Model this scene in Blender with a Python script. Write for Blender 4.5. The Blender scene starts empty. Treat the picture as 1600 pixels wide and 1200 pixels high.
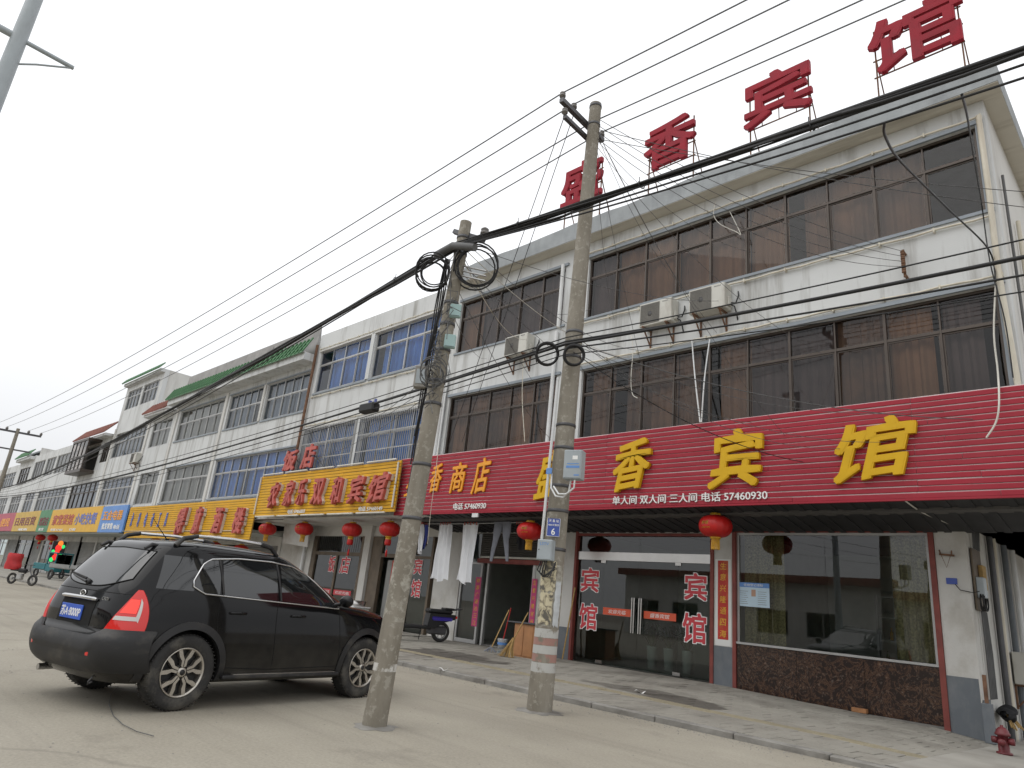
import bpy, bmesh, math, random
import numpy as np
from mathutils import Vector, Matrix
random.seed(7)
sc = bpy.context.scene
COL = sc.collection
R = math.radians
# ---------------------------------------------------------------- camera
CAM_H = 1.22
FPX = 1067.0                       # focal length in pixels of the 1600 px wide photograph (24 mm)
yaw, pitch, roll = R(45.81), R(17.79), R(5.73)
Fv = np.array([-math.sin(yaw)*math.cos(pitch), math.cos(yaw)*math.cos(pitch), math.sin(pitch)])
R0 = np.array([math.cos(yaw), math.sin(yaw), 0.0]); U0 = np.cross(R0, Fv)
Rv = R0*math.cos(roll)+U0*math.sin(roll); Uv = -R0*math.sin(roll)+U0*math.cos(roll)
CM = np.array([Rv, Uv, -Fv]).T
cd = bpy.data.cameras.new('camera'); cam = bpy.data.objects.new('camera', cd); COL.objects.link(cam)
cd.sensor_width = 36.0; cd.lens = 36.0*FPX/1600.0; cd.clip_start = 0.05; cd.clip_end = 2000
mw = Matrix(CM.tolist()).to_4x4(); mw.translation = (0, 0, CAM_H); cam.matrix_world = mw
sc.camera = cam
# ---------------------------------------------------------------- sky, sun, exposure
SUN_EL, SUN_AZ = R(58), R(200)     # azimuth measured from +Y towards +X
w = bpy.data.worlds.new('World'); sc.world = w; w.use_nodes = True
nt = w.node_tree; nt.nodes.clear()
out = nt.nodes.new('ShaderNodeOutputWorld'); bg = nt.nodes.new('ShaderNodeBackground')
sky = nt.nodes.new('ShaderNodeTexSky'); sky.sky_type = 'NISHITA'; sky.sun_disc = False
sky.sun_elevation = SUN_EL; sky.sun_rotation = SUN_AZ; sky.air_density = 1.0; sky.dust_density = 6.0; sky.ozone_density = 0.6
# overcast: the clear-sky colour is washed out to the white of an even cloud sheet
hs = nt.nodes.new('ShaderNodeHueSaturation'); hs.inputs['Saturation'].default_value = 0.12
mx = nt.nodes.new('ShaderNodeMix'); mx.data_type = 'RGBA'; mx.inputs[0].default_value = 0.86
mx.inputs[7].default_value = (9.6, 9.75, 10.0, 1)
nt.links.new(sky.outputs[0], hs.inputs['Color']); nt.links.new(hs.outputs[0], mx.inputs[6])
# the cloud sheet is a little duller towards the horizon and faintly uneven, all the way round
tcw = nt.nodes.new('ShaderNodeTexCoord'); spw = nt.nodes.new('ShaderNodeSeparateXYZ'); nt.links.new(tcw.outputs['Generated'], spw.inputs[0])
mrw = nt.nodes.new('ShaderNodeMapRange'); mrw.interpolation_type = 'SMOOTHSTEP'; mrw.inputs['From Min'].default_value = -.02; mrw.inputs['From Max'].default_value = .42; mrw.inputs['To Min'].default_value = .66; mrw.inputs['To Max'].default_value = 1.0; nt.links.new(spw.outputs[2], mrw.inputs[0])
nzw = nt.nodes.new('ShaderNodeTexNoise'); nzw.inputs['Scale'].default_value = 2.2; nzw.inputs['Detail'].default_value = 4; nt.links.new(tcw.outputs['Generated'], nzw.inputs[0])
mrn = nt.nodes.new('ShaderNodeMapRange'); mrn.inputs['To Min'].default_value = .92; mrn.inputs['To Max'].default_value = 1.08; nt.links.new(nzw.outputs[0], mrn.inputs[0])
mul = nt.nodes.new('ShaderNodeMath'); mul.operation = 'MULTIPLY'; nt.links.new(mrw.outputs[0], mul.inputs[0]); nt.links.new(mrn.outputs[0], mul.inputs[1])
vm = nt.nodes.new('ShaderNodeVectorMath'); vm.operation = 'SCALE'; nt.links.new(mx.outputs[2], vm.inputs[0]); nt.links.new(mul.outputs[0], vm.inputs['Scale'])
nt.links.new(vm.outputs[0], bg.inputs['Color']); bg.inputs['Strength'].default_value = 0.134
nt.links.new(bg.outputs[0], out.inputs['Surface'])
sl = bpy.data.lights.new('sun', 'SUN'); so = bpy.data.objects.new('sun', sl); COL.objects.link(so)
sl.energy = 0.7; sl.angle = R(60); sl.color = (1.0, 0.97, 0.92)
sd = Vector((math.sin(SUN_AZ)*math.cos(SUN_EL), math.cos(SUN_AZ)*math.cos(SUN_EL), math.sin(SUN_EL)))
so.rotation_euler = sd.to_track_quat('Z', 'Y').to_euler(); so.location = sd*60
vs = sc.view_settings; vs.view_transform = 'Standard'; vs.look = 'None'; vs.exposure = 0.0; vs.gamma = 1.0; vs.use_curve_mapping = False

# ---------------------------------------------------------------- pixel -> place
def ray(u, v): return CM @ np.array([u-800.0, 600.0-v, -FPX])
def _hit(u, v, k, val):
    d = ray(u, v); o = np.array([0, 0, CAM_H]); t = (val-o[k])/d[k]; return Vector((o+t*d).tolist())
def onX(u, v, x): return _hit(u, v, 0, x)
def onY(u, v, y): return _hit(u, v, 1, y)
def onZ(u, v, z): return _hit(u, v, 2, z)

# ---------------------------------------------------------------- mesh helpers
class MB:
    def __init__(s): s.v = []; s.f = []; s.sm = []
    def add(s, vs_, fs, smooth=False):
        b = len(s.v); s.v += [tuple(p) for p in vs_]; s.f += [tuple(b+i for i in f) for f in fs]; s.sm += [smooth]*len(fs); return s
    def box(s, x0, x1, y0, y1, z0, z1):
        vs_ = [(x, y, z) for z in (z0, z1) for y in (y0, y1) for x in (x0, x1)]
        return s.add(vs_, [(0, 2, 3, 1), (4, 5, 7, 6), (0, 1, 5, 4), (2, 6, 7, 3), (0, 4, 6, 2), (1, 3, 7, 5)])
    def bbox(s, x0, x1, y0, y1, z0, z1, b=0.004):
        # box with chamfered edges
        vs_ = []; idx = {}
        fs = []
        def P(i, j, k, ax):
            c = [(x0, x1)[i], (y0, y1)[j], (z0, z1)[k]]; sg = [1 if q == 0 else -1 for q in (i, j, k)]
            for a in range(3):
                if a != ax: c[a] += sg[a]*b
            key = (i, j, k, ax)
            if key not in idx: idx[key] = len(vs_); vs_.append(tuple(c))
            return idx[key]
        for ax in range(3):
            o = [a for a in range(3) if a != ax]
            for e in (0, 1):
                q = []
                for (p, r) in ((0, 0), (1, 0), (1, 1), (0, 1)):
                    t = [0, 0, 0]; t[ax] = e; t[o[0]] = p; t[o[1]] = r; q.append(P(*t, ax))
                if (e == 0) ^ (ax == 1): q.reverse()
                fs.append(q)
        for ax in range(3):          # edge strips along axis ax
            o = [a for a in range(3) if a != ax]
            for p in (0, 1):
                for r in (0, 1):
                    t0 = [0, 0, 0]; t1 = [0, 0, 0]; t1[ax] = 1
                    for t in (t0, t1): t[o[0]] = p; t[o[1]] = r
                    fs.append([P(*t0, o[0]), P(*t1, o[0]), P(*t1, o[1]), P(*t0, o[1])])
        for i in (0, 1):
            for j in (0, 1):
                for k in (0, 1): fs.append([P(i, j, k, 0), P(i, j, k, 1), P(i, j, k, 2)])
        return s.add(vs_, fs)
    def quad(s, a, b, c, d): return s.add([a, b, c, d], [(0, 1, 2, 3)])
    def grid(s, P, nu, nv, smooth=True):
        vs_ = [P(i/nu, j/nv) for j in range(nv+1) for i in range(nu+1)]
        fs = [(j*(nu+1)+i, j*(nu+1)+i+1, (j+1)*(nu+1)+i+1, (j+1)*(nu+1)+i) for j in range(nv) for i in range(nu)]
        return s.add(vs_, fs, smooth)
    def tube(s, pts, r, n=8, caps=True, smooth=True):
        pts = [Vector(p) for p in pts]; m = len(pts)
        rs = r if isinstance(r, (list, tuple)) else [r]*m
        vs_ = []; up = None
        for i, p in enumerate(pts):
            t = (pts[min(i+1, m-1)]-pts[max(i-1, 0)])
            if t.length < 1e-9: t = Vector((0, 0, 1))
            t.normalize()
            if up is None:
                up = Vector((0, 0, 1)) if abs(t.z) < 0.9 else Vector((1, 0, 0))
            a = (up-t*up.dot(t))
            if a.length < 1e-6: a = t.orthogonal()
            a.normalize(); bvec = t.cross(a); up = a
            for k in range(n):
                th = 2*math.pi*k/n; vs_.append(p+(a*math.cos(th)+bvec*math.sin(th))*rs[i])
        fs = [(i*n+k, i*n+(k+1) % n, (i+1)*n+(k+1) % n, (i+1)*n+k) for i in range(m-1) for k in range(n)]
        s.add(vs_, fs, smooth)
        if caps: s.add([vs_[k] for k in range(n)], [tuple(reversed(range(n)))]); s.add([vs_[(m-1)*n+k] for k in range(n)], [tuple(range(n))])
        return s
    def bar(s, a, b, wd, hg):
        # rectangular bar from a to b
        a = Vector(a); b = Vector(b); t = (b-a).normalized()
        up = Vector((0, 0, 1)) if abs(t.z) < 0.95 else Vector((0, 1, 0))
        x = t.cross(up).normalized(); y = x.cross(t)
        vs_ = [p+x*(i*wd/2)+y*(j*hg/2) for p in (a, b) for (i, j) in ((-1, -1), (1, -1), (1, 1), (-1, 1))]
        return s.add(vs_, [(3, 2, 1, 0), (4, 5, 6, 7), (0, 1, 5, 4), (1, 2, 6, 5), (2, 3, 7, 6), (3, 0, 4, 7)])
    def lathe(s, prof, n=24, axis='Z', c=(0, 0, 0), smooth=True, closed=False):
        vs_ = []
        for k in range(n):
            th = 2*math.pi*k/n
            for (r, h) in prof:
                x, y = r*math.cos(th), r*math.sin(th)
                p = {'Z': (x, y, h), 'Y': (x, h, y), 'X': (h, x, y)}[axis]
                vs_.append((p[0]+c[0], p[1]+c[1], p[2]+c[2]))
        m = len(prof); fs = []
        for k in range(n):
            for i in range(m if closed else m-1):
                j = (i+1) % m
                f = (k*m+i, ((k+1) % n)*m+i, ((k+1) % n)*m+j, k*m+j)
                fs.append(f if axis != 'Y' else tuple(reversed(f)))
        return s.add(vs_, fs, smooth)
    def prism(s, poly, y0, y1, plane='XZ', smooth=False):
        # polygon (2D, counter-clockwise seen from -Y) extruded along the third axis
        n = len(poly)
        def m(p, h): return {'XZ': (p[0], h, p[1]), 'XY': (p[0], p[1], h), 'YZ': (h, p[0], p[1])}[plane]
        vs_ = [m(p, y0) for p in poly]+[m(p, y1) for p in poly]
        fs = [tuple(range(n)), tuple(reversed(range(n, 2*n)))]+[(i, i+n, (i+1) % n+n, (i+1) % n) for i in range(n)]
        return s.add(vs_, fs, smooth)
    def xf(s, M):
        s.v = [tuple(M @ Vector(p)) for p in s.v]; return s
    def mesh(s, name):
        me = bpy.data.meshes.new(name); me.from_pydata(s.v, [], s.f)
        me.polygons.foreach_set('use_smooth', s.sm); me.update()
        return me
    def build(s, name, m, parent=None, fix=True):
        me = s.mesh(name)
        if fix:
            bm = bmesh.new(); bm.from_mesh(me); bmesh.ops.recalc_face_normals(bm, faces=bm.faces); bm.to_mesh(me); bm.free()
        return link(name, me, m, parent)
def link(name, me, m=None, parent=None):
    o = bpy.data.objects.new(name, me); COL.objects.link(o)
    if m is not None:
        me.materials.clear(); me.materials.append(m)
    if parent is not None:
        o.parent = parent; o.matrix_parent_inverse = base_inv(parent)
    return o
_inv = {}
def base_inv(p):
    # parts are modelled in place; a thing's own transform is already in their coordinates unless the thing is 'local'
    return _inv.get(p.name, Matrix.Identity(4))
def tag(o, label=None, cat=None, group=None, kind=None):
    if label: o['label'] = label
    if cat: o['category'] = cat
    if group: o['group'] = group
    if kind: o['kind'] = kind
    return o
def thing(name, label, cat, loc=(0, 0, 0), rz=0.0, group=None, local=True):
    o = bpy.data.objects.new(name, None); COL.objects.link(o); o.empty_display_size = 0.2
    o.location = loc; o.rotation_euler = (0, 0, rz); tag(o, label, cat, group)
    if not local: _inv[o.name] = (Matrix.Translation(Vector(loc)) @ Matrix.Rotation(rz, 4, 'Z')).inverted()
    return o
def copy_tree(o, parent=None):
    c = o.copy(); COL.objects.link(c)
    if parent is not None: c.parent = parent
    for ch in o.children: copy_tree(ch, c)
    return c

# ---------------------------------------------------------------- text as mesh (built-in font)
def text_mesh(body, extrude=0.03, offset=0.0, shear=0.0, bevel=0.0):
    c = bpy.data.curves.new('t', 'FONT'); c.body = body; c.extrude = extrude; c.offset = offset; c.shear = shear
    c.bevel_depth = bevel; c.resolution_u = 4
    o = bpy.data.objects.new('t', c); COL.objects.link(o)
    dg = bpy.context.evaluated_depsgraph_get(); dg.update()
    me = bpy.data.meshes.new_from_object(o.evaluated_get(dg))
    bpy.data.objects.remove(o); bpy.data.curves.remove(c)
    return me
def text_on(name, body, P0, ux, uz, m, w=None, h=None, extrude=0.02, offset=0.0, shear=0.0, bevel=0.0, parent=None, warp=None):
    """text centred at P0; ux = reading direction, uz = up; fitted to width w and height h (metres).
    offset = extra stroke weight (em): the glyph is struck several times round a small ring, each a hair deeper"""
    me = text_mesh(body, 0.5, 0.0, shear, bevel)
    n = len(me.vertices)
    co32 = np.empty(n*3, dtype=np.float32); me.vertices.foreach_get('co', co32); co = co32.reshape(-1, 3).astype(np.float64)
    faces = [tuple(p.vertices) for p in me.polygons]
    bpy.data.meshes.remove(me)
    shifts = [(0, 0)]
    if offset: shifts += [(offset*p, offset*q) for p in (-1, 0, 1) for q in (-1, 0, 1) if p or q] if offset > .02 else [(offset, 0), (-offset, 0), (0, offset), (0, -offset)]
    allc = []; allf = []
    for k, (dx, dy) in enumerate(shifts):
        dx, dy = dx*(1-.03*k), dy*(1-.03*k)
        c = co.copy(); c[:, 0] += dx; c[:, 1] += dy; c[:, 2] *= 1-k*min(.11, .0007/extrude)
        allf += [tuple(i+k*n for i in f) for f in faces]; allc.append(c)
    co = np.concatenate(allc); me = bpy.data.meshes.new(name)
    mn = co.min(0); mxx = co.max(0); sz = np.maximum(mxx-mn, 1e-6); q = (co-(mn+mxx)/2)
    if w and h: sx, sy = w/sz[0], h/sz[1]
    elif h: sx = sy = h/sz[1]
    else: sx = sy = w/sz[0]
    ux = np.array(Vector(ux).normalized()); uz = np.array(Vector(uz).normalized()); un = np.cross(ux, uz)
    a = q[:, 0]*sx; b = q[:, 1]*sy
    if warp: a, b = warp(a, b)
    P = np.array(P0)[None]+a[:, None]*ux+b[:, None]*uz+((q[:, 2]/sz[2])*2*extrude)[:, None]*un
    me.from_pydata(P.tolist(), [], allf); me.update()
    return link(name, me, m, parent)

# ---------------------------------------------------------------- materials
MAT = {}
def pmat(name, col, rough=0.7, metal=0.0, var=0.12, scale=3.0, bump=0.0, bscale=30.0, spec=0.5, col2=None, stain=None, stain_amt=0.0,
         stain_scale=(1, 1, 1), coat=0.0, emis=None, emis_s=0.0, rough_var=0.0, alpha=None, sheen=0.0):
    m = bpy.data.materials.new(name); m.use_nodes = True; n = m.node_tree.nodes; L = m.node_tree.links
    b = n['Principled BSDF']; b.inputs['Roughness'].default_value = rough; b.inputs['Metallic'].default_value = metal
    b.inputs['Specular IOR Level'].default_value = spec; b.inputs['Coat Weight'].default_value = coat
    tc = n.new('ShaderNodeNewGeometry')
    nz = n.new('ShaderNodeTexNoise'); nz.inputs['Scale'].default_value = scale; nz.inputs['Detail'].default_value = 6
    L.new(tc.outputs['Position'], nz.inputs['Vector'])
    c = Vector(col[:3]); hi = c*(1+var); lo = Vector(col2[:3]) if col2 else c*(1-var)
    rp = n.new('ShaderNodeValToRGB'); rp.color_ramp.elements[0].position = 0.32; rp.color_ramp.elements[1].position = 0.68
    rp.color_ramp.elements[0].color = (*lo, 1); rp.color_ramp.elements[1].color = (*hi, 1)
    L.new(nz.outputs['Fac'], rp.inputs['Fac']); last = rp.outputs['Color']
    if stain is not None:
        mp = n.new('ShaderNodeMapping'); mp.inputs['Scale'].default_value = stain_scale; L.new(tc.outputs['Position'], mp.inputs['Vector'])
        n2 = n.new('ShaderNodeTexNoise'); n2.inputs['Scale'].default_value = 1.0; n2.inputs['Detail'].default_value = 8; n2.inputs['Roughness'].default_value = 0.65
        L.new(mp.outputs[0], n2.inputs['Vector'])
        r2 = n.new('ShaderNodeValToRGB'); r2.color_ramp.elements[0].position = 0.5; r2.color_ramp.elements[1].position = 0.72
        r2.color_ramp.elements[0].color = (0, 0, 0, 1); r2.color_ramp.elements[1].color = (stain_amt,)*3+(1,)
        L.new(n2.outputs['Fac'], r2.inputs['Fac'])
        mxx = n.new('ShaderNodeMix'); mxx.data_type = 'RGBA'; L.new(r2.outputs['Color'], mxx.inputs[0])
        L.new(last, mxx.inputs[6]); mxx.inputs[7].default_value = (*stain[:3], 1); last = mxx.outputs[2]
    L.new(last, b.inputs['Base Color'])
    if rough_var:
        mr = n.new('ShaderNodeMapRange'); mr.inputs['To Min'].default_value = max(0, rough-rough_var); mr.inputs['To Max'].default_value = min(1, rough+rough_var)
        L.new(nz.outputs['Fac'], mr.inputs['Value']); L.new(mr.outputs[0], b.inputs['Roughness'])
    if bump:
        n3 = n.new('ShaderNodeTexNoise'); n3.inputs['Scale'].default_value = bscale; n3.inputs['Detail'].default_value = 5
        L.new(tc.outputs['Position'], n3.inputs['Vector'])
        bp = n.new('ShaderNodeBump'); bp.inputs['Strength'].default_value = bump; bp.inputs['Distance'].default_value = 0.02
        L.new(n3.outputs['Fac'], bp.inputs['Height']); L.new(bp.outputs[0], b.inputs['Normal'])
    if emis: b.inputs['Emission Color'].default_value = (*emis, 1); b.inputs['Emission Strength'].default_value = emis_s
    MAT[name] = m; return m
def glass(name, tint, refl_rough=0.0, ior=1.5, wav=0.0):
    """window pane: Fresnel reflection over tinted see-through"""
    m = bpy.data.materials.new(name); m.use_nodes = True; n = m.node_tree.nodes; L = m.node_tree.links
    n.remove(n['Principled BSDF']); o = n['Material Output']
    g = n.new('ShaderNodeBsdfGlossy'); g.inputs['Roughness'].default_value = refl_rough
    t = n.new('ShaderNodeBsdfTransparent'); t.inputs['Color'].default_value = (*tint, 1)
    fr = n.new('ShaderNodeFresnel'); fr.inputs['IOR'].default_value = ior
    mx = n.new('ShaderNodeMixShader'); L.new(fr.outputs[0], mx.inputs[0]); L.new(t.outputs[0], mx.inputs[1]); L.new(g.outputs[0], mx.inputs[2])
    L.new(mx.outputs[0], o.inputs['Surface'])
    if wav:
        tc = n.new('ShaderNodeTexCoord'); nz = n.new('ShaderNodeTexNoise'); nz.inputs['Scale'].default_value = 0.9
        L.new(tc.outputs['Object'], nz.inputs['Vector']); bp = n.new('ShaderNodeBump'); bp.inputs['Strength'].default_value = wav; bp.inputs['Distance'].default_value = 0.02
        L.new(nz.outputs['Fac'], bp.inputs['Height']); L.new(bp.outputs[0], g.inputs['Normal']); L.new(bp.outputs[0], fr.inputs['Normal'])
    MAT[name] = m; return m
pmat('wall_white', (.60, .61, .605), .85, var=.05, scale=.8, bump=.15, bscale=60, stain=(.28, .27, .245), stain_amt=.85, stain_scale=(3.2, 3.2, .28))
pmat('wall_side', (.60, .59, .56), .85, var=.06, scale=.8, bump=.15, stain=(.3, .28, .25), stain_amt=.5, stain_scale=(1.2, 1.2, .3))
pmat('wall_ground', (.56, .55, .52), .85, var=.06, scale=1.5, bump=.2, bscale=40, stain=(.36, .33, .28), stain_amt=.7, stain_scale=(1.6, 1.6, 1.1))
pmat('grey_paint', (.13, .145, .16), .75, var=.08, scale=2, stain=(.25, .25, .25), stain_amt=.4, stain_scale=(3, 3, 1.5))
pmat('concrete_fascia', (.33, .35, .36), .9, var=.12, scale=2.5, bump=.3, bscale=25, stain=(.2, .21, .22), stain_amt=.6, stain_scale=(3, 3, .5))
pmat('soffit_cream', (.60, .57, .50), .9, var=.06, scale=1.2, stain=(.3, .27, .22), stain_amt=.6, stain_scale=(.5, 3, 3))
pmat('lintel_grey', (.26, .29, .32), .7, var=.08, scale=2)
pmat('brown_frame', (.075, .060, .050), .4, metal=.4, var=.12, scale=3)
pmat('alu_frame', (.42, .42, .41), .4, metal=.5, var=.08)
pmat('white_frame', (.62, .62, .6), .45, var=.06)
pmat('pvc', (.62, .58, .48), .5, var=.08, scale=2, stain=(.3, .22, .14), stain_amt=.5, stain_scale=(4, 4, .6))
pmat('white_pvc', (.68, .69, .69), .45, var=.05, stain=(.35, .3, .25), stain_amt=.4, stain_scale=(3, 3, .5))
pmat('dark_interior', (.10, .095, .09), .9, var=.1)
pmat('room_wall', (.50, .52, .48), .9, var=.06)
pmat('tile_floor', (.30, .29, .27), .3, var=.05)
pmat('curtain_brown', (.41, .305, .225), .9, var=.2, scale=1.1, col2=(.24, .215, .20))
pmat('curtain_beige', (.56, .53, .47), .9, var=.1, scale=1.0)
pmat('curtain_blue', (.20, .42, .80), .8, var=.2, scale=1.2)
pmat('curtain_bluegrey', (.34, .40, .49), .85, var=.12, scale=1.2)
pmat('curtain_gold', (.34, .29, .16), .85, var=.25, scale=28, col2=(.19, .16, .08))
pmat('curtain_tan', (.46, .335, .23), .9, var=.15, scale=1.6)
pmat('curtain_slate', (.22, .22, .25), .9, var=.15, scale=1.6)
pmat('curtain_pale', (.50, .52, .52), .9, var=.08, scale=1.6)
glass('glass_brown', (.70, .61, .55), ior=1.52, wav=.04)
glass('glass_blue', (.74, .82, .92), ior=1.55, wav=.04)
glass('glass_grey', (.76, .81, .83), ior=1.55, wav=.04)
glass('glass_clear', (.80, .87, .83), ior=1.85, wav=.01)
glass('glass_door', (.60, .71, .67), ior=1.85, wav=.01)
pmat('steel', (.55, .54, .52), .28, metal=1.0, var=.05)
pmat('dark_steel', (.10, .10, .105), .5, metal=.6, var=.15)
pmat('rust', (.16, .085, .05), .85, var=.35, scale=6)
pmat('red_trim', (.20, .045, .035), .6, var=.2, scale=4)
pmat('slat_red', (.32, .024, .040), .55, spec=.25, var=.08, scale=1.5, rough_var=.1, stain=(.30, .05, .06), stain_amt=.4, stain_scale=(.8, 2, 4))
pmat('slat_yellow', (.66, .36, .02), .55, spec=.25, var=.08, scale=1.5, rough_var=.1, stain=(.42, .24, .04), stain_amt=.4, stain_scale=(.8, 2, 4))
pmat('sign_back', (.66, .56, .56), .6, var=.1)
pmat('sign_back_yellow', (.30, .19, .05), .7, var=.1)
pmat('gold_letter', (.64, .38, .008), .45, spec=.3, var=.05)
pmat('orange_letter', (.80, .33, .012), .4, var=.05)
pmat('white_letter', (.82, .82, .80), .5, var=.03)
pmat('red_letter', (.30, .010, .024), .6, spec=.25, var=.12, scale=3, stain=(.16, .03, .04), stain_amt=.5, stain_scale=(2, 2, 1))
pmat('red_print', (.55, .045, .06), .5, var=.05)
pmat('red_worn', (.46, .10, .08), .55, var=.2, scale=5)
pmat('letter_side', (.62, .55, .50), .6, var=.1)
pmat('blue_letter', (.16, .20, .50), .5, var=.1)
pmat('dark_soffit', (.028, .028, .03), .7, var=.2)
pmat('black_rubber', (.018, .018, .019), .75, var=.2, scale=8)
pmat('cable_black', (.012, .012, .013), .6, var=.2)
pmat('cable_grey', (.10, .10, .10), .6, var=.2)
pmat('cable_white', (.60, .58, .52), .6, var=.1)
pmat('wire_grey', (.17, .175, .18), .5, metal=.5, var=.1)
# ================================================================ ground, road, pavement
YK = 8.05          # kerb line
YG = 13.56         # ground-floor shop fronts
YF = 12.0          # upper facades (they overhang the pavement)
def pave_z(x, y):
    f = np.interp(x, [-7.2, -3.3, -2.75, -1.0, 6], [.12, .0, -.07, -.16, -.25])
    t = min(max((y-YK)/(YG-YK), 0), 1.6)
    k = np.interp(x, [-4, -1.5, 1], [.075, .05, .03])
    return float(k*(1-t)+f*t)
def road_mat():
    m = bpy.data.materials.new('road_concrete'); m.use_nodes = True; n = m.node_tree.nodes; L = m.node_tree.links
    b = n['Principled BSDF']; b.inputs['Roughness'].default_value = .88; tc = n.new('ShaderNodeTexCoord')
    def noise(sc_, det=8, rgh=.6, stretch=None):
        z = n.new('ShaderNodeTexNoise'); z.inputs['Scale'].default_value = sc_; z.inputs['Detail'].default_value = det; z.inputs['Roughness'].default_value = rgh
        if stretch:
            mp = n.new('ShaderNodeMapping'); mp.inputs['Scale'].default_value = stretch; mp.inputs['Rotation'].default_value = (0, 0, .25)
            L.new(tc.outputs['Object'], mp.inputs[0]); L.new(mp.outputs[0], z.inputs['Vector'])
        else: L.new(tc.outputs['Object'], z.inputs['Vector'])
        return z
    def ramp(src, p0, c0, p1, c1):
        r = n.new('ShaderNodeValToRGB'); e = r.color_ramp.elements; e[0].position = p0; e[1].position = p1
        e[0].color = (*c0, 1); e[1].color = (*c1, 1); L.new(src, r.inputs[0]); return r.outputs[0]
    def mix(f, a, b_, mode='MIX'):
        x = n.new('ShaderNodeMix'); x.data_type = 'RGBA'; x.blend_type = mode
        if isinstance(f, float): x.inputs[0].default_value = f
        else: L.new(f, x.inputs[0])
        for k, s in ((6, a), (7, b_)):
            if isinstance(s, tuple): x.inputs[k].default_value = (*s, 1)
            else: L.new(s, x.inputs[k])
        return x.outputs[2]
    base = ramp(noise(.35).outputs[0], .3, (.285, .258, .205), .7, (.385, .355, .29))
    drag = ramp(noise(1.0, 7, .55, (.35, 1.6, 1)).outputs[0], .42, (0, 0, 0), .75, (.5, .5, .5))
    c = mix(drag, base, (.25, .225, .185))
    spots = ramp(noise(.9, 9, .7).outputs[0], .56, (0, 0, 0), .72, (.7, .7, .7))
    c = mix(spots, c, (.19, .17, .14))
    tr_ = ramp(noise(1.4, 6, .5, (.10, 3.2, 1)).outputs[0], .55, (0, 0, 0), .70, (.25, .25, .25))
    c = mix(tr_, c, (.20, .18, .15))
    fine = ramp(noise(38, 6, .75).outputs[0], .3, (.78, .78, .78), .7, (1.12, 1.12, 1.12))
    c = mix(1.0, c, fine, 'MULTIPLY')
    # thin wandering cracks
    v = n.new('ShaderNodeTexVoronoi'); v.feature = 'DISTANCE_TO_EDGE'; v.inputs['Scale'].default_value = .16
    wv = noise(.8, 5); ad = n.new('ShaderNodeMix'); ad.data_type = 'RGBA'; ad.inputs[0].default_value = .35
    L.new(tc.outputs['Object'], ad.inputs[6]); L.new(wv.outputs['Color'], ad.inputs[7]); L.new(ad.outputs[2], v.inputs['Vector'])
    cr = ramp(v.outputs['Distance'], .0, (.3, .3, .3), .0016, (0, 0, 0))
    c = mix(cr, c, (.10, .09, .075))
    L.new(c, b.inputs['Base Color'])
    bn = noise(60, 5); bp = n.new('ShaderNodeBump'); bp.inputs['Strength'].default_value = .25; bp.inputs['Distance'].default_value = .01
    L.new(bn.outputs[0], bp.inputs['Height']); L.new(bp.outputs[0], b.inputs['Normal'])
    MAT['road'] = m; return m
road_mat()
pmat('paver', (.265, .25, .215), .85, var=.10, scale=1.3, bump=.2, bscale=40, stain=(.10, .085, .07), stain_amt=.75, stain_scale=(.75, .55, 1))
def add_stains(m, spots):
    """damp patches of spilt water, each at its own place on the pavement"""
    n = m.node_tree.nodes; L = m.node_tree.links; b = n['Principled BSDF']; src = b.inputs['Base Color'].links[0].from_socket
    ge = n.new('ShaderNodeNewGeometry'); nz = n.new('ShaderNodeTexNoise'); nz.inputs['Scale'].default_value = 1.7; nz.inputs['Detail'].default_value = 7; L.new(ge.outputs['Position'], nz.inputs[0])
    for (c, rx, ry, amt) in spots:
        mp = n.new('ShaderNodeMapping'); mp.vector_type = 'TEXTURE'; mp.inputs['Location'].default_value = (c[0], c[1], 0); mp.inputs['Scale'].default_value = (rx, ry, 50); L.new(ge.outputs['Position'], mp.inputs[0])
        ln = n.new('ShaderNodeVectorMath'); ln.operation = 'LENGTH'; L.new(mp.outputs[0], ln.inputs[0])
        ad = n.new('ShaderNodeMath'); ad.operation = 'MULTIPLY_ADD'; L.new(nz.outputs[0], ad.inputs[0]); ad.inputs[1].default_value = 1.6; L.new(ln.outputs['Value'], ad.inputs[2])
        mr = n.new('ShaderNodeMapRange'); mr.inputs['From Min'].default_value = 1.65; mr.inputs['From Max'].default_value = 1.85; mr.inputs['To Min'].default_value = amt; mr.inputs['To Max'].default_value = 0; L.new(ad.outputs[0], mr.inputs[0])
        mx = n.new('ShaderNodeMix'); mx.data_type = 'RGBA'; L.new(mr.outputs[0], mx.inputs[0]); L.new(src, mx.inputs[6]); mx.inputs[7].default_value = (.055, .047, .038, 1); src = mx.outputs[2]
    L.new(src, b.inputs['Base Color'])
add_stains(MAT['paver'], [(onZ(692, 1022, .1), 1.5, .9, .8), (onZ(1070, 1095, .08), .75, .5, .8), (onZ(985, 1077, .09), .9, .35, .6), (onZ(1030, 1081, .09), .3, .2, .6)])
pmat('paver_yellow', (.295, .26, .18), .85, var=.16, scale=1.6, bump=.2, stain=(.22, .19, .13), stain_amt=.8, stain_scale=(1.6, 1.6, 1))
pmat('paver_bed', (.14, .13, .11), .95, var=.2, scale=4)
pmat('pave_concrete', (.31, .295, .26), .9, var=.12, scale=1.1, bump=.25, stain=(.16, .14, .115), stain_amt=.6, stain_scale=(.8, .8, 1))
pmat('kerb_stone', (.24, .23, .21), .9, var=.25, scale=3.5, bump=.5, bscale=22, stain=(.10, .085, .07), stain_amt=.7, stain_scale=(1.5, 3, 4))
pmat('earth', (.22, .19, .15), .95, var=.15, scale=.3)
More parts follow.
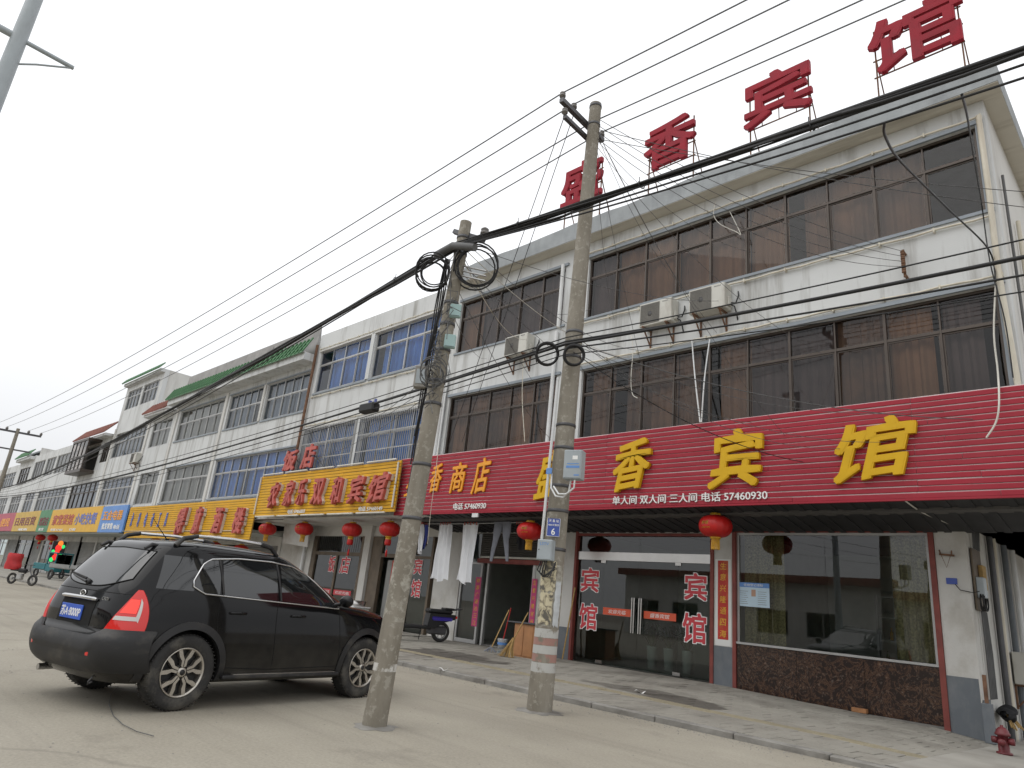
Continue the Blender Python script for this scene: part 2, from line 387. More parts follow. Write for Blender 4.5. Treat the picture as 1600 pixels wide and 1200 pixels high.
tag(MB().grid(lambda a, b: (-900+1800*a, -900+1800*b, -.62), 4, 4).build('ground', MAT['earth']), kind='structure')
tag(MB().grid(lambda a, b: (-420+520*a, -60+(60+YK+.1)*b, 0), 8, 4).build('road', MAT['road']), kind='structure')
# pavement: bedding sheet, concrete apron, kerb stones and tiles
XT0, XT1 = -16.2, -2.55
pv = MB()
def _bed(x0, x1, nx, y0, y1, ny, dz, mb):
    mb.grid(lambda a, b: (x0+(x1-x0)*a, y0+(y1-y0)*b, pave_z(x0+(x1-x0)*a, y0+(y1-y0)*b)+dz), nx, ny, False)
_bed(XT0, XT1, 20, YK+.12, YG+.2, 8, -.028, pv)
pavement = tag(pv.build('pavement', MAT['paver_bed']), kind='structure')
ap = MB(); _bed(XT1, 7, 16, YK+.12, 45, 24, 0, ap); _bed(-150, XT0, 30, YK+.12, YG+.25, 6, 0, ap)
ap.build('concrete_apron', MAT['pave_concrete'], pavement)
kb = []
x = 6.0; i = 0
while x > -34:
    L_ = .98+.1*random.random()
    z1 = pave_z(x-L_/2, YK+.1)+random.uniform(-.006, .004)
    k = MB().bbox(x-L_+.006, x-.004, YK+random.uniform(-.008, .008), YK+.125, -.12, z1, .012).build('kerb_stone', MAT['kerb_stone'], pavement)
    x -= L_
MB().box(-150, x, YK, YK+.125, -.12, .075).build('kerb_run', MAT['kerb_stone'], pavement)
TS = .30
tile_me = MB().bbox(-TS/2+.006, TS/2-.006, -TS/2+.006, TS/2-.006, -.04, 0, .005).mesh('paving_tile'); tile_me.materials.append(MAT['paver'])
tile_ye = MB()
tile_ye.bbox(-TS/2+.004, TS/2-.004, -TS/2+.004, TS/2-.004, -.04, 0, .005)
for q in range(3): tile_ye.box(-TS/2+.03, TS/2-.03, -.10+q*.09, -.07+q*.09, 0, .004)
tile_ye = tile_ye.mesh('tactile_tile'); tile_ye.materials.append(MAT['paver_yellow'])
half_me = MB().bbox(-TS/4+.006, TS/4-.006, -TS/2+.006, TS/2-.006, -.04, 0, .005).mesh('paving_tile_half'); half_me.materials.append(MAT['paver'])
tiles = []
ny = int((YG-.02-(YK+.13))/TS)
for j in range(ny):
    yy = YK+.13+TS*(j+.5)
    xx = XT1-TS/2-(TS/2 if j % 2 else 0)
    if j % 2 and j != 4:
        hx = XT1-TS/4; o = link('paving_tile_half', half_me, None, pavement); M_ = Matrix.Translation((hx, yy, pave_z(hx, yy)-.002)); o.matrix_parent_inverse = Matrix.Identity(4); o.matrix_basis = M_
    while xx > XT0+TS/2:
        tiles.append((xx, yy, j)); xx -= TS
tiles.sort(key=lambda t: t[0]**2+t[1]**2)
rest = MB()
for q, (xx, yy, j) in enumerate(tiles):
    z = pave_z(xx, yy)+random.uniform(-.004, .003)
    sx = (pave_z(xx+.1, yy)-pave_z(xx-.1, yy))/.2; sy = (pave_z(xx, yy+.1)-pave_z(xx, yy-.1))/.2
    rot = Matrix.Rotation(sy+random.uniform(-.008, .008), 4, 'X') @ Matrix.Rotation(-sx+random.uniform(-.008, .008), 4, 'Y')
    M_ = Matrix.Translation((xx, yy, z)) @ rot
    yel = j == 4
    if q < 300 or yel:
        o = link('tactile_tile' if yel else 'paving_tile', tile_ye if yel else tile_me, None, pavement); o.matrix_world = M_
        o.matrix_parent_inverse = Matrix.Identity(4); o.matrix_basis = M_
    else:
        t = MB().box(-TS/2+.006, TS/2-.006, -TS/2+.006, TS/2-.006, -.04, 0).xf(M_); rest.add(t.v, t.f)
tag(rest.build('paving_field', MAT['paver'], pavement), kind='stuff')

# loose grit swept against the kerb and over the road
gm = MB(); rg = random.Random(11)
for k in range(1500):
    if k < 900: gx = rg.uniform(-14, 2); gy = YK-abs(rg.gauss(0, .22))-.01
    else: gx = rg.uniform(-12, 2); gy = rg.uniform(1.5, 8)
    r_ = rg.uniform(.004, .013)*(1.0 if k < 900 else .8); a = rg.random()*6; h = r_*.7
    gm.add([(gx+r_*math.cos(a+i*1.257)*rg.uniform(.7, 1.1), gy+r_*math.sin(a+i*1.257), 0.001) for i in range(5)]+[(gx, gy, h)], [(i, (i+1) % 5, 5) for i in range(5)])
tag(gm.build('road_grit', MAT['kerb_stone']), 'loose grit and small stones scattered along the kerb and road', 'grit', kind='stuff')
# ================================================================ buildings
def win_bay(parent, xs, z0, zt, z1, y, fm, gm, cm, thick_every=2, curtain=True, ft=.045, gap_frac=0.0, curtain_skip=()):
    """one window: frame mesh (part), each pane a sub-part, curtain a sub-part. xs: mullion positions; zt transom"""
    f = MB(); d0, d1 = y-.03, y+.05
    f.box(xs[0], xs[-1], d0, d1, z0, z0+ft); f.box(xs[0], xs[-1], d0, d1, z1-ft, z1)
    if zt: f.box(xs[0]+.002, xs[-1]-.002, d0+.004, d1-.004, zt-ft*.6, zt+ft*.6)
    for i, x_ in enumerate(xs):
        t = ft if (i % thick_every == 0 or i == len(xs)-1) else ft*.55
        a = x_ if i == 0 else x_-t/2; b = x_+t if i == 0 else (x_ if i == len(xs)-1 else x_+t/2)
        if i == 0: b = x_+ft
        if i == len(xs)-1: a = x_-ft
        f.box(a, b, d0-.003, d1+.003, z0+.001, z1-.001)
    fo = f.build('window', MAT[fm], parent)
    for i in range(len(xs)-1):
        a, b = xs[i], xs[i+1]
        rows = [(z0, zt), (zt, z1)] if zt else [(z0, z1)]
        for r, (p, q) in enumerate(rows):
            off = .012 if (r == 0 and i % 2) else 0.0        # sliding sashes run in two tracks
            if r == 0:
                s = MB(); sb = .03
                s.box(a+.012, a+.012+sb, y-.012+off, y+.012+off, p+ft, q-ft*.6); s.box(b-.012-sb, b-.012, y-.012+off, y+.012+off, p+ft, q-ft*.6)
                s.box(a+.014+sb, b-.014-sb, y-.012+off, y+.012+off, p+ft, p+ft+sb); s.box(a+.014+sb, b-.014-sb, y-.012+off, y+.012+off, q-ft*.6-sb, q-ft*.6)
                s.build('sash', MAT[fm], fo)
            tilt = random.uniform(-.004, .004)
            g = MB().add([(a+.01, y+off+.0, p+.01), (b-.01, y+off+tilt, p+.01), (b-.01, y+off+tilt*1.5, q-.01), (a+.01, y+off+tilt*.5, q-.01)], [(0, 1, 2, 3)])
            g.build('pane', MAT[gm], fo, fix=False)
    if curtain:
        segs = [(xs[0], xs[-1])]
        i0 = 0; rc = random.Random(int(abs(xs[0])*100+z0*10))
        while i0 < len(xs)-1:
            k = rc.choice((1, 1, 2, 2, 3)) if cm == 'curtain_brown' else rc.choice((2, 3, 4)); i1 = min(i0+k, len(xs)-1); xa, xb = xs[i0], xs[i1]; ph = rc.random()*6; i0 = i1
            cov = rc.choice((1, 1, 1, .82, .65)); fr_ = rc.uniform(17, 30); side = rc.random() < .5
            if cov < 1: xa, xb = (xa, xa+(xb-xa)*cov) if side else (xb-(xb-xa)*cov, xb)
            cmat = rc.choice(('curtain_brown', 'curtain_brown', 'curtain_tan', 'curtain_slate')) if cm == 'curtain_brown' else cm
            if cm == 'curtain_brown' and rc.random() < .06: cmat = 'curtain_pale'
            nn = max(12, int((xb-xa)*24)); c = MB(); W = xb-xa
            def cy(x_, ph=ph, fr_=fr_): return y+.19+.038*math.sin(x_*fr_+ph+1.8*math.sin(x_*2.3+ph))+.014*math.sin(x_*61+ph)
            for i in range(nn):
                a = xa+W*i/nn; b = xa+W*(i+1)/nn
                c.add([(a, cy(a), z0-.1), (b, cy(b), z0-.1), (b, cy(b), z1+.05), (a, cy(a), z1+.05)], [(0, 1, 2, 3)], True)
            c.build('curtain', MAT[cmat], fo, fix=False)
    return fo
def facade(parent, x0, x1, bands, holes, y=YF, depth=.24, m='wall_white', name='wall'):
    """front wall as real masonry round real openings. bands: z range; holes: [(xa,xb,za,zb)]"""
    z0, z1 = bands
    zs = sorted({z0, z1}|{h[2] for h in holes}|{h[3] for h in holes}); wb = MB()
    for za, zb in zip(zs, zs[1:]):
        hs = sorted([(h[0], h[1]) for h in holes if h[2] <= za+1e-6 and h[3] >= zb-1e-6]); x_ = x0
        for a, b in hs:
            if a > x_+1e-6: wb.box(x_, a, y, y+depth, za, zb)
            x_ = b
        if x1 > x_+1e-6: wb.box(x_, x1, y, y+depth, za, zb)
    return wb.build(name, MAT[m], parent)
def shell(parent, x0, x1, z0, z1, yb=24.0, name='side_wall', m='wall_side', y=YF, roof=True):
    s = MB(); s.box(x0, x0+.2, y+.245, yb, z0, z1); s.box(x1-.2, x1, y+.245, yb, z0, z1); s.box(x0, x1, yb+.002, yb+.2, z0, z1)
    s.build(name, MAT[m], parent)
    if roof: MB().box(x0+.205, x1-.205, y+.25, yb-.005, z1-.35, z1-.2).build('roof_slab', MAT['concrete_fascia'], parent)
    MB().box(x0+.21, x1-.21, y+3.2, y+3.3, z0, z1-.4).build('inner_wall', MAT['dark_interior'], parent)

# ---------------------------------------------------------------- hotel (three storeys, red sign)
AX0, AX1 = -15.05, -1.5
HA = thing('hotel_building', 'white three storey hotel with dark brown window bands and grey roof slab', 'building', (-8, YG, 0), local=False)
PX = .832
b3R = [-9.98+PX*i for i in range(11)]; b3L = [-14.86+PX*.985*i for i in range(6)]
holes = [(b3R[0], b3R[-1], 8.08, 9.74), (b3L[0], b3L[-1], 8.08, 9.74), (b3R[0], b3R[-1], 4.75, 6.72), (b3L[0], b3L[-1], 4.75, 6.72)]
facade(HA, AX0, AX1, (3.4, 10.19), holes)
shell(HA, AX0, AX1, 3.4, 10.19)
win_bay(HA, b3R, 8.08, 9.20, 9.74, YF+.10, 'brown_frame', 'glass_brown', 'curtain_brown', curtain_skip=(.28, .62))
win_bay(HA, b3L, 8.08, 9.20, 9.74, YF+.10, 'brown_frame', 'glass_brown', 'curtain_brown', curtain_skip=(.45,))
win_bay(HA, b3R, 4.75, 6.13, 6.72, YF+.10, 'brown_frame', 'glass_brown', 'curtain_brown', curtain_skip=(.33, .12))
win_bay(HA, b3L, 4.75, 6.13, 6.72, YF+.10, 'brown_frame', 'glass_brown', 'curtain_brown', curtain_skip=(.2,))
# grey painted reveals / drip ledges round the window bands
for (xa, xb, za, zb) in holes:
    t = MB(); t.box(xa-.05, xb+.12, YF-.05, YF+.04, zb+.003, zb+.075); t.build('window_lintel', MAT['lintel_grey'], HA)
    if za > 7:
        MB().box(xa-.05, xb+.12, YF-.035, YF+.05, za-.06, za-.003).build('window_sill', MAT['lintel_grey'], HA)
MB().box(b3R[-1]+.003, b3R[-1]+.10, YF-.03, YF+.05, 8.08, 9.74).build('window_jamb', MAT['lintel_grey'], HA)
MB().box(b3R[-1]+.003, b3R[-1]+.10, YF-.03, YF+.05, 4.75, 6.72).build('window_jamb', MAT['lintel_grey'], HA)
# roof slab with fascia (projecting)
rs = MB()
RX1 = -1.22; FY = 11.65
nseg = 26
def fz(x_): return 10.66+.02*math.sin(x_*1.7)+.012*math.sin(x_*5.3)
for i in range(nseg):
    a = AX0+(RX1-AX0)*i/nseg; b = AX0+(RX1-AX0)*(i+1)/nseg
    rs.add([(a, FY, 10.21), (b, FY, 10.21), (b, FY, fz(b)), (a, FY, fz(a)), (a, FY+.18, fz(a)), (b, FY+.18, fz(b))], [(0, 1, 2, 3), (3, 2, 5, 4)])
rs.add([(RX1, FY, 10.21), (RX1, 24.3, 10.21), (RX1, 24.3, 10.62), (RX1, FY+.18, fz(RX1)), (RX1, FY, fz(RX1))], [(0, 1, 2, 3, 4)])
rs.box(AX0, RX1-.003, FY+.005, 24.3, 10.211, 10.33); rs.box(AX0, RX1-.002, FY+.18, 24.2, 10.42, 10.58)
rs.build('roof_slab', MAT['concrete_fascia'], HA)
MB().box(AX0, RX1-.004, FY+.01, 24.25, 10.196, 10.209).build('eave_soffit', MAT['soffit_cream'], HA)
# cream conduits clipped along the bands, down pipes
for za in (9.86, 7.93, 6.86):
    c = MB(); pts = [(b3R[0]-.1+(b3R[-1]+.2-b3R[0])*i/30, YF-.05, za+.012*math.sin(i*1.9)) for i in range(31)]
    c.tube(pts, .022, 6)
    for i in range(0, 31, 3): c.box(pts[i][0]-.012, pts[i][0]+.012, YF-.08, YF-.0, za-.035, za+.04)
    c.build('conduit', MAT['pvc'], HA)
MB().tube([(-1.58, YF-.07, 9.86), (-1.58, YF-.07, 8.3), (-1.60, YF-.07, 7.0), (-1.55, YF-.07, 5.0), (-1.55, YF-.07, 3.5)], .045, 8).build('drain_pipe', MAT['pvc'], HA)
MB().tube([(-10.80, YF-.07, 9.78), (-10.80, YF-.07, 8.0)], .05, 8).tube([(-10.84, YF-.07, 7.9), (-10.86, YF-.07, 5.0), (-10.86, YF-.07, 3.4)], .05, 8).build('drain_pipe', MAT['white_pvc'], HA)
MB().tube([(-15.08, YF-.09, 7.6), (-15.12, YF-.09, 3.6)], .07, 8).tube([(-14.98, YF-.08, 7.3), (-15.0, YF-.08, 3.6)], .03, 8).build('drain_pipe', MAT['white_pvc'], HA)
MB().tube([(-1.45, 12.6, 9.0), (-1.45, 12.6, 3.5)], .022, 8).build('drain_pipe', MAT['cable_grey'], HA)  # thin shadow on the side wall, put in as a grey tube
MB().tube([(-1.44, 13.6, 8.6), (-1.44, 13.6, 3.5)], .035, 8).build('drain_pipe', MAT['pvc'], HA)
# ---- ground floor of the hotel
gf = MB()
gf.box(-3.22, -2.76, YG, YG+.3, -.6, 3.22); gf.box(-2.95, -2.75, YG+.302, 26, -.6, 3.22)
gf.box(-7.33, -6.92, YG, YG+.3, -.3, 3.2)
gf.box(-11.86, -11.10, YG, YG+.3, -.3, 3.2)
gf.box(-16.45, -15.30, YG, YG+.3, -.3, 3.2)
gf.box(-11.1, -7.33, YG+.02, YG+.3, 3.06, 3.24); gf.box(-6.92, -3.22, YG+.02, YG+.3, 3.14, 3.24); gf.box(-15.3, -11.86, YG+.02, YG+.3, 3.06, 3.24)
gf.build('shop_wall', MAT['wall_ground'], HA)
for (a, b, zt) in ((-3.223, -2.78, .80), (-7.333, -6.917, .82), (-11.863, -11.097, .82), (-16.0, -15.297, .05)):
    MB().box(a, b, YG-.004, YG+.1, -.3, zt).build('painted_dado', MAT['grey_paint'], HA)
MB().box(-2.747, -2.744, YG-.0, YG+.5, -.6, .5).build('painted_dado', MAT['grey_paint'], HA)
rt = MB()
for a, b in ((-3.31, -3.225), (-6.915, -6.84), (-7.41, -7.335), (-11.095, -11.03)):
    rt.box(a, b, YG-.03, YG+.08, -.25, 3.13)
rt.box(-11.03, -7.41, YG-.02, YG+.08, 3.0, 3.058); rt.box(-6.84, -3.31, YG-.02, YG+.08, 3.08, 3.138)
rt.build('door_trim', MAT['red_trim'], HA)
def marble():
    m = bpy.data.materials.new('marble_dark'); m.use_nodes = True; n = m.node_tree.nodes; L = m.node_tree.links; b = n['Principled BSDF']
    b.inputs['Roughness'].default_value = .22; tc = n.new('ShaderNodeTexCoord')
    nz = n.new('ShaderNodeTexNoise'); nz.inputs['Scale'].default_value = 3.4; nz.inputs['Detail'].default_value = 10; nz.inputs['Roughness'].default_value = .75; nz.inputs['Distortion'].default_value = 1.6
    L.new(tc.outputs['Object'], nz.inputs[0]); r = n.new('ShaderNodeValToRGB'); e = r.color_ramp.elements
    e[0].position = .47; e[0].color = (.022, .014, .012, 1); e[1].position = .54; e[1].color = (.022, .014, .012, 1)
    x1 = e.new(.50); x1.color = (.15, .075, .035, 1); x2 = e.new(.485); x2.color = (.05, .03, .025, 1); x3 = e.new(.512); x3.color = (.06, .035, .028, 1)
    n2 = n.new('ShaderNodeTexNoise'); n2.inputs['Scale'].default_value = 26; n2.inputs['Detail'].default_value = 4; L.new(tc.outputs['Object'], n2.inputs[0])
    r2 = n.new('ShaderNodeValToRGB'); r2.color_ramp.elements[0].position = .58; r2.color_ramp.elements[0].color = (0, 0, 0, 1); r2.color_ramp.elements[1].position = .74; r2.color_ramp.elements[1].color = (.10, .075, .06, 1)
    L.new(nz.outputs[0], r.inputs[0]); L.new(n2.outputs[0], r2.inputs[0])
    mx = n.new('ShaderNodeMix'); mx.data_type = 'RGBA'; mx.blend_type = 'ADD'; mx.inputs[0].default_value = 1; L.new(r.outputs[0], mx.inputs[6]); L.new(r2.outputs[0], mx.inputs[7])
    L.new(mx.outputs[2], b.inputs['Base Color']); MAT['marble'] = m
marble()
for a, b in ((-6.835, -5.66), (-5.655, -4.48), (-4.475, -3.315)):
    MB().bbox(a, b, YG, YG+.05, .02, .90, .003).build('marble_panel', MAT['marble'], HA)
MB().box(-6.84, -3.31, YG+.055, YG+.3, -.4, .90).box(-6.84, -3.31, YG+.004, YG+.3, -.4, .018).build('base_wall', MAT['kerb_stone'], HA)
MB().box(-6.84, -3.31, YG-.02, YG+.2, .905, .945).build('window_ledge', MAT['alu_frame'], HA)
# big display window
wf = MB(); wf.box(-6.84, -6.79, YG+.03, YG+.09, .946, 3.08); wf.box(-3.36, -3.31, YG+.03, YG+.09, .946, 3.08); wf.box(-6.79, -3.36, YG+.03, YG+.09, 3.03, 3.08)
dw = wf.build('display_window', MAT['alu_frame'], HA)
for a, b in ((-6.79, -5.08), (-5.075, -3.36)):
    MB().add([(a, YG+.06, .946), (b, YG+.06, .946), (b, YG+.06, 3.03), (a, YG+.06, 3.03)], [(0, 1, 2, 3)]).build('pane', MAT['glass_clear'], dw, fix=False)
def drape(x0, x1, z0, z1, y, amp, fr, n=60):
    return MB().grid(lambda a, b: (x0+(x1-x0)*a, y+amp*math.sin((x0+(x1-x0)*a)*fr)*(1-.3*b)+.02*math.sin(a*40), z0+(z1-z0)*b), n, 2)
drape(-6.78, -5.95, .95, 3.1, YG+.28, .05, 30).build('curtain', MAT['curtain_gold'], dw, fix=False)
drape(-4.0, -3.37, .95, 3.1, YG+.28, .05, 30).build('curtain', MAT['curtain_gold'], dw, fix=False)
# glass entrance
ed = MB(); ed.box(-11.02, -7.415, YG+.02, YG+.12, 2.43, 2.62); ent = ed.build('entrance_door', MAT['steel'], HA)
for a, b in ((-11.02, -10.25), (-10.245, -9.24), (-9.235, -8.22), (-8.215, -7.415)):
    MB().add([(a, YG+.07, .125), (b, YG+.07, .125), (b, YG+.07, 2.43), (a, YG+.07, 2.43)], [(0, 1, 2, 3)]).build('pane', MAT['glass_door'], ent, fix=False)
for a, b in ((-11.02, -9.24), (-9.235, -7.415)):
    MB().add([(a, YG+.07, 2.62), (b, YG+.07, 2.62), (b, YG+.07, 3.0), (a, YG+.07, 3.0)], [(0, 1, 2, 3)]).build('pane', MAT['glass_door'], ent, fix=False)
fit = MB()
for xx in (-10.25, -8.22): fit.box(xx-.09, xx+.09, YG+.045, YG+.095, .125, .19); fit.box(xx-.07, xx+.07, YG+.045, YG+.095, 2.37, 2.43)
fit.build('patch_fitting', MAT['steel'], ent)
for xx in (-9.36, -9.30, -9.17, -9.11):
    MB().tube([(xx, YG+.0, .86), (xx, YG-.0, 1.62)], .017, 8).tube([(xx, YG+.0, 1.0), (xx, YG+.07, 1.0)], .01, 6).tube([(xx, YG, 1.5), (xx, YG+.07, 1.5)], .01, 6).build('door_handle', MAT['steel'], ent)
# shop beside it: half-raised roller shutter, doorway
ss = MB()
for i in range(12): ss.prism([(YG+.02, 2.36+i*.06), (YG+.035, 2.36+i*.06+.03), (YG+.02, 2.36+(i+1)*.06), (YG+.05, 2.36+(i+1)*.06), (YG+.05, 2.36+i*.06)], -14.55, -11.87, 'YZ')
pmat('shutter', (.085, .08, .07), .6, metal=.3, var=.12, scale=2)
ss.build('roller_shutter', MAT['shutter'], HA)
MB().box(-14.6, -11.87, YG-.03, YG+.1, 2.24, 2.36).build('shutter_rail', MAT['red_trim'], HA)
MB().tube([(-14.45, YG-.06, 2.40), (-11.95, YG-.06, 2.40)], .03, 8).build('lamp_tube', MAT['cable_white'], HA)
for a, b in ((-14.22, -14.15), (-12.5, -12.40)): MB().box(a, b, YG+.02, YG+.1, .1, 2.24).build('door_post', MAT['alu_frame'], HA)
sf = MB(); sf.box(-15.28, -15.22, YG+.02, YG+.1, .1, 3.05); sf.box(-14.47, -14.40, YG+.02, YG+.1, .1, 2.24)
sf.box(-15.22, -14.47, YG+.02, YG+.1, .1, .2); sf.box(-15.22, -14.47, YG+.02, YG+.1, 2.2, 2.26)
sfo = sf.build('shop_door', MAT['alu_frame'], HA)
MB().add([(-15.22, YG+.06, .2), (-14.47, YG+.06, .2), (-14.47, YG+.06, 2.2), (-15.22, YG+.06, 2.2)], [(0, 1, 2, 3)]).build('pane', MAT['glass_door'], sfo, fix=False)
MB().add([(-15.22, YG+.06, 2.26), (-14.6, YG+.06, 2.26), (-14.6, YG+.06, 3.05), (-15.22, YG+.06, 3.05)], [(0, 1, 2, 3)]).build('pane', MAT['glass_door'], sfo, fix=False)
MB().box(-12.4, -11.87, YG+.04, YG+.2, .05, 2.24).build('shop_panel', MAT['room_wall'], HA)
# interior of the ground floor
inn = MB(); inn.box(-16.4, -3.0, 19.0, 19.2, 0, 3.3); inn.box(-7.2, -7.05, YG+.31, 19, 0, 3.2); inn.box(-11.6, -11.45, YG+.31, 19, 0, 3.2); inn.box(-16.4, -16.2, YG+.31, 19, 0, 3.2)
inn.build('inner_partition', MAT['room_wall'], HA)
MB().box(-16.2, -3.0, YG+.21, 19, -.1, .118).build('shop_floor', MAT['tile_floor'], HA)
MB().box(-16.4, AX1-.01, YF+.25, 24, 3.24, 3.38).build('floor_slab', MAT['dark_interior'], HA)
# dark corrugated awning lining under the overhang
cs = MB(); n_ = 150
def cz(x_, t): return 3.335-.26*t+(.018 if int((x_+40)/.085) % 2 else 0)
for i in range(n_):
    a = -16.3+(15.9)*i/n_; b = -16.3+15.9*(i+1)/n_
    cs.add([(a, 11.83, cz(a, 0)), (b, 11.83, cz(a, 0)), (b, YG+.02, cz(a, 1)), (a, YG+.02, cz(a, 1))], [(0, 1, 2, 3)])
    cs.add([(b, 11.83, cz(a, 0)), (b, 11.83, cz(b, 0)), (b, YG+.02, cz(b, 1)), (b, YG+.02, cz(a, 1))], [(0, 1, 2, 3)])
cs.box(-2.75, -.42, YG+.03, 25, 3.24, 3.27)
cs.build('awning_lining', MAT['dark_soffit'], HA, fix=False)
# ================================================================ the rest of the terrace
def lin(a, b, n): return [a+(b-a)*i/n for i in range(n+1)]
pmat('tile_green', (.045, .15, .055), .5, var=.15, scale=3)
pmat('tile_red', (.20, .07, .05), .7, var=.25, scale=3)
pmat('tile_grey', (.30, .29, .28), .85, var=.15, scale=2)
pmat('shutter_grey', (.26, .26, .25), .55, metal=.2, var=.15, scale=1.2)
def tile_eave(parent, x0, x1, y0, z0, y1, z1, m='tile_green', pitch_=.30):
    """pitched strip of ribbed roof tiles, front edge (y0,z0) up to (y1,z1)"""
    t = MB(); n = max(2, int((x1-x0)/pitch_)); dx = (x1-x0)/n; L_ = math.hypot(y1-y0, z1-z0); ny_, nz_ = -(z1-z0)/L_, (y1-y0)/L_
    rows = 3
    for r in range(rows):
        a0, a1 = r/rows, (r+1)/rows
        lift = .025
        pa = (y0+(y1-y0)*a0+ny_*lift*1.4, z0+(z1-z0)*a0+nz_*lift*1.4); pb = (y0+(y1-y0)*a1+ny_*.004, z0+(z1-z0)*a1+nz_*.004)
        t.box(x0, x1, pa[0]-.001, pa[0]+.012, pa[1]-.04, pa[1]-.002)
        t.add([(x0, *pa), (x1, *pa), (x1, *pb), (x0, *pb)], [(0, 1, 2, 3)])
    for i in range(n+1):
        x_ = x0+dx*i
        t.tube([(x_, y0+ny_*.04, z0+nz_*.04), (x_, y1+ny_*.04, z1+nz_*.04)], .035, 6)
    return t.build('roof_tiles', MAT[m], parent)
def eave_box(parent, x0, x1, yf, z0, z1):
    MB().box(x0, x1, yf, YF-.002, z0, z1).build('eave', MAT['wall_white'], parent)
def pilaster(parent, x_, z0, z1, wd=.18, m='wall_side'):
    MB().box(x_-wd/2, x_+wd/2, YF-.06, YF-.002, z0, z1).build('pilaster', MAT[m], parent)
def shopfront(parent, x0, x1, zt, kinds):
    """recessed ground floor: piers with shutters, doors or dark openings between"""
    n = len(kinds); W = (x1-x0)/n
    p = MB()
    for i in range(n+1): p.box(x0+W*i-.14, x0+W*i+.14, YG, YG+.3, -.1, zt)
    p.box(x0, x1, YG+.02, YG+.28, zt-.35, zt); MB().box(x0, x1, 18, 18.2, 0, zt).build('back_wall', MAT['room_wall'], parent)
    p.build('shop_wall', MAT['wall_ground'], parent)
    MB().box(x0, x1, YG+.3, 18, -.05, .10).build('shop_floor', MAT['tile_floor'], parent)
    for i, k in enumerate(kinds):
        a, b = x0+W*i+.14, x0+W*(i+1)-.14; h = zt-.35
        if k == 's':
            s = MB(); m_ = int(h/.09)
            for q in range(m_): s.prism([(YG+.06, .1+q*.09), (YG+.085, .1+q*.09+.045), (YG+.06, .1+(q+1)*.09-.004), (YG+.12, .1+(q+1)*.09-.004), (YG+.12, .1+q*.09)], a, b, 'YZ')
            s.build('roller_shutter', MAT['shutter_grey'], parent)
        elif k == 'd':
            f = MB(); 
            for xx in (a, (a+b)/2-.03, b-.06): f.box(xx, xx+.06, YG+.05, YG+.12, .1, h)
            f.box(a+.06, b-.06, YG+.05, YG+.12, 2.1, 2.17); f.box(a+.06, b-.06, YG+.05, YG+.12, .1, .3)
            fo = f.build('shop_door', MAT['alu_frame'], parent)
            MB().add([(a, YG+.08, .1), (b, YG+.08, .1), (b, YG+.08, h), (a, YG+.08, h)], [(0, 1, 2, 3)]).build('pane', MAT['glass_door'], fo, fix=False)
    MB().box(x0+.01, x1-.01, YF+.25, 18.3, zt+.01, zt+.12).build('floor_slab', MAT['room_wall'], parent)
    MB().box(x0+.01, x1-.01, YF-.18, YG+.3, zt+.001, zt+.02).build('overhang_soffit', MAT['room_wall'], parent)

# ---------------------------------------------------------------- B: plain white parapet, blue curtains
HB = thing('guesthouse_building', 'white guesthouse with plain parapet, blue curtained windows and barred second storey', 'building', (-19, YG, 0), local=False)
BX0, BX1 = -23.2, -15.065
g3 = [lin(-22.95, -19.55, 4), lin(-19.28, -15.72, 4)]; g2 = [lin(-22.98, -19.62, 4), lin(-19.32, -15.75, 4)]
hb = [(g[0], g[-1], 8.02, 9.68) for g in g3]+[(g[0], g[-1], 4.9, 6.62) for g in g2]
facade(HB, BX0, BX1, (3.3, 10.43), hb); shell(HB, BX0, BX1, 3.3, 10.40)
for g in g3: win_bay(HB, g, 8.02, 9.15, 9.68, YF+.08, 'alu_frame', 'glass_blue', 'curtain_blue')
for g in g2:
    win_bay(HB, g, 4.9, 6.05, 6.62, YF+.14, 'alu_frame', 'glass_blue', 'curtain_blue')
    gr = MB(); nb = int((g[-1]-g[0])/.105)
    for i in range(nb+1):
        x_ = g[0]+(g[-1]-g[0])*i/nb; gr.tube([(x_, YF-.06, 4.86), (x_, YF-.06, 6.64)], .011, 5)
    for z_ in (4.95, 5.45, 6.02, 6.6): gr.box(g[0]-.04, g[-1]+.04, YF-.055, YF-.03, z_-.018, z_+.018)
    for x_ in (g[0]-.03, (g[0]+g[-1])/2, g[-1]+.03): gr.box(x_-.02, x_+.02, YF-.052, YF-.004, 4.86, 6.64)
    gr.build('window_grille', MAT['alu_frame'], HB)
for g in g3+g2:
    za, zb = (8.02, 9.68) if g in g3 else (4.9, 6.62)
    MB().box(g[0]-.06, g[-1]+.06, YF-.04, YF+.05, za-.07, za-.004).build('window_sill', MAT['lintel_grey'], HB)
    MB().box(g[0]-.06, g[-1]+.06, YF-.05, YF+.05, zb+.004, zb+.06).build('window_lintel', MAT['wall_side'], HB)
MB().box(-19.52, -19.31, YF-.05, YF-.003, 8.02, 9.68).build('pilaster', MAT['wall_white'], HB)
MB().tube([(-23.19, YF-.1, 10.0), (-23.2, YF-.1, 3.4)], .055, 8).build('drain_pipe', MAT['rust'], HB)
for z_ in (7.86, 6.75, 9.8):
    c = MB(); pts = [(BX0+.2+(BX1-BX0-.3)*i/24, YF-.04, z_+.012*math.sin(i*2.3)) for i in range(25)]; c.tube(pts, .02, 6)
    for i in range(0, 25, 2): c.box(pts[i][0]-.012, pts[i][0]+.012, YF-.065, YF, z_-.03, z_+.035)
    c.build('conduit', MAT['pvc'], HB)
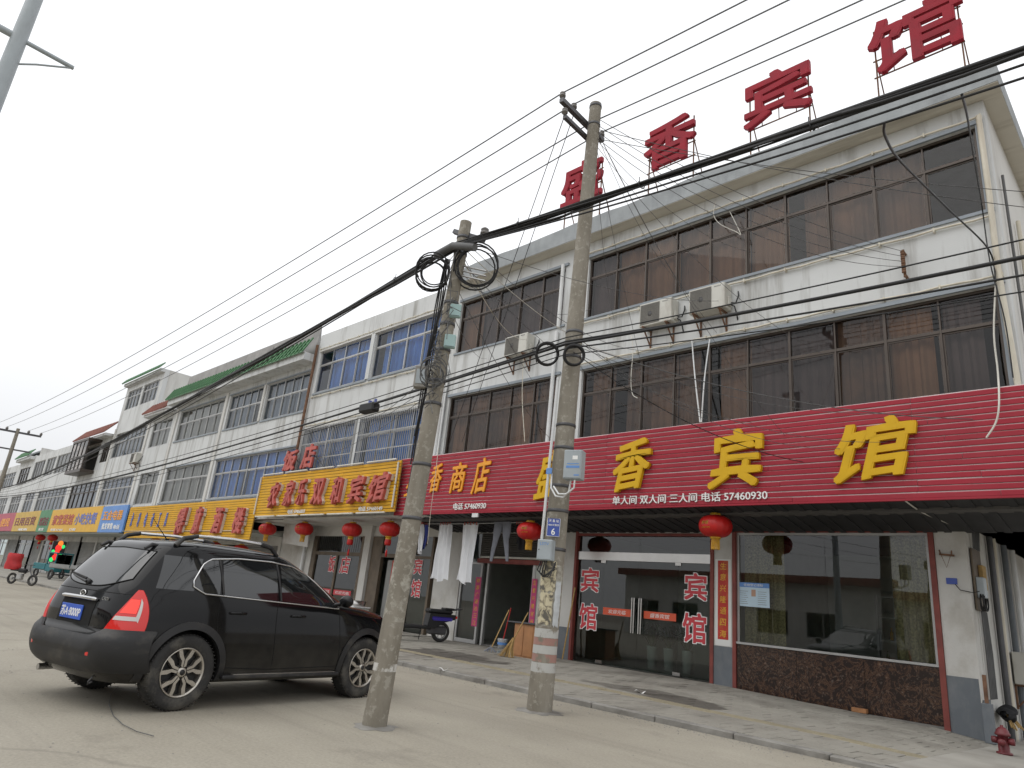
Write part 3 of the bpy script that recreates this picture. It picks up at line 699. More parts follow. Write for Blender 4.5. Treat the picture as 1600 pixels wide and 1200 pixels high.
# ground floor B
gb = MB(); gb.box(-20.25, -19.9, YG-.1, YG+.3, -.1, 3.3); gb.box(-26.2, -23.75, YG, YG+.3, -.1, 3.3); gb.box(-26.2, -16.45, YG+.02, YG+.3, 2.95, 3.3); MB().box(-26.2, -16.4, 18.5, 18.7, 0, 3.3).build('back_wall', MAT['room_wall'], HB); MB().box(-26.2, -26.0, YG+.31, 18.5, 0, 3.3).build('party_wall', MAT['room_wall'], HB)
gb.build('shop_wall', MAT['wall_ground'], HB)
pmat('wood_brown', (.13, .10, .07), .6, var=.2, scale=4)
fb = MB()
for a, b in ((-23.7, -23.45), (-20.55, -20.27), (-19.88, -19.3), (-18.2, -18.05), (-16.72, -16.62), (-17.75, -17.68)): fb.box(a, b, YG+.0, YG+.12, .1, 2.95)
fb.box(-23.45, -20.55, YG+.01, YG+.11, 2.28, 2.4); fb.box(-19.3, -18.2, YG+.01, YG+.11, 2.28, 2.4); fb.box(-22.05, -21.95, YG+.02, YG+.1, .1, 2.28); fb.box(-18.05, -16.72, YG+.01, YG+.11, 2.28, 2.36)
fbo = fb.build('door_frame', MAT['wood_brown'], HB)
for a, b, z0, z1 in ((-23.45, -22.05, .1, 2.28), (-21.95, -20.55, .1, 2.28), (-23.45, -20.55, 2.4, 2.95), (-19.3, -18.2, 2.4, 2.95), (-18.05, -17.75, .1, 2.28), (-17.68, -16.72, .1, 2.28), (-18.05, -16.72, 2.36, 2.95)):
    MB().add([(a, YG+.06, z0), (b, YG+.06, z0), (b, YG+.06, z1), (a, YG+.06, z1)], [(0, 1, 2, 3)]).build('pane', MAT['glass_door'], fbo, fix=False)
MB().box(-19.0, -18.22, YG+.09, YG+.13, .1, 2.2).build('door_leaf', MAT['shutter_grey'], HB)
bars = MB()
for i in range(22): bars.tube([(-23.4+i*.13, YG-.02, 2.42), (-23.4+i*.13, YG-.02, 2.95)], .008, 5)
bars.build('transom_bars', MAT['dark_steel'], HB)
MB().box(-24.6, -16.2, YG+.3, 18.5, -.05, .11).build('shop_floor', MAT['tile_floor'], HB)
MB().box(BX0, BX1, YF-.1, 18.6, 3.302, 3.36).box(-26.2, BX0-.01, YF+.25, 18.6, 3.31, 3.36).build('overhang_soffit', MAT['wall_ground'], HB)
MB().tube([(-24.15, YG-.1, .1), (-24.15, YG-.1, 3.3)], .06, 8).build('drain_pipe', MAT['white_pvc'], HB)

# ---------------------------------------------------------------- C: green tiled eave
HC = thing('green_eave_building', 'white building with green tiled eave, beige and grey curtained windows', 'building', (-30, YG, 0), local=False)
CX0, CX1 = -37.2, -23.21
c3 = [lin(-26.98, -23.5, 5), lin(-30.6, -27.3, 5), lin(-36.5, -31.2, 6)]
c2 = [lin(-30.6, -23.5, 9), lin(-36.5, -31.2, 5)]
hc = [(g[0], g[-1], 7.42, 9.02) for g in c3]+[(g[0], g[-1], 4.3, 6.02) for g in c2]
facade(HC, CX0, CX1, (3.38, 9.62), hc); shell(HC, CX0, CX1, 3.38, 9.6)
for i, g in enumerate(c3): win_bay(HC, g, 7.42, 8.35, 9.02, YF+.10, 'alu_frame', 'glass_grey', 'curtain_beige' if i == 2 else 'curtain_bluegrey')
for i, g in enumerate(c2): win_bay(HC, g, 4.3, 5.42, 6.02, YF+.10, 'alu_frame', 'glass_blue' if i == 0 else 'glass_grey', 'curtain_beige' if i == 1 else 'curtain_blue')
for x_ in (-30.9, -36.9): pilaster(HC, x_, 3.4, 9.2, .22)
pilaster(HC, -27.14, 7.42, 9.02, .16)
for g, za, zb in [(g, 7.42, 9.02) for g in c3]+[(g, 4.3, 6.02) for g in c2]:
    MB().box(g[0]-.06, g[-1]+.06, YF-.04, YF+.05, za-.07, za-.004).build('window_sill', MAT['lintel_grey'], HC)
    MB().box(g[0]-.06, g[-1]+.06, YF-.05, YF+.05, zb+.004, zb+.06).build('window_lintel', MAT['lintel_grey'], HC)
eave_box(HC, CX0, CX1-.01, 11.45, 9.30, 9.60)
tile_eave(HC, CX0-.1, CX1-.02, 11.38, 9.56, 11.72, 10.22)
rdg = onX(300, 588, CX0+.3); rr = MB(); rr.prism([(12.3, 9.6), (rdg.y*2-12.3, 9.6), (rdg.y*2-12.3, 10.0), (rdg.y, rdg.z), (12.3, 10.1)], CX0+.02, CX1-.5, 'YZ'); rr.build('main_roof', MAT['tile_grey'], HC)
shopfront(HC, -40.5, -26.3, 2.9, ['d', 's', 'd', 's'])
# ---------------------------------------------------------------- D: four-storey block with a lower bay E
HD = thing('tall_house', 'four storey white house with narrow green tiled eave, taller than its neighbours', 'building', (-44, YG, 0), local=False)
DX0, DX1 = -47.2, -40.75
d4 = [lin(-46.7, -44.2, 4), lin(-43.9, -41.3, 4)]; d3 = [lin(-46.8, -41.2, 8)]; d2 = [lin(-46.8, -41.2, 7)]
hd = [(g[0], g[-1], 10.35, 11.6) for g in d4]+[(g[0], g[-1], 7.3, 8.85) for g in d3]+[(g[0], g[-1], 4.4, 6.0) for g in d2]
facade(HD, DX0, DX1, (2.9, 12.1), hd); shell(HD, DX0, DX1, 2.9, 12.1, yb=15.5)
for g in d4: win_bay(HD, g, 10.35, 11.2, 11.6, YF+.08, 'alu_frame', 'glass_grey', 'curtain_bluegrey', curtain_skip=(.3,))
for g in d3: win_bay(HD, g, 7.3, 8.3, 8.85, YF+.08, 'alu_frame', 'glass_grey', 'curtain_bluegrey')
for g in d2: win_bay(HD, g, 4.4, 5.4, 6.0, YF+.08, 'alu_frame', 'glass_blue', 'curtain_bluegrey')
eave_box(HD, DX0, DX1, 11.75, 11.92, 12.1); tile_eave(HD, DX0-.05, DX1+.05, 11.66, 12.08, 11.9, 12.42)
pilaster(HD, DX0+.12, 2.9, 9.2, .2); pilaster(HD, -40.95, 2.9, 9.4, .3)
HE = thing('narrow_house', 'narrow white house front with small maroon tiled roof beside taller block', 'building', (-39, YG, 0), local=False)
e3 = lin(-40.3, -37.5, 3)
he = [(e3[0], e3[-1], 7.4, 8.85), (e3[0], e3[-1], 4.3, 6.0)]
facade(HE, -40.74, -37.21, (2.9, 9.2), he); shell(HE, -40.74, -37.21, 2.9, 9.2, yb=18)
win_bay(HE, e3, 7.4, 8.35, 8.85, YF+.08, 'alu_frame', 'glass_grey', 'curtain_beige')
win_bay(HE, e3, 4.3, 5.4, 6.0, YF+.08, 'alu_frame', 'glass_grey', 'curtain_beige')
eave_box(HE, -40.7, -37.25, 11.5, 9.05, 9.2); tile_eave(HE, -40.7, -37.25, 11.42, 9.20, 11.9, 9.85, 'tile_red')
# ---------------------------------------------------------------- F: red roofed house with box balcony
HF = thing('red_roof_house', 'white house with red tiled roof and a dark glazed box balcony', 'building', (-51, YG, 0), local=False)
f3 = lin(-49.0, -47.5, 3); f2 = lin(-53.8, -47.6, 6)
facade(HF, -54.3, -47.21, (2.9, 8.9), [(f3[0], f3[-1], 7.2, 8.5), (f2[0], f2[-1], 4.4, 6.0), (-53.0, -49.6, 6.8, 8.5)])
shell(HF, -54.3, -47.21, 2.9, 8.9, yb=18)
win_bay(HF, f3, 7.2, 8.1, 8.5, YF+.08, 'brown_frame', 'glass_grey', 'curtain_beige')
win_bay(HF, f2, 4.4, 5.4, 6.0, YF+.08, 'brown_frame', 'glass_grey', 'curtain_bluegrey', curtain_skip=(.2, .5))
bal = MB(); bal.box(-53.1, -49.5, 11.2, YF-.01, 6.55, 6.75); bal.box(-53.1, -49.5, 11.2, YF-.01, 8.6, 8.75)
for x_ in lin(-53.05, -49.55, 4): bal.box(x_-.04, x_+.04, 11.22, 11.3, 6.75, 8.6)
bal.box(-53.1, -49.5, 11.22, 11.28, 7.55, 7.62); bo = bal.build('balcony', MAT['brown_frame'], HF)
for a, b in zip(lin(-53.05, -49.55, 4), lin(-53.05, -49.55, 4)[1:]):
    MB().add([(a, 11.25, 6.75), (b, 11.25, 6.75), (b, 11.25, 8.6), (a, 11.25, 8.6)], [(0, 1, 2, 3)]).build('pane', MAT['glass_brown'], bo, fix=False)
eave_box(HF, -54.3, -47.25, 11.5, 8.75, 8.9); tile_eave(HF, -54.3, -47.25, 11.42, 8.92, 12.1, 9.75, 'tile_red')
# ---------------------------------------------------------------- G, H, I
HG = thing('parapet_house', 'long white house with flat parapet and wide grey windows', 'building', (-61, YG, 0), local=False)
g3_ = [lin(-67.4, -63.9, 4), lin(-63.4, -60.6, 3), lin(-60.2, -54.9, 5)]; g2_ = [lin(-67.2, -64.0, 3), lin(-63.0, -54.8, 8)]
facade(HG, -68.0, -54.31, (2.9, 9.1), [(g[0], g[-1], 7.15, 8.55) for g in g3_]+[(g[0], g[-1], 4.4, 6.0) for g in g2_]); shell(HG, -68.0, -54.31, 2.9, 9.1, yb=18)
for i, g in enumerate(g3_): win_bay(HG, g, 7.15, None, 8.55, YF+.08, 'alu_frame', 'glass_grey', 'curtain_beige', curtain=(i != 0))
for g in g2_: win_bay(HG, g, 4.4, 5.4, 6.0, YF+.08, 'alu_frame', 'glass_grey', 'curtain_bluegrey', curtain_skip=(.3, .6))
HH = thing('gabled_house', 'white house with raised side wall and pale green tiled eave', 'building', (-70, YG, 0), local=False)
h3 = lin(-72.5, -68.6, 4)
facade(HH, -73.2, -68.01, (2.9, 9.2), [(h3[0], h3[-1], 6.9, 8.3), (h3[0], h3[-1], 4.3, 5.9)]); shell(HH, -73.2, -68.01, 2.9, 9.9, yb=18)
win_bay(HH, h3, 6.9, 7.8, 8.3, YF+.08, 'brown_frame', 'glass_grey', 'curtain_beige'); win_bay(HH, h3, 4.3, 5.3, 5.9, YF+.08, 'alu_frame', 'glass_grey', 'curtain_beige')
eave_box(HH, -73.2, -68.05, 11.6, 8.85, 9.1); tile_eave(HH, -73.2, -68.2, 11.5, 9.1, 11.9, 9.7)
HI = thing('end_house', 'pale house closing the far end of the terrace', 'building', (-82, YG, 0), local=False)
i3 = [lin(-79, -74, 5), lin(-88, -80, 7)]
facade(HI, -95, -73.21, (2.9, 8.8), [(g[0], g[-1], 6.9, 8.2) for g in i3]+[(g[0], g[-1], 4.3, 5.9) for g in i3]); shell(HI, -95, -73.21, 2.9, 8.8, yb=18)
for g in i3: win_bay(HI, g, 6.9, 7.8, 8.2, YF+.08, 'alu_frame', 'glass_grey', 'curtain_bluegrey'); win_bay(HI, g, 4.3, 5.3, 5.9, YF+.08, 'alu_frame', 'glass_grey', 'curtain_beige')
shopfront(HD, -47.2, -40.8, 2.8, ['d', 's']); shopfront(HF, -54.3, -47.2, 2.8, ['s', 's']); shopfront(HG, -68, -54.3, 2.8, ['s', 'd', 's', 's']); shopfront(HH, -73.2, -68, 2.8, ['d']); shopfront(HI, -95, -73.2, 2.8, ['s', 'd', 's', 'd', 's'])
# ---------------------------------------------------------------- houses across the road (seen mirrored in the shop glass)
for i, (xa, xb, h, lab) in enumerate(((-34, -14, 4.4, 'cream low house across the road mirrored in shop glass'), (-13.5, 4, 3.7, 'low grey workshop across the road with red roof edge'), (5, 24, 4.8, 'white low house across the road behind the photographer'))):
    hh = thing('roadside_house', lab, 'building', ((xa+xb)/2, -21, 0), local=False)
    ho = []
    for z0, z1 in ((1.0, 2.6), (4.4, 6.0)):
        if z1 < h-.8: ho += [(q, q+2.2, z0, z1) for q in np.arange(xa+1, xb-2.4, 3.4)]
    facade(hh, xa, xb, (0, h), ho, y=-21.24, m='wall_side')
    MB().box(xa, xb, -29, -21.25, h-.2, h).box(xa, xa+.2, -29, -21.25, 0, h-.2).box(xb-.2, xb, -29, -21.25, 0, h-.2).box(xa, xb, -23, -22.8, 0, h-.2).build('roof_slab', MAT['concrete_fascia'], hh)
    MB().box(xa-.3, xb+.3, -21.25, -20.3, h+.02, h+.5).build('roof_edge', MAT['tile_red'], hh)
    for (a, b, z0, z1) in ho:
        f = MB(); f.box(a, b, -21.10, -21.05, z0, z0+.06).box(a, b, -21.10, -21.05, z1-.06, z1)
        for xx in (a, (a+b)/2-.03, b-.06): f.box(xx, xx+.06, -21.11, -21.04, z0, z1)
        fo = f.build('window', MAT['alu_frame'], hh)
        MB().add([(b, -21.08, z0), (a, -21.08, z0), (a, -21.08, z1), (b, -21.08, z1)], [(0, 1, 2, 3)]).build('pane', MAT['glass_brown'], fo, fix=False)
# ================================================================ shop signs
UXV, UZV = (1, 0, 0), (0, 0, 1)
def slat_sign(name, label, x0, x1, z0, z1, y, rows, m, mb_, seg=3.0):
    s = thing(name, label, 'sign', ((x0+x1)/2, y, z0), local=False)
    MB().box(x0, x1, y+.018, y+.05, z0, z1).build('backing', MAT[mb_], s)
    ph = (z1-z0)/rows
    for r in range(rows):
        za = z0+r*ph; j0 = x0-(seg*(.15+.7*((r*37) % 10)/10) if r % 3 == 0 else seg*.5)
        xs = [x0]; q = j0+seg
        while q < x1-.1:
            if q > x0+.1: xs.append(q)
            q += seg
        xs.append(x1)
        for a, b in zip(xs, xs[1:]):
            h = ph-.015; dy = random.uniform(-.002, .002); dz = random.uniform(-.004, .004)
            t = MB(); t.prism([(y+dy, za+.006+dz), (y+dy, za+h-.012+dz), (y+.008+dy, za+h+dz), (y+.017, za+h+dz), (y+.017, za+.004+dz), (y+.010+dy, za+dz)], a+.003, b-.003, 'YZ')
            t.build('slat', MAT[m], s)
    return s
SY = 11.78
RS = slat_sign('hotel_sign', 'long red slatted sign board with gold brush characters above the glass entrance', -16.45, -.42, 3.36, 4.98, SY, 17, 'slat_red', 'sign_back')
MB().box(-16.45, -.42, SY-.004, SY+.055, 3.325, 3.358).build('edge_trim', MAT['slat_red'], RS)
sb = MB()
for xx in np.arange(-15.5, -.5, 2.5): sb.box(xx-.02, xx+.02, SY+.052, YF+.1, 3.6, 3.64); sb.box(xx-.02, xx+.02, SY+.052, YF+.1, 4.7, 4.74)
sb.build('bracket', MAT['dark_steel'], RS)
def px_char(parent, ch, uv0, uv1, y, m, offset=.02, shear=0., ext=.03, name='character', bevel=0., warp=None):
    a = onY(*uv0, y); b = onY(*uv1, y)      # uv0 = lower left, uv1 = upper right of the character in the photograph
    return text_on(name, ch, ((a.x+b.x)/2, y, (a.z+b.z)/2), UXV, UZV, MAT[m], abs(b.x-a.x), abs(b.z-a.z), ext, offset, shear, bevel, parent, warp)
def brush(k=.06, ph=0.):
    def f(a, b): return a+k*.5*np.sin(b*5+ph), b+k*np.sin(a*3.5+ph)*.6+a*.06
    return f
cy_ = SY-.05
for ch, u0, u1, ph in (('盛', (836, 778), (884, 703), .3), ('香', (957, 768), (1018, 686), 1.), ('宾', (1107, 764), (1194, 668), 2.), ('馆', (1305, 752), (1430, 650), .7)):
    px_char(RS, ch, u0, u1, cy_, 'gold_letter', .024, .16, .045, warp=brush(.05, ph))
for ch, u0, u1, ph in (('盛', (632, 774), (665, 736), .3), ('香', (670, 770), (693, 725), 1.), ('商', (702, 771), (731, 722), 2.), ('店', (736, 772), (768, 715), .7)):
    px_char(RS, ch, u0, u1, SY-.03, 'orange_letter', .018, .15, .02, warp=brush(.03, ph))
px_char(RS, '单人间 双人间 三人间 电话 57460930', (957, 789), (1199, 765), SY-.016, 'white_letter', .007, 0, .012, name='lettering')
px_char(RS, '电话 57460930', (708, 797), (760, 784), SY-.016, 'white_letter', .007, 0, .012, name='lettering')
MB().box(*sorted((onY(738, 799, SY).x, onY(747, 799, SY).x)), SY+.0, SY+.04, 3.22, 3.32).build('junction_box', MAT['white_pvc'], RS)
# ---------------------------------------------------------------- yellow guesthouse sign
Y2 = 11.60
S2 = slat_sign('guesthouse_sign', 'yellow slatted sign with seven red raised characters and white tube border', -24.9, -16.2, 3.40, 4.90, Y2, 15, 'slat_yellow', 'sign_back_yellow', 3.6)
tb = MB()
def seg_tube(a, b, n):
    a = Vector(a); b = Vector(b)
    for i in range(n): tb.tube([a+(b-a)*(i/n+.012), a+(b-a)*((i+1)/n-.012)], .028, 8)
seg_tube((-24.85, Y2-.04, 4.93), (-16.3, Y2-.04, 4.93), 5); seg_tube((-24.8, Y2-.04, 3.38), (-16.5, Y2-.04, 3.38), 5); seg_tube((-24.88, Y2-.04, 3.45), (-24.88, Y2-.04, 4.88), 1); seg_tube((-16.28, Y2-.04, 3.5), (-16.28, Y2-.04, 4.85), 2)
tb.build('border_tube', MAT['cable_white'], S2)
sb = MB()
for xx in np.arange(-24.5, -16.4, 2.0): sb.box(xx-.02, xx+.02, Y2+.052, YF-.003, 3.6, 3.64); sb.box(xx-.02, xx+.02, Y2+.052, YF-.003, 4.7, 4.74)
sb.build('bracket', MAT['dark_steel'], S2)
cs_ = [('农', 419, 440), ('家', 443, 463), ('乐', 463, 482), ('双', 486, 511), ('和', 517, 540), ('宾', 544, 574), ('馆', 576, 612)]
for i, (ch, a, b) in enumerate(cs_):
    t = (a-419)/190; zc = 792-t*12
    o = px_char(S2, ch, (a, 793-t*11), (b, 754-t*19), Y2-.10, 'red_worn', .022, .18, .09, warp=brush(.04, i))
    bk = px_char(S2, ch, (a+1, 793-t*11), (b+3, 754-t*19), Y2-.045, 'letter_side', .03, .18, .05, name='character_rim', warp=brush(.04, i))
px_char(S2, '电话 57466833', (449, 803), (477, 795), Y2-.016, 'white_letter', .007, 0, .012, name='lettering')
px_char(S2, '电话 57460149', (560, 799), (598, 790), Y2-.016, 'white_letter', .007, 0, .012, name='lettering')
# red characters standing on top of it
FD = thing('rooftop_characters_small', 'two weathered red characters on iron brackets above the yellow guesthouse sign', 'sign', (-22.5, Y2+.1, 4.9), local=False)
for ch, u0, u1 in (('饭', (441, 737), (467, 702)), ('店', (469, 733), (497, 692))): px_char(FD, ch, u0, u1, Y2+.1, 'red_worn', .035, .16, .04)
MB().bar((-23.2, Y2+.16, 4.95), (-21.2, Y2+.16, 4.95), .04, .04).bar((-22.9, Y2+.16, 4.93), (-22.9, Y2+.16, 5.6), .03, .03).bar((-21.6, Y2+.16, 4.93), (-21.6, Y2+.16, 5.6), .03, .03).bar((-22.9, Y2+.17, 5.5), (-22.2, Y2+.17, 4.95), .025, .025).bar((-21.6, Y2+.17, 5.5), (-20.7, Y2+.17, 4.95), .025, .025).build('bracket', MAT['dark_steel'], FD)
FD.name = 'sign_topper'
# ---------------------------------------------------------------- yellow restaurant sign
Y3 = 11.85
S3 = slat_sign('restaurant_sign', 'yellow slatted sign with blue lettering and four red raised characters', -40.0, -25.45, 2.58, 4.16, Y3, 16, 'slat_yellow', 'sign_back_yellow', 4.0)
sb = MB()
for xx in np.arange(-39.5, -25.6, 3.4): sb.box(xx-.02, xx+.02, Y3+.052, YF+.02, 2.9, 2.94); sb.box(xx-.02, xx+.02, Y3+.052, YF+.02, 3.9, 3.94)
sb.build('bracket', MAT['dark_steel'], S3)
for i, (ch, a, b) in enumerate((('得', 273, 295), ('意', 300, 320), ('酒', 331, 353), ('楼', 363, 386))):
    v0, v1 = (834, 793) if i != 0 else (834, 794)
    px_char(S3, ch, (a, v0), (b, v1), Y3-.11, 'red_worn', .03, .15, .1, warp=brush(.05, i)); px_char(S3, ch, (a+1, v0), (b+3, v1), Y3-.05, 'letter_side', .04, .15, .05, name='character_rim', warp=brush(.05, i))
for i, ch in enumerate('永利电动工具'):
    px_char(S3, ch, (202+i*10.6, 823), (210.5+i*10.6, 801), Y3-.02, 'blue_letter', .015, .12, .015)
px_char(S3, '电话57466033', (240, 838), (258, 833), Y3-.012, 'white_letter', .007, 0, .01, name='lettering'); px_char(S3, '电话57466033', (323, 842), (345, 836), Y3-.012, 'white_letter', .007, 0, .01, name='lettering')
# ---------------------------------------------------------------- flat signs further along
pmat('sign_blue', (.12, .27, .60), .5, var=.08); pmat('sign_green', (.06, .22, .10), .5, var=.1); pmat('sign_orange', (.70, .40, .03), .5, var=.06); pmat('sign_olive', (.55, .36, .06), .5, var=.1); pmat('sign_crimson', (.42, .07, .11), .5, var=.1); pmat('sign_maroon', (.20, .04, .05), .5, var=.1)
def panel_sign(name, label, x0, x1, z0, z1, m, texts, y=11.8):
    s = thing(name, label, 'sign', ((x0+x1)/2, y, z0), local=False)
    MB().bbox(x0+.01, x1-.01, y, y+.1, z0, z1, .01).build('panel', MAT[m], s)
    sb = MB()
    for xx in (x0+.4, x1-.4): sb.box(xx-.03, xx+.03, y+.102, YF-.003, z1-.5, z1-.44)
    sb.build('bracket', MAT['dark_steel'], s)
    for (t, xa, xb, za, zb, mm) in texts: text_on('lettering', t, ((xa+xb)/2, y-.012, (za+zb)/2), UXV, UZV, MAT[mm], xb-xa, zb-za, .01, .02, 0, 0, s)
    return s
panel_sign('hardware_sign', 'sky blue sign panel with yellow and white lettering', -44.6, -40.3, 2.84, 4.30, 'sign_blue', [('五金电器', -44.2, -40.8, 3.5, 4.05, 'orange_letter'), ('批发零售', -43.9, -42.0, 3.0, 3.35, 'white_letter'), ('电话', -41.8, -40.8, 3.0, 3.25, 'white_letter')])
panel_sign('eatery_sign', 'amber sign panel with faded orange and blue lettering', -56.0, -44.62, 2.86, 4.35, 'sign_orange', [('家常菜馆', -55.2, -50.2, 3.3, 4.0, 'red_worn'), ('小吃快餐', -49.8, -45.3, 3.3, 4.0, 'blue_letter'), ('电话 57466', -55, -52, 2.93, 3.1, 'white_letter'), ('订餐', -50.5, -49, 2.93, 3.1, 'white_letter')])
panel_sign('barber_sign', 'green sign panel with a dark maroon band', -59.3, -56.02, 2.86, 4.40, 'sign_green', [('理发店', -58.9, -56.4, 3.3, 3.9, 'sign_maroon'), ('美发', -58.5, -57, 2.95, 3.15, 'white_letter')])
panel_sign('grocery_sign', 'dull ochre sign panel with dark red lettering', -67.5, -59.32, 2.92, 4.40, 'sign_olive', [('日用百货', -66.8, -60.2, 3.35, 4.0, 'sign_maroon'), ('烟酒', -65, -62, 2.97, 3.15, 'white_letter')])
panel_sign('supermarket_sign', 'crimson sign panel at the far end with white lettering', -80.0, -67.52, 2.95, 4.42, 'sign_crimson', [('超市', -79, -74, 3.3, 4.0, 'white_letter'), ('便民', -72.5, -69, 3.3, 4.0, 'orange_letter')])
# ---------------------------------------------------------------- big red characters standing on the roof
YR = 11.80
roof = [('盛', (876, 328), (944, 240), 'behind the tall concrete pole'), ('香', (1006, 268), (1088, 168), 'second from the tall pole'), ('宾', (1163, 203), (1267, 93), 'third from the tall pole'), ('馆', (1359, 110), (1503, -6), 'nearest the right roof corner')]
labs = ['large red roof character standing just behind the tall concrete pole', 'large red roof character with a box shaped base, next after the one behind the pole', 'large red roof character with a roof shaped top and two splayed feet', 'large red roof character in two halves, nearest the roof corner']
for (ch, u0, u1, _), lab in zip(roof, labs):
    a = onY(*u0, YR); b = onY(*u1, YR); t = thing('roof_character', lab, 'sign', ((a.x+b.x)/2, YR, 10.6), local=False, group='red characters standing on the hotel roof')
    x0, x1 = a.x, b.x; z0, z1 = 11.42, 12.66
    def slant(p, q, xm=(x0+x1)/2): return p, q
    text_on('character', ch, ((x0+x1)/2, YR, (z0+z1)/2), UXV, UZV, MAT['red_letter'], x1-x0, z1-z0, .05, .022, 0, 0, t)
    fr = MB()
    for xx in (x0+.1, x1-.1):
        fr.bar((xx, YR+.08, 10.58), (xx, YR+.08, z1-.1), .025, .025); fr.bar((xx, YR+.09, z0+.5), (xx+.02, YR+.75, 10.58), .02, .02)
    for zz in (z0+.03, z0+.42, z0+.82): fr.bar((x0+.05, YR+.075, zz), (x1-.05, YR+.075, zz), .022, .022)
    for k in range(1, 4): xx = x0+(x1-x0)*k/4; fr.bar((xx, YR+.08, z0+.02), (xx, YR+.08, z1-.15), .015, .015)
    fr.build('stand', MAT['rust'], t)
# ================================================================ poles and cables
def pole_mat(name, bands, paper):
    """spun concrete; painted bands (z0,z1,colour) and a zone of torn bill remnants (z0,z1)"""
    m = bpy.data.materials.new(name); m.use_nodes = True; n = m.node_tree.nodes; L = m.node_tree.links; b = n['Principled BSDF']; b.inputs['Roughness'].default_value = .88
    tc = n.new('ShaderNodeTexCoord'); sp = n.new('ShaderNodeSeparateXYZ'); L.new(tc.outputs['Object'], sp.inputs[0])
    def noise(scale, det=6, st=None):
        z = n.new('ShaderNodeTexNoise'); z.inputs['Scale'].default_value = scale; z.inputs['Detail'].default_value = det; z.inputs['Roughness'].default_value = .65
        if st:
            mp = n.new('ShaderNodeMapping'); mp.inputs['Scale'].default_value = st; L.new(tc.outputs['Object'], mp.inputs[0]); L.new(mp.outputs[0], z.inputs[0])
        else: L.new(tc.outputs['Object'], z.inputs[0])
        return z.outputs[0]
    def ramp(src, p0, p1, c0=(0, 0, 0), c1=(1, 1, 1)):
        r = n.new('ShaderNodeValToRGB'); e = r.color_ramp.elements; e[0].position = p0; e[1].position = p1; e[0].color = (*c0, 1); e[1].color = (*c1, 1); L.new(src, r.inputs[0]); return r.outputs[0]
    def mix(f, a, c):
        x = n.new('ShaderNodeMix'); x.data_type = 'RGBA'; L.new(f, x.inputs[0]); L.new(a, x.inputs[6])
        if isinstance(c, tuple): x.inputs[7].default_value = (*c, 1)
        else: L.new(c, x.inputs[7])
        return x.outputs[2]
    def math_(op, a, c=None):
        x = n.new('ShaderNodeMath'); x.operation = op; x.use_clamp = op in ('MULTIPLY',)
        for k, s in ((0, a), (1, c)):
            if s is None: continue
            if isinstance(s, (int, float)): x.inputs[k].default_value = s
            else: L.new(s, x.inputs[k])
        return x.outputs[0]
    def zmask(z0, z1, wob=.03):
        zz = math_('ADD', sp.outputs[2], math_('MULTIPLY', math_('SUBTRACT', noise(9), .5), wob*2))
        return math_('MULTIPLY', math_('GREATER_THAN', zz, z0), math_('LESS_THAN', zz, z1))
    c = ramp(noise(5, 8, (1, 1, .35)), .3, .7, (.185, .165, .13), (.29, .265, .22))
    c = mix(ramp(noise(3, 8, (3, 3, .25)), .55, .75, c1=(.7, .7, .7)), c, (.17, .145, .11))
    c = mix(math_('MULTIPLY', ramp(noise(14, 4), .55, .62), .5), c, (.40, .38, .33))
    for (z0, z1, colr, cover) in bands:
        f = math_('MULTIPLY', zmask(z0, z1, .01), ramp(noise(7, 6), .40-cover*.3, .50-cover*.3, c1=(.85, .85, .85)))
        c = mix(f, c, colr)
    for (z0, z1, thr) in paper:
        f = math_('MULTIPLY', zmask(z0, z1, .12), ramp(noise(8, 7), thr, thr+.05))
        c = mix(f, c, ramp(noise(21, 5), .35, .7, (.25, .23, .19), (.46, .44, .38)))
    L.new(c, b.inputs['Base Color'])
    bp = n.new('ShaderNodeBump'); bp.inputs['Strength'].default_value = .4; bp.inputs['Distance'].default_value = .012; L.new(noise(35, 6), bp.inputs['Height']); L.new(bp.outputs[0], b.inputs['Normal'])
    MAT[name] = m
W_ = (.50, .50, .48); RD = (.36, .19, .16)
pole_mat('pole_tall', [(.46, .57, W_, .22), (.58, .67, RD, .05), (.675, .77, W_, .25), (.775, .86, RD, .0), (.865, .97, W_, .15)], [(1.0, 1.75, .47)])
pole_mat('pole_short', [(.50, .57, (.62, .61, .58), -.1)], [(.95, 1.55, .52), (.2, .5, .68), (1.5, 1.9, .62), (.5, .95, .67)])
def shaft(b, t, r0, r1, m, parent):
    b = Vector(b); t = Vector(t); pts = [b+(t-b)*(i/24) for i in range(25)]
    o = MB().tube(pts, [r0+(r1-r0)*i/24 for i in range(25)], 24)
    return o.build('shaft', MAT[m], parent)
def lerp(a, b, t): return Vector(a)+(Vector(b)-Vector(a))*t
def ring(mb, p, r, axis, tr, n=24, wob=0., turns=1):
    ax = Vector(axis).normalized(); u = ax.orthogonal().normalized(); v = ax.cross(u); pts = []
    N = int(n*turns)
    for i in range(N+1):
        th = 2*math.pi*i/n; rr = r*(1+wob*math.sin(.41*th)); pts.append(Vector(p)+u*(rr*math.cos(th)+r*wob*.8*math.sin(.23*th))+v*(rr*math.sin(th)+r*wob*.8*math.cos(.31*th))+ax*(.03*math.sin(th*.27)))
    mb.tube(pts, tr, 6)
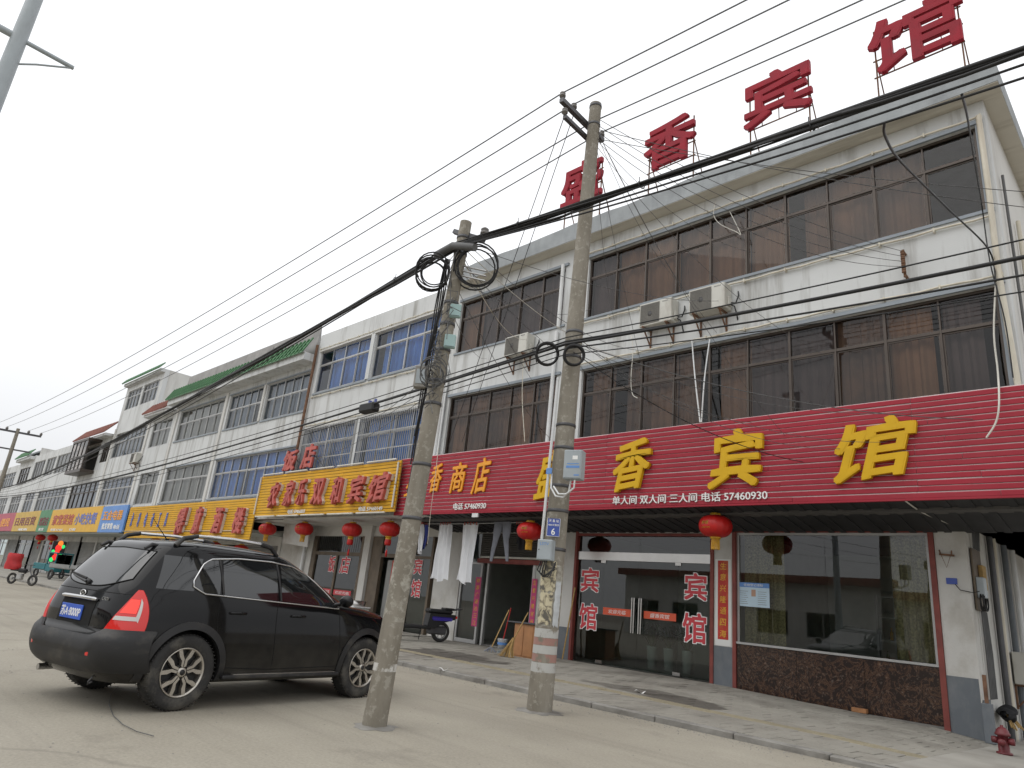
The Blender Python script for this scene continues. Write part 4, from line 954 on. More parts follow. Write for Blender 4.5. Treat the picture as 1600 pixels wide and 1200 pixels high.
# ---- tall pole
B2, T2 = Vector((-6.09, 6.94, -.15)), Vector((-5.86, 6.94, 8.95))
def p2(z): return lerp(B2, T2, (z-B2.z)/(T2.z-B2.z))
P2 = thing('utility_pole', 'tall straight concrete utility pole with crossarms, painted bands and torn bills', 'utility pole', (B2.x, B2.y, 0), local=False)
shaft(B2, T2, .160, .093, 'pole_tall', P2)
for z_ in (8.9, 8.55, 5.0, 4.62, 3.62, 3.3, 2.78, 2.45, 1.95):
    c = p2(z_); r_ = .16-.0074*z_; MB().lathe([(r_, -.022), (r_+.006, -.02), (r_+.006, .02), (r_, .022)], 20, c=c).build('band', MAT['dark_steel'], P2)
ZA = 8.62
a0 = onZ(889, 150, ZA); a1 = onZ(953, 215, ZA); ctr = p2(ZA)
adir = (a1-a0).normalized(); ca = Vector((ctr.x-.14, ctr.y, ZA))
A0, A1 = ca+adir*((a0-ca).dot(adir)), ca+adir*((a1-ca).dot(adir))
MB().bar(A0, A1, .075, .075).build('crossarm', MAT['dark_steel'], P2)
cl = Vector((ctr.x-.12, ctr.y, 8.36)); C0 = cl-adir*.62
MB().bar(C0, cl+adir*.12, .06, .06).build('crossarm', MAT['dark_steel'], P2)
ins_prof = [(.0, 0), (.022, 0), (.022, .03), (.05, .035), (.05, .06), (.03, .07), (.045, .085), (.045, .1), (.02, .12), (0, .125)]
pmat('porcelain', (.16, .15, .14), .3, var=.2)
wire_y = []
for t in (0.02, .28, .72, .97):
    p = lerp(A0, A1, t)+Vector((0, 0, .04)); MB().lathe(ins_prof, 12, c=p).build('insulator', MAT['porcelain'], P2); wire_y.append(p+Vector((0, 0, .11)))
MB().lathe(ins_prof, 12, c=C0+Vector((0, 0, .03))).build('insulator', MAT['porcelain'], P2)
# ---- short leaning pole
B1, T1 = Vector((-5.815, 4.29, -.12)), Vector((-5.425, 4.29, 5.30))
def p1(z): return lerp(B1, T1, (z-B1.z)/(T1.z-B1.z))
P1 = thing('utility_pole', 'shorter leaning concrete pole tangled with cables, beside the black car', 'utility pole', (B1.x, B1.y, 0), local=False)
shaft(B1, T1, .118, .066, 'pole_short', P1)
for z_ in (5.1, 4.9, 4.3, 4.05, 3.75, 3.4, 3.15, 2.5, 1.95):
    c = p1(z_); r_ = .118-.0096*z_; MB().lathe([(r_, -.018), (r_+.006, -.016), (r_+.006, .016), (r_, .018)], 18, c=c).build('band', MAT['dark_steel'], P1)
c = p1(5.14); MB().bar(c+Vector((-.16, -.02, .09)), c+Vector((.25, .10, -.10)), .05, .05).build('crossarm', MAT['dark_steel'], P1)
MB().lathe(ins_prof, 12, c=c+Vector((.24, .10, -.06))).build('insulator', MAT['porcelain'], P1)
MB().tube([c+Vector((-.3, -.12, -.22)), c+Vector((0, -.13, -.2)), c+Vector((.3, -.06, -.28))], .045, 10).build('cable_sleeve', MAT['cable_grey'], P1)
for dz in (-.40, -.46, -.52):
    MB().bar(c+Vector((.05, .02, dz)), c+Vector((.33, .12, dz-.1)), .03, .012).build('cable_arm', MAT['alu_frame'], P1)
# ---- far pole
F0 = Vector((-54.5, 8.2, 0))
P3 = thing('utility_pole', 'distant dark utility pole with two crossarms at the far left end', 'utility pole', F0, local=False)
MB().tube([F0, F0+Vector((.0, 0, 9.1))], [.17, .10], 14).build('shaft', MAT['pole_tall'], P3)
fd = Vector((.15, 1, 0)).normalized()
MB().bar(F0+fd*-1.35+Vector((0, 0, 8.85)), F0+fd*1.35+Vector((0, 0, 8.85)), .12, .12).build('crossarm', MAT['dark_steel'], P3)
MB().bar(F0+fd*-1.0+Vector((0, 0, 7.7)), F0+fd*1.0+Vector((0, 0, 7.7)), .09, .09).build('crossarm', MAT['dark_steel'], P3)
for t in (-1.3, -.6, .6, 1.3): MB().lathe([(.0, 0), (.06, 0), (.09, .1), (.05, .2), (.0, .22)], 10, c=F0+fd*t+Vector((0, 0, 8.9))).build('insulator', MAT['porcelain'], P3)
# ---- cables
def sagline(p0, p1_, sag, n=24, jit=0.):
    p0 = Vector(p0); p1_ = Vector(p1_); pts = []
    for i in range(n+1):
        t = i/n; p = p0+(p1_-p0)*t; p.z -= sag*4*t*(1-t)
        if jit and 0 < i < n: p += Vector((0, random.uniform(-jit, jit), random.uniform(-jit, jit)))
        pts.append(p)
    return pts
def cable(label, pts, r, m='cable_black', group=None, n=6, name='overhead_cable'):
    return tag(MB().tube(pts, r, n).build(name, MAT[m]), label, 'cable', group)
for k, t in enumerate((-1.3, -.6, .6, 1.3)):
    far = F0+fd*t+Vector((0, 0, 9.1)); w0 = wire_y[k]
    pts = sagline(far, w0, .55, 30)+sagline(w0, (w0.x+38, w0.y+1.2, w0.z+.1), .35, 20)[1:]
    cable('thin grey power line strung between the crossarms of the tall and distant poles', pts, .011, 'wire_grey', 'power lines on the crossarms')
CB = thing('cable_bundle', 'thick black bundle of tied cables sweeping past the leaning pole', 'cable bundle', p1(4.95), local=False)
j = p1(4.97)+Vector((0, -.10, 0))
for k in range(8):
    th = k*2.4; rr = .010+.020*math.sqrt(k/8); ph = random.random()*6
    L_ = sagline((-54.5, 7.9, 5.0), j, .58, 40); R_ = sagline(j, (11, 4.6, 5.25), .42, 34)
    pts = L_+R_[1:]
    q = [p+Vector((0, math.cos(th+i*.45+ph)*rr, math.sin(th+i*.45+ph)*rr-(.05*abs(math.sin(i*.9+k)) if k == 7 else 0))) for i, p in enumerate(pts)]
    MB().tube(q, .009+.004*(k % 3), 6).build('cable', MAT['cable_black'], CB)
for i in range(3, 74, 3):
    pts = sagline((-54.5, 7.9, 5.0), j, .58, 40)+sagline(j, (11, 4.6, 5.25), .42, 34)[1:]
    ties = MB(); ring(ties, pts[i], .036, (1, 0, 0), .005, 10); ties.tube([pts[i]+Vector((0, 0, .03)), pts[i]+Vector((0, 0, .09))], .004, 4); ties.build('cable_tie', MAT['cable_black'], CB)
j2 = p2(4.78)+Vector((0, -.16, 0))
for k, (dz, r_, sg) in enumerate(((0, .022, .35), (-.07, .012, .45), (.10, .009, .3), (-.16, .008, .5), (.04, .014, .42))):
    pts = sagline((-54.5, 8.0, 4.55+dz), j2+Vector((0, 0, dz)), sg+.15, 34)+sagline(j2+Vector((0, 0, dz)), (12, 7.0, 5.05+dz*2), sg, 26)[1:]
    cable(['stout black telephone cable strapped to the tall pole below the windows', 'slack black cable just under the stout telephone cable', 'thin upper line above the stout telephone cable', 'lowest thin line under the telephone cable', 'second black cable lashed to the stout telephone cable'][k], pts, r_)
b = onY(577, 637, 6.95)
sc_ = thing('splice_closure', 'black cable splice box hanging from the telephone cable', 'splice box', b)
MB().bbox(-.24, .24, -.09, .09, -.10, .08, .03).build('case', MAT['cable_black'], sc_); MB().box(-.02, .02, -.03, .03, .08, .14).box(.16, .20, -.02, .02, .08, .15).build('hanger', MAT['blue_letter'], sc_)
def drop(label, pa, pb, sag, r=.006, m='cable_black', group=None): cable(label, sagline(pa, pb, sag, 18), r, m, group, 5, 'service_drop')
top2 = p2(8.5)
rack = onY(1413, 412, YF-.12)
IR = thing('insulator_rack', 'rusty row of insulators bolted to the wall between the upper window bands', 'insulator rack', rack)
for i in range(5): MB().lathe([(0, 0), (.035, .005), (.035, .03), (.02, .04), (.035, .05), (.035, .07), (0, .075)], 10, c=(.0, -.06, -.2+i*.085)).build('insulator', MAT['rust'], IR)
MB().box(-.02, .02, -.03, .0, -.26, .26).box(-.02, .02, -.02, .12, -.24, -.21).box(-.02, .02, -.02, .12, .21, .24).build('bracket', MAT['rust'], IR)
for i in range(4): drop('fine wire from the tall pole to the wall insulators', p2(8.62-i*.12)+Vector((.1, 0, 0)), rack+Vector((0, -.1, .2-i*.1)), .25+.1*i, .005, 'cable_grey', 'wires to the wall insulators')
drop('thin line running from the tall pole top past the hotel roof corner', lerp(A0, A1, .97), onY(1640, 302, 10.5), .12, .006, 'cable_grey', 'lines past the roof corner'); drop('thin line running from the tall pole top past the hotel roof corner', top2, onY(1640, 328, 10.5), .15, .006, 'cable_grey', 'lines past the roof corner')
drop('thin stay wire slanting from the tall pole top down to the red sign', lerp(A0, A1, .3), onY(722, 690, SY-.02), .02, .007, 'cable_black', 'stay wires to the red sign'); drop('thin stay wire slanting from the tall pole top down to the red sign', C0, onY(700, 698, SY-.02), .02, .007, 'cable_black', 'stay wires to the red sign')
for uv, vv, lab in (((1255, 722), 4.66, 'black service wire drooping from the tall pole to the red sign'), ((1520, 655), 4.8, 'pale service wire slanting down to the right part of the red sign')):
    drop(lab, p2(vv)+Vector((.1, -.1, 0)), onY(*uv, SY-.02), .25, .007, 'cable_black' if vv < 4.7 else 'cable_grey')
drop('tan wire from the leaning pole top across to the hotel wall', p1(5.0), onY(1000, 560, YF-.05), .35, .005, 'cable_white'); drop('brown wire from the leaning pole top to the air conditioner wall', p1(4.9), onY(822, 530, YF-.3), .3, .006, 'pvc'); drop('dark wire from the leaning pole over the window to the hotel wall', p1(4.6), onY(930, 480, YF-.05), .3, .004, 'cable_grey'); drop('dark wire from the leaning pole down to the barred windows', p1(3.6), onY(560, 660, YF-.1), .2, .005, 'cable_grey')
rnd = random.Random(5)
fine = [(p2(8.45), (1065, 445)), (p2(8.3), (1180, 395)), (p2(8.5), (1235, 690)), (p2(4.9), (1330, 700)), (p2(4.7), (1405, 690)), (p1(5.05), (1040, 545)), (p1(4.8), (905, 575)), (p1(4.5), (880, 700)), (p2(8.4), (960, 500)), (p1(3.9), (640, 560)), (p1(3.3), (470, 700)), (p1(3.4), (520, 690)), (p2(8.5), (1120, 520)), (p2(8.35), (1010, 600)), (p2(4.95), (1180, 660)), (p2(4.6), (1040, 640)), (p1(4.9), (850, 620)), (p1(4.2), (760, 560)), (p1(5.0), (1130, 470)), (p2(8.2), (1300, 560)), (p2(4.8), (1490, 640)), (p1(4.7), (790, 470))]
for k, (pa, uv) in enumerate(fine):
    drop('fine slack wire from the leaning pole to the house walls' if (pa-p1(4)).length < 2 else 'fine slack wire from the tall pole to the hotel wall', pa+Vector((.05, -.03, 0)), onY(*uv, YF-.06), rnd.uniform(.1, .5), .004, 'cable_grey', 'fine wires from the leaning pole' if (pa-p1(4)).length < 2 else 'fine wires from the tall pole')
for k in range(2):
    L2 = sagline((-54.5, 7.9, 4.9-.1*k), j+Vector((0, 0, -.03)), .62+.12*k, 40)+sagline(j+Vector((0, 0, -.03)), (11, 4.6, 5.12-.08*k), .47+.08*k, 34)[1:]
    cable(['loose strand sagging just below the thick cable bundle', 'second loose strand sagging lowest under the thick cable bundle'][k], L2, .009, 'cable_black')
for (pp, r_, lab) in ((B1, .19, 'ring of broken concrete round the foot of the leaning pole'), (B2, .25, 'ring of broken concrete round the foot of the tall pole')):
    m_ = MB(); rq = random.Random(int(r_*100)); N = 26
    rad = [r_*rq.uniform(.85, 1.35) for _ in range(N)]
    m_.grid(lambda a, b: (pp.x+(r_*.4*(1-b)+rad[int(round(a*N)) % N]*b)*math.cos(a*6.2832), pp.y+(r_*.4*(1-b)+rad[int(round(a*N)) % N]*b)*math.sin(a*6.2832), .022*(1-b)**.8+.002+.006*math.sin(a*40)*(1-b)*b), N, 5)
    tag(m_.build('concrete_collar', MAT['kerb_stone'], fix=False), lab, 'concrete')
# cords hanging down the facade
def hang(label, pix, y, r=.010, m='cable_black', grp=None):
    pts = [onY(u, v, y+dy) for (u, v, dy) in pix]; P = []
    for i in range(len(pts)-1):
        p0_ = pts[max(i-1, 0)]; p1_ = pts[i]; p2_ = pts[i+1]; p3_ = pts[min(i+2, len(pts)-1)]
        for k in range(6):
            t = k/6; P.append(.5*((2*p1_)+(p2_-p0_)*t+(2*p0_-5*p1_+4*p2_-p3_)*t*t+(3*p1_-p0_-3*p2_+p3_)*t**3))
    P.append(pts[-1]); return cable(label, P, r, m, grp, 6, 'loose_cable')
hang('white cord hanging over the red sign near its right end', [(1556, 440, 0), (1553, 520, -.05), (1559, 580, -.1), (1561, 630, -.35), (1556, 660, -.36), (1541, 684, -.36)], YF-.06, .014, 'cable_white')
hang('pale cord dangling over the dark second storey window', [(985, 520, 0), (989, 545, -.1), (986, 590, -.12), (988, 615, -.1), (996, 622, -.1)], YF-.1, .010, 'cable_white')
hang('white looped cord on the top storey window', [(1118, 315, 0), (1115, 335, -.05), (1125, 350, -.06), (1150, 362, -.06), (1157, 365, -.06), (1140, 330, -.05)], YF-.08, .008, 'cable_white')
hang('white plastic pipe leaning in a narrow V above the red sign', [(1081, 530, 0), (1086, 590, -.1), (1094, 660, -.25)], YF-.1, .016, 'white_pvc', 'white pipes in a V'); hang('white plastic pipe leaning in a narrow V above the red sign', [(1109, 530, 0), (1101, 590, -.1), (1096, 660, -.25)], YF-.1, .016, 'white_pvc', 'white pipes in a V')
hang('black cable looping from the cable bundle to the right wall edge', [(1382, 192, -6.9), (1384, 215, -6.5), (1410, 255, -5), (1480, 325, -2.5), (1545, 390, -.2), (1556, 440, -.1)], YF-.08, .012)
hang('black cable falling from the bundle beside the corner down pipe', [(1503, 148, -6.9), (1511, 180, -5.5), (1520, 235, -3), (1534, 320, -.3), (1547, 410, -.1), (1570, 500, -.1), (1583, 590, -.1)], YF-.08, .011)
hang('tan cord hanging from the roof edge past the small gold characters', [(685, 700, 0), (680, 745, -.05), (673, 800, -.05), (668, 850, .1)], SY-.1, .008, 'pvc')
hang('brown wire hanging from the air conditioner onto the red sign', [(818, 560, 0), (816, 620, 0), (820, 690, -.1)], YF-.15, .010, 'pvc')
hang('tan cord under the awning at the building corner', [(1415, 783, 0), (1440, 800, .6), (1475, 815, 1.2), (1509, 827, 1.72)], SY+.04, .013, 'cable_white')
# coils
def coil(label, p, r, tr, turns, axis, m='cable_black', wob=.05):
    t = MB(); ring(t, (0, 0, 0), r, axis, tr, 22, wob, turns); o = t.build('cable_coil', MAT[m]); o.location = p; return tag(o, label, 'cable coil')
fa = Vector((-.68, .66, .25))
coil('loose coil of black cable hung left of the leaning pole top', p1(4.62)+Vector((-.14, -.22, 0)), .165, .008, 6.4, fa, wob=.2)
coil('wide loose coil of black cable hung right of the leaning pole top', p1(4.72)+Vector((.22, .08, .0)), .23, .009, 4.3, fa, wob=.1)
coil('neat thick coil of black cable beside the tall pole', onY(855, 553, 6.72), .155, .017, 6.2, fa, wob=.03)
coil('neat thick coil of black cable tied across the tall pole', onY(897, 555, 6.70), .135, .017, 5.2, fa, wob=.03)
coil('small tangle of grey wire on the middle of the leaning pole', p1(3.5)+Vector((.10, -.14, -.06)), .12, .006, 5, fa, 'cable_grey', .25)
tg = MB()
for k in range(16):
    a = p1(random.uniform(3.3, 4.8))+Vector((.02, -.1, 0)); pts = [a+Vector((random.uniform(-.02, .22)*s_, -.03+random.uniform(-.05, .05), -.16*s_+.18*math.sin(s_*3.1)*random.uniform(-.6, 1))) for s_ in np.linspace(0, 1.5, 8)]
    tg.tube(pts, .0045, 5)
tag(tg.build('wire_tangle', MAT['cable_grey']), 'tangle of thin loose wires sprouting from the leaning pole', 'wires')
vc = MB()
for k in range(5): vc.tube([p1(z_)+Vector((-.10-.012*k+.012*math.sin(z_*6+k), -.05-.01*k, 0)) for z_ in np.linspace(4.85, 2.2+.3*k, 16)], .008, 5)
vc.build('riser_cable', MAT['cable_black'], P1)
# boxes on the poles
def pbox(name, label, cat, p, wd, dp, h, m, ry=0.):
    t = thing(name, label, cat, p, ry); MB().bbox(-wd/2, wd/2, -dp/2, dp/2, 0, h, .008).build('case', MAT[m], t); return t
pmat('box_grey', (.36, .40, .42), .45, var=.06, scale=4, stain=(.2, .2, .2), stain_amt=.3, stain_scale=(4, 4, 2)); pmat('box_teal', (.33, .47, .46), .5, var=.06)
FR = R(45.8)          # turned towards the carriageway
for z_, lab in ((4.1, 'small pale teal junction box, the upper one on the leaning pole'), (3.75, 'small pale teal junction box, the lower one on the leaning pole')):
    t = pbox('junction_box', lab, 'junction box', p1(z_)+Vector((.13, -.02, 0)), .12, .06, .15, 'box_teal', FR); MB().box(-.05, .05, -.034, -.031, .01, .014).build('lid_seam', MAT['dark_steel'], t)
t = pbox('meter_box', 'grubby grey box strapped low on the tangled leaning pole', 'junction box', p1(3.32)+Vector((-.15, -.10, 0)), .14, .10, .24, 'kerb_stone', FR); MB().box(-.05, .05, -.056, -.051, .04, .2).build('lid', MAT['box_grey'], t)
q = onY(896, 750, 6.72)
t = pbox('telecom_cabinet', 'grey telecom cabinet with blue print high on the tall pole', 'cabinet', q, .24, .16, .38, 'box_grey', R(20))
MB().bbox(-.112, .112, -.088, -.081, .012, .368, .003).build('door', MAT['box_grey'], t)
MB().box(-.08, .10, -.0905, -.089, .14, .17).box(-.07, .09, -.0905, -.089, .19, .2).box(.03, .1, -.0905, -.089, .04, .055).build('blue_print', MAT['sign_blue'], t); MB().box(-.0, .07, -.0905, -.089, .25, .30).build('label_sticker', MAT['white_letter'], t)
for zz in (.06, .17, .28): MB().box(-.122, -.1205, -.05, .0, zz, zz+.06).build('vent', MAT['dark_steel'], t)
cp = MB(); h0 = onY(872, 590, 6.76); h1 = onY(846, 850, 6.76)
cp.tube([h0, lerp(h0, h1, .4), h1], .020, 8)
c0 = q+Vector((.03, 0, 0)); lo = onY(868, 778, 6.72)
cp.tube([onY(862, 740, 6.74), onY(861, 762, 6.72), onY(868, 775, 6.7), onY(880, 777, 6.7), onY(889, 768, 6.7), onY(892, 750, 6.7)], .012, 8); cp.tube([onY(865, 760, 6.73), onY(873, 772, 6.68), onY(885, 772, 6.68), onY(897, 762, 6.68), onY(898, 750, 6.68)], .012, 8)
cp.build('riser_conduit', MAT['white_pvc'], P2)
t = thing('cable_tag', 'small blue cable tag hanging on the tall pole conduit', 'tag', onY(858, 736, 6.7)); MB().bbox(-.05, .05, -.006, .006, -.04, .04, .003).build('plate', MAT['sign_blue'], t)
q = onY(852, 876, 6.74)
t = pbox('television_box', 'small grey television cable box with lettering low on the tall pole', 'junction box', q, .20, .13, .26, 'box_grey', R(20)); MB().bbox(-.092, .092, -.072, -.066, .01, .25, .003).build('door', MAT['box_grey'], t)
text_on('lettering', 'LSTV', (0, -.0735, .205), (1, 0, 0), (0, 0, 1), MAT['sign_blue'], .12, .035, .001, 0, 0, 0, t); MB().lathe([(0, 0), (.008, 0), (.008, .006), (0, .006)], 8, 'Y', c=(-.07, -.078, .13)).build('lock', MAT['dark_steel'], t)
for k in range(4): MB().tube([q+Vector((-.05+.03*k, -.02, 0)), q+Vector((-.07+.04*k, -.06, -.12-.03*k)), q+Vector((.02+.04*k, -.05, -.2)), q+Vector((.14, .04, -.1+.03*k))], .009, 5).build('tail_cable', MAT['cable_black'], P2)
pmat('plaque_blue', (.05, .09, .36), .45, var=.04)
pl_ = onY(865, 824, 6.755)
t = thing('number_plaque', 'blue enamel pole plaque with white number six', 'plaque', pl_, R(28))
MB().bbox(-.085, .085, -.006, .004, -.115, .115, .003).build('plate', MAT['plaque_blue'], t)
text_on('number', '6', (0, -.008, -.055), (1, 0, 0), (0, 0, 1), MAT['white_letter'], .05, .085, .001, .02, 0, 0, t); text_on('lettering', '400V天集线', (0, -.008, .03), (1, 0, 0), (0, 0, 1), MAT['white_letter'], .14, .028, .001, .01, 0, 0, t); text_on('lettering', '天 集 站', (0, -.008, .082), (1, 0, 0), (0, 0, 1), MAT['white_letter'], .13, .038, .001, .01, 0, 0, t)
MB().tube([(-.083, -.008, -.113), (.083, -.008, -.113), (.083, -.008, .113), (-.083, -.008, .113), (-.083, -.008, -.113)], .003, 4).build('border', MAT['white_letter'], t)
# pasted bills on the tall pole
def torn_mat():
    m = bpy.data.materials.new('torn_bill'); m.use_nodes = True; n = m.node_tree.nodes; L = m.node_tree.links; b = n['Principled BSDF']; b.inputs['Roughness'].default_value = .9
    tc = n.new('ShaderNodeTexCoord'); z = n.new('ShaderNodeTexNoise'); z.inputs['Scale'].default_value = 13; z.inputs['Detail'].default_value = 7; z.inputs['Distortion'].default_value = .6; L.new(tc.outputs['Object'], z.inputs[0])
    r = n.new('ShaderNodeValToRGB'); e = r.color_ramp.elements; e[0].position = .40; e[0].color = (.13, .12, .10, 1); e[1].position = .56; e[1].color = (.58, .52, .36, 1); x = e.new(.47); x.color = (.40, .35, .24, 1); L.new(z.outputs[0], r.inputs[0]); L.new(r.outputs[0], b.inputs['Base Color']); MAT['torn_bill'] = m
torn_mat(); pmat('bill_white', (.52, .54, .55), .85, var=.15, scale=9)
def bill(label, th0, th1, z0, z1, m, seed):
    rnd = random.Random(seed); t = MB(); nu, nv = 14, 12
    jag = [[rnd.uniform(-.02, .02) for _ in range(nv+1)] for _ in range(4)]
    def P(a, b_):
        i = int(round(a*nu)); jn = int(round(b_*nv)); th = th0+(th1-th0)*a; z_ = z0+(z1-z0)*b_
        if i == 0: th += jag[0][jn]*2
        if i == nu: th += jag[1][jn]*2
        if jn in (0, nv): z_ += rnd.uniform(-.02, .02)
        c_ = p2(z_); r_ = .1615-.0074*z_+.004; return (c_.x+r_*math.cos(th), c_.y+r_*math.sin(th), z_)
    t.grid(P, nu, nv); return tag(t.build('pasted_bill', MAT[m], fix=False), label, 'poster')
cd_ = math.atan2(-6.94, 6.09)
bill('yellowed torn bill pasted on the tall pole, the upper one', cd_-1.1, cd_+.35, 1.42, 1.78, 'torn_bill', 1); bill('yellowed torn bill pasted on the tall pole, the lower one', cd_-.9, cd_+.25, 1.02, 1.40, 'torn_bill', 2); bill('whitish torn bill on the right of the tall pole', cd_+.4, cd_+1.0, 1.0, 1.55, 'bill_white', 3)
# ---- street lamp whose pole crosses the top left corner
dr = ray(30, 60); dr = dr/np.linalg.norm(dr); LPt = Vector((np.array([0, 0, CAM_H])+dr*11.5).tolist())
LB = Vector((LPt.x, LPt.y, 0)); LD = Vector((.12, 1, -.10)).normalized()
SLP = thing('street_lamp', 'grey steel street lamp with side brackets crossing the top left sky', 'street lamp', LB, local=False)
MB().tube([LB, LPt+Vector((0, 0, 2.2))], [.13, .075], 16).build('shaft', MAT['box_grey'], SLP)
e0 = LPt+LD*.62
MB().tube([LPt, LPt+LD*.3, e0], .03, 8).build('bracket', MAT['box_grey'], SLP)
MB().tube([LPt-LD*.02, LPt-LD*1.5], .045, 10).build('bracket', MAT['box_grey'], SLP)
MB().tube([LPt+Vector((0, 0, -.40)), LPt+LD*.25+Vector((0, 0, -.22)), e0], .013, 8).build('brace', MAT['box_grey'], SLP)
MB().bbox(LPt.x-.5, LPt.x-.1, LPt.y-.12, LPt.y+.12, LPt.z+2.1, LPt.z+2.25, .04).build('lamp_head', MAT['box_grey'], SLP)

gw = [onZ(u, v, .012) for u, v in ((185, 1072), (174, 1084), (170, 1100), (177, 1118), (192, 1132), (214, 1143), (240, 1150))]
cable('thin black wire lying on the road behind the car', gw, .0035, 'cable_grey', None, 6, 'ground_wire')
# ================================================================ black SUV
def car_paint():
    m = bpy.data.materials.new('car_paint'); m.use_nodes = True; n = m.node_tree.nodes; L = m.node_tree.links; b = n['Principled BSDF']
    b.inputs['Roughness'].default_value = .22; b.inputs['Coat Weight'].default_value = .0; b.inputs['Coat Roughness'].default_value = .04; b.inputs['Specular IOR Level'].default_value = .3
    tc = n.new('ShaderNodeTexCoord'); sp = n.new('ShaderNodeSeparateXYZ'); L.new(tc.outputs['Object'], sp.inputs[0])
    nz = n.new('ShaderNodeTexNoise'); nz.inputs['Scale'].default_value = 6; nz.inputs['Detail'].default_value = 8; L.new(tc.outputs['Object'], nz.inputs[0])
    mr = n.new('ShaderNodeMapRange'); mr.inputs['From Min'].default_value = .25; mr.inputs['From Max'].default_value = .85; mr.inputs['To Min'].default_value = .42; mr.inputs['To Max'].default_value = .015; L.new(sp.outputs[2], mr.inputs[0])
    mu = n.new('ShaderNodeMath'); mu.operation = 'MULTIPLY'; L.new(mr.outputs[0], mu.inputs[0]); L.new(nz.outputs[0], mu.inputs[1])
    mx = n.new('ShaderNodeMix'); mx.data_type = 'RGBA'; L.new(mu.outputs[0], mx.inputs[0]); mx.inputs[6].default_value = (.006, .006, .0068, 1); mx.inputs[7].default_value = (.12, .11, .09, 1); L.new(mx.outputs[2], b.inputs['Base Color'])
    r2 = n.new('ShaderNodeMapRange'); r2.inputs['To Min'].default_value = .06; r2.inputs['To Max'].default_value = .55; L.new(mu.outputs[0], r2.inputs[0]); L.new(r2.outputs[0], b.inputs['Roughness'])
    MAT['car_paint'] = m
car_paint()
pmat('car_plastic', (.014, .014, .015), .5, var=.15, scale=3, stain=(.09, .08, .065), stain_amt=.6, stain_scale=(3, 3, 5))
pmat('car_glass', (.008, .009, .010), .03, var=.05, spec=.8, coat=.3)
pmat('car_gap', (.002, .002, .002), .9, var=0)
pmat('chrome', (.62, .62, .62), .12, metal=1.0, var=.03); pmat('rim_silver', (.50, .47, .42), .32, metal=.9, var=.12, scale=9); pmat('rim_dark', (.02, .02, .02), .6, var=.2)
pmat('tyre', (.028, .027, .026), .85, var=.15, scale=8, bump=.3, bscale=60, stain=(.13, .12, .10), stain_amt=.7, stain_scale=(5, 5, 5))
pmat('lamp_red', (.55, .015, .012), .12, var=.06, coat=.6, emis=(.8, .02, .01), emis_s=.12); pmat('lamp_clear', (.60, .58, .55), .12, var=.05, coat=.5); pmat('lamp_red_bright', (.75, .03, .02), .12, var=.05, coat=.6, emis=(1, .05, .02), emis_s=.5)
pmat('plate_blue', (.03, .10, .50), .4, var=.05)
ZK = [.25, .32, .42, .55, .66, .72, .85, .97, 1.05, 1.10, 1.20, 1.35, 1.48, 1.56, 1.605, 1.635, 1.655, 1.664]
XRk = [-.66, -.76, -.82, -.835, -.83, -.80, -.795, -.775, -.755, -.74, -.685, -.585, -.485, -.41, -.31, -.08, .22, .5]
XFk = [3.38, 3.43, 3.46, 3.47, 3.46, 3.45, 3.41, 3.28, 2.92, 2.42, 2.14, 1.84, 1.58, 1.42, 1.30, 1.12, .98, .88]
WK = [.83, .86, .88, .893, .896, .895, .888, .878, .866, .856, .832, .785, .730, .690, .640, .54, .38, .16]
NRk = [6, 7, 7.5, 8, 8, 8, 7.5, 7, 6.5, 6, 5.6, 5.2, 5, 4.6, 4.2, 3.5, 3, 2.6]
NFk = [5, 5, 5, 5, 5, 5, 4.6, 4.4, 5, 6, 6.5, 6.5, 6, 5.5, 5, 4, 3, 2.6]
def _pch(xk, yk):
    xk = np.array(xk, float); yk = np.array(yk, float); h = np.diff(xk); d = np.diff(yk)/h; m = np.zeros(len(xk)); m[0] = d[0]; m[-1] = d[-1]
    for i in range(1, len(xk)-1): m[i] = 0 if d[i-1]*d[i] <= 0 else 2*d[i-1]*d[i]/(d[i-1]+d[i])
    def f(x_):
        x_ = min(max(x_, xk[0]), xk[-1]); i = min(int(np.searchsorted(xk, x_, 'right'))-1, len(h)-1); t = (x_-xk[i])/h[i]
        return float((2*t**3-3*t**2+1)*yk[i]+(t**3-2*t**2+t)*h[i]*m[i]+(-2*t**3+3*t**2)*yk[i+1]+(t**3-t**2)*h[i]*m[i+1])
    return f
xr_, xf_, w_, nr_, nf_ = (_pch(ZK, q) for q in (XRk, XFk, WK, NRk, NFk))
def cS(th, z, off=0.):
    c_, s_ = math.cos(th), math.sin(th); a0, a1 = xr_(z), xf_(z); xc = (a0+a1)/2; a = (a1-a0)/2+off; W = w_(z)+off; n = nf_(z) if c_ > 0 else nr_(z)
    return Vector((xc+a*math.copysign(abs(c_)**(2/n), c_), W*math.copysign(abs(s_)**(2/n), s_), z))
def cSide(x_, z, sgn, off=0.):
    a0, a1 = xr_(z), xf_(z); xc = (a0+a1)/2; a = (a1-a0)/2; n = nf_(z) if x_ > xc else nr_(z); r = min(abs((x_-xc)/a), .9999)
    return Vector((x_, sgn*(w_(z)*(1-r**n)**(1/n)+off), z))
def cRear(y_, z, off=0.):
    a0, a1 = xr_(z), xf_(z); xc = (a0+a1)/2; a = (a1-a0)/2; n = nr_(z); r = min(abs(y_/w_(z)), .9999)
    return Vector((xc-a*(1-r**n)**(1/n)-off, y_, z))
def cFront(y_, z, off=0.):
    a0, a1 = xr_(z), xf_(z); xc = (a0+a1)/2; a = (a1-a0)/2; n = nf_(z); r = min(abs(y_/w_(z)), .9999)
    return Vector((xc+a*(1-r**n)**(1/n)+off, y_, z))
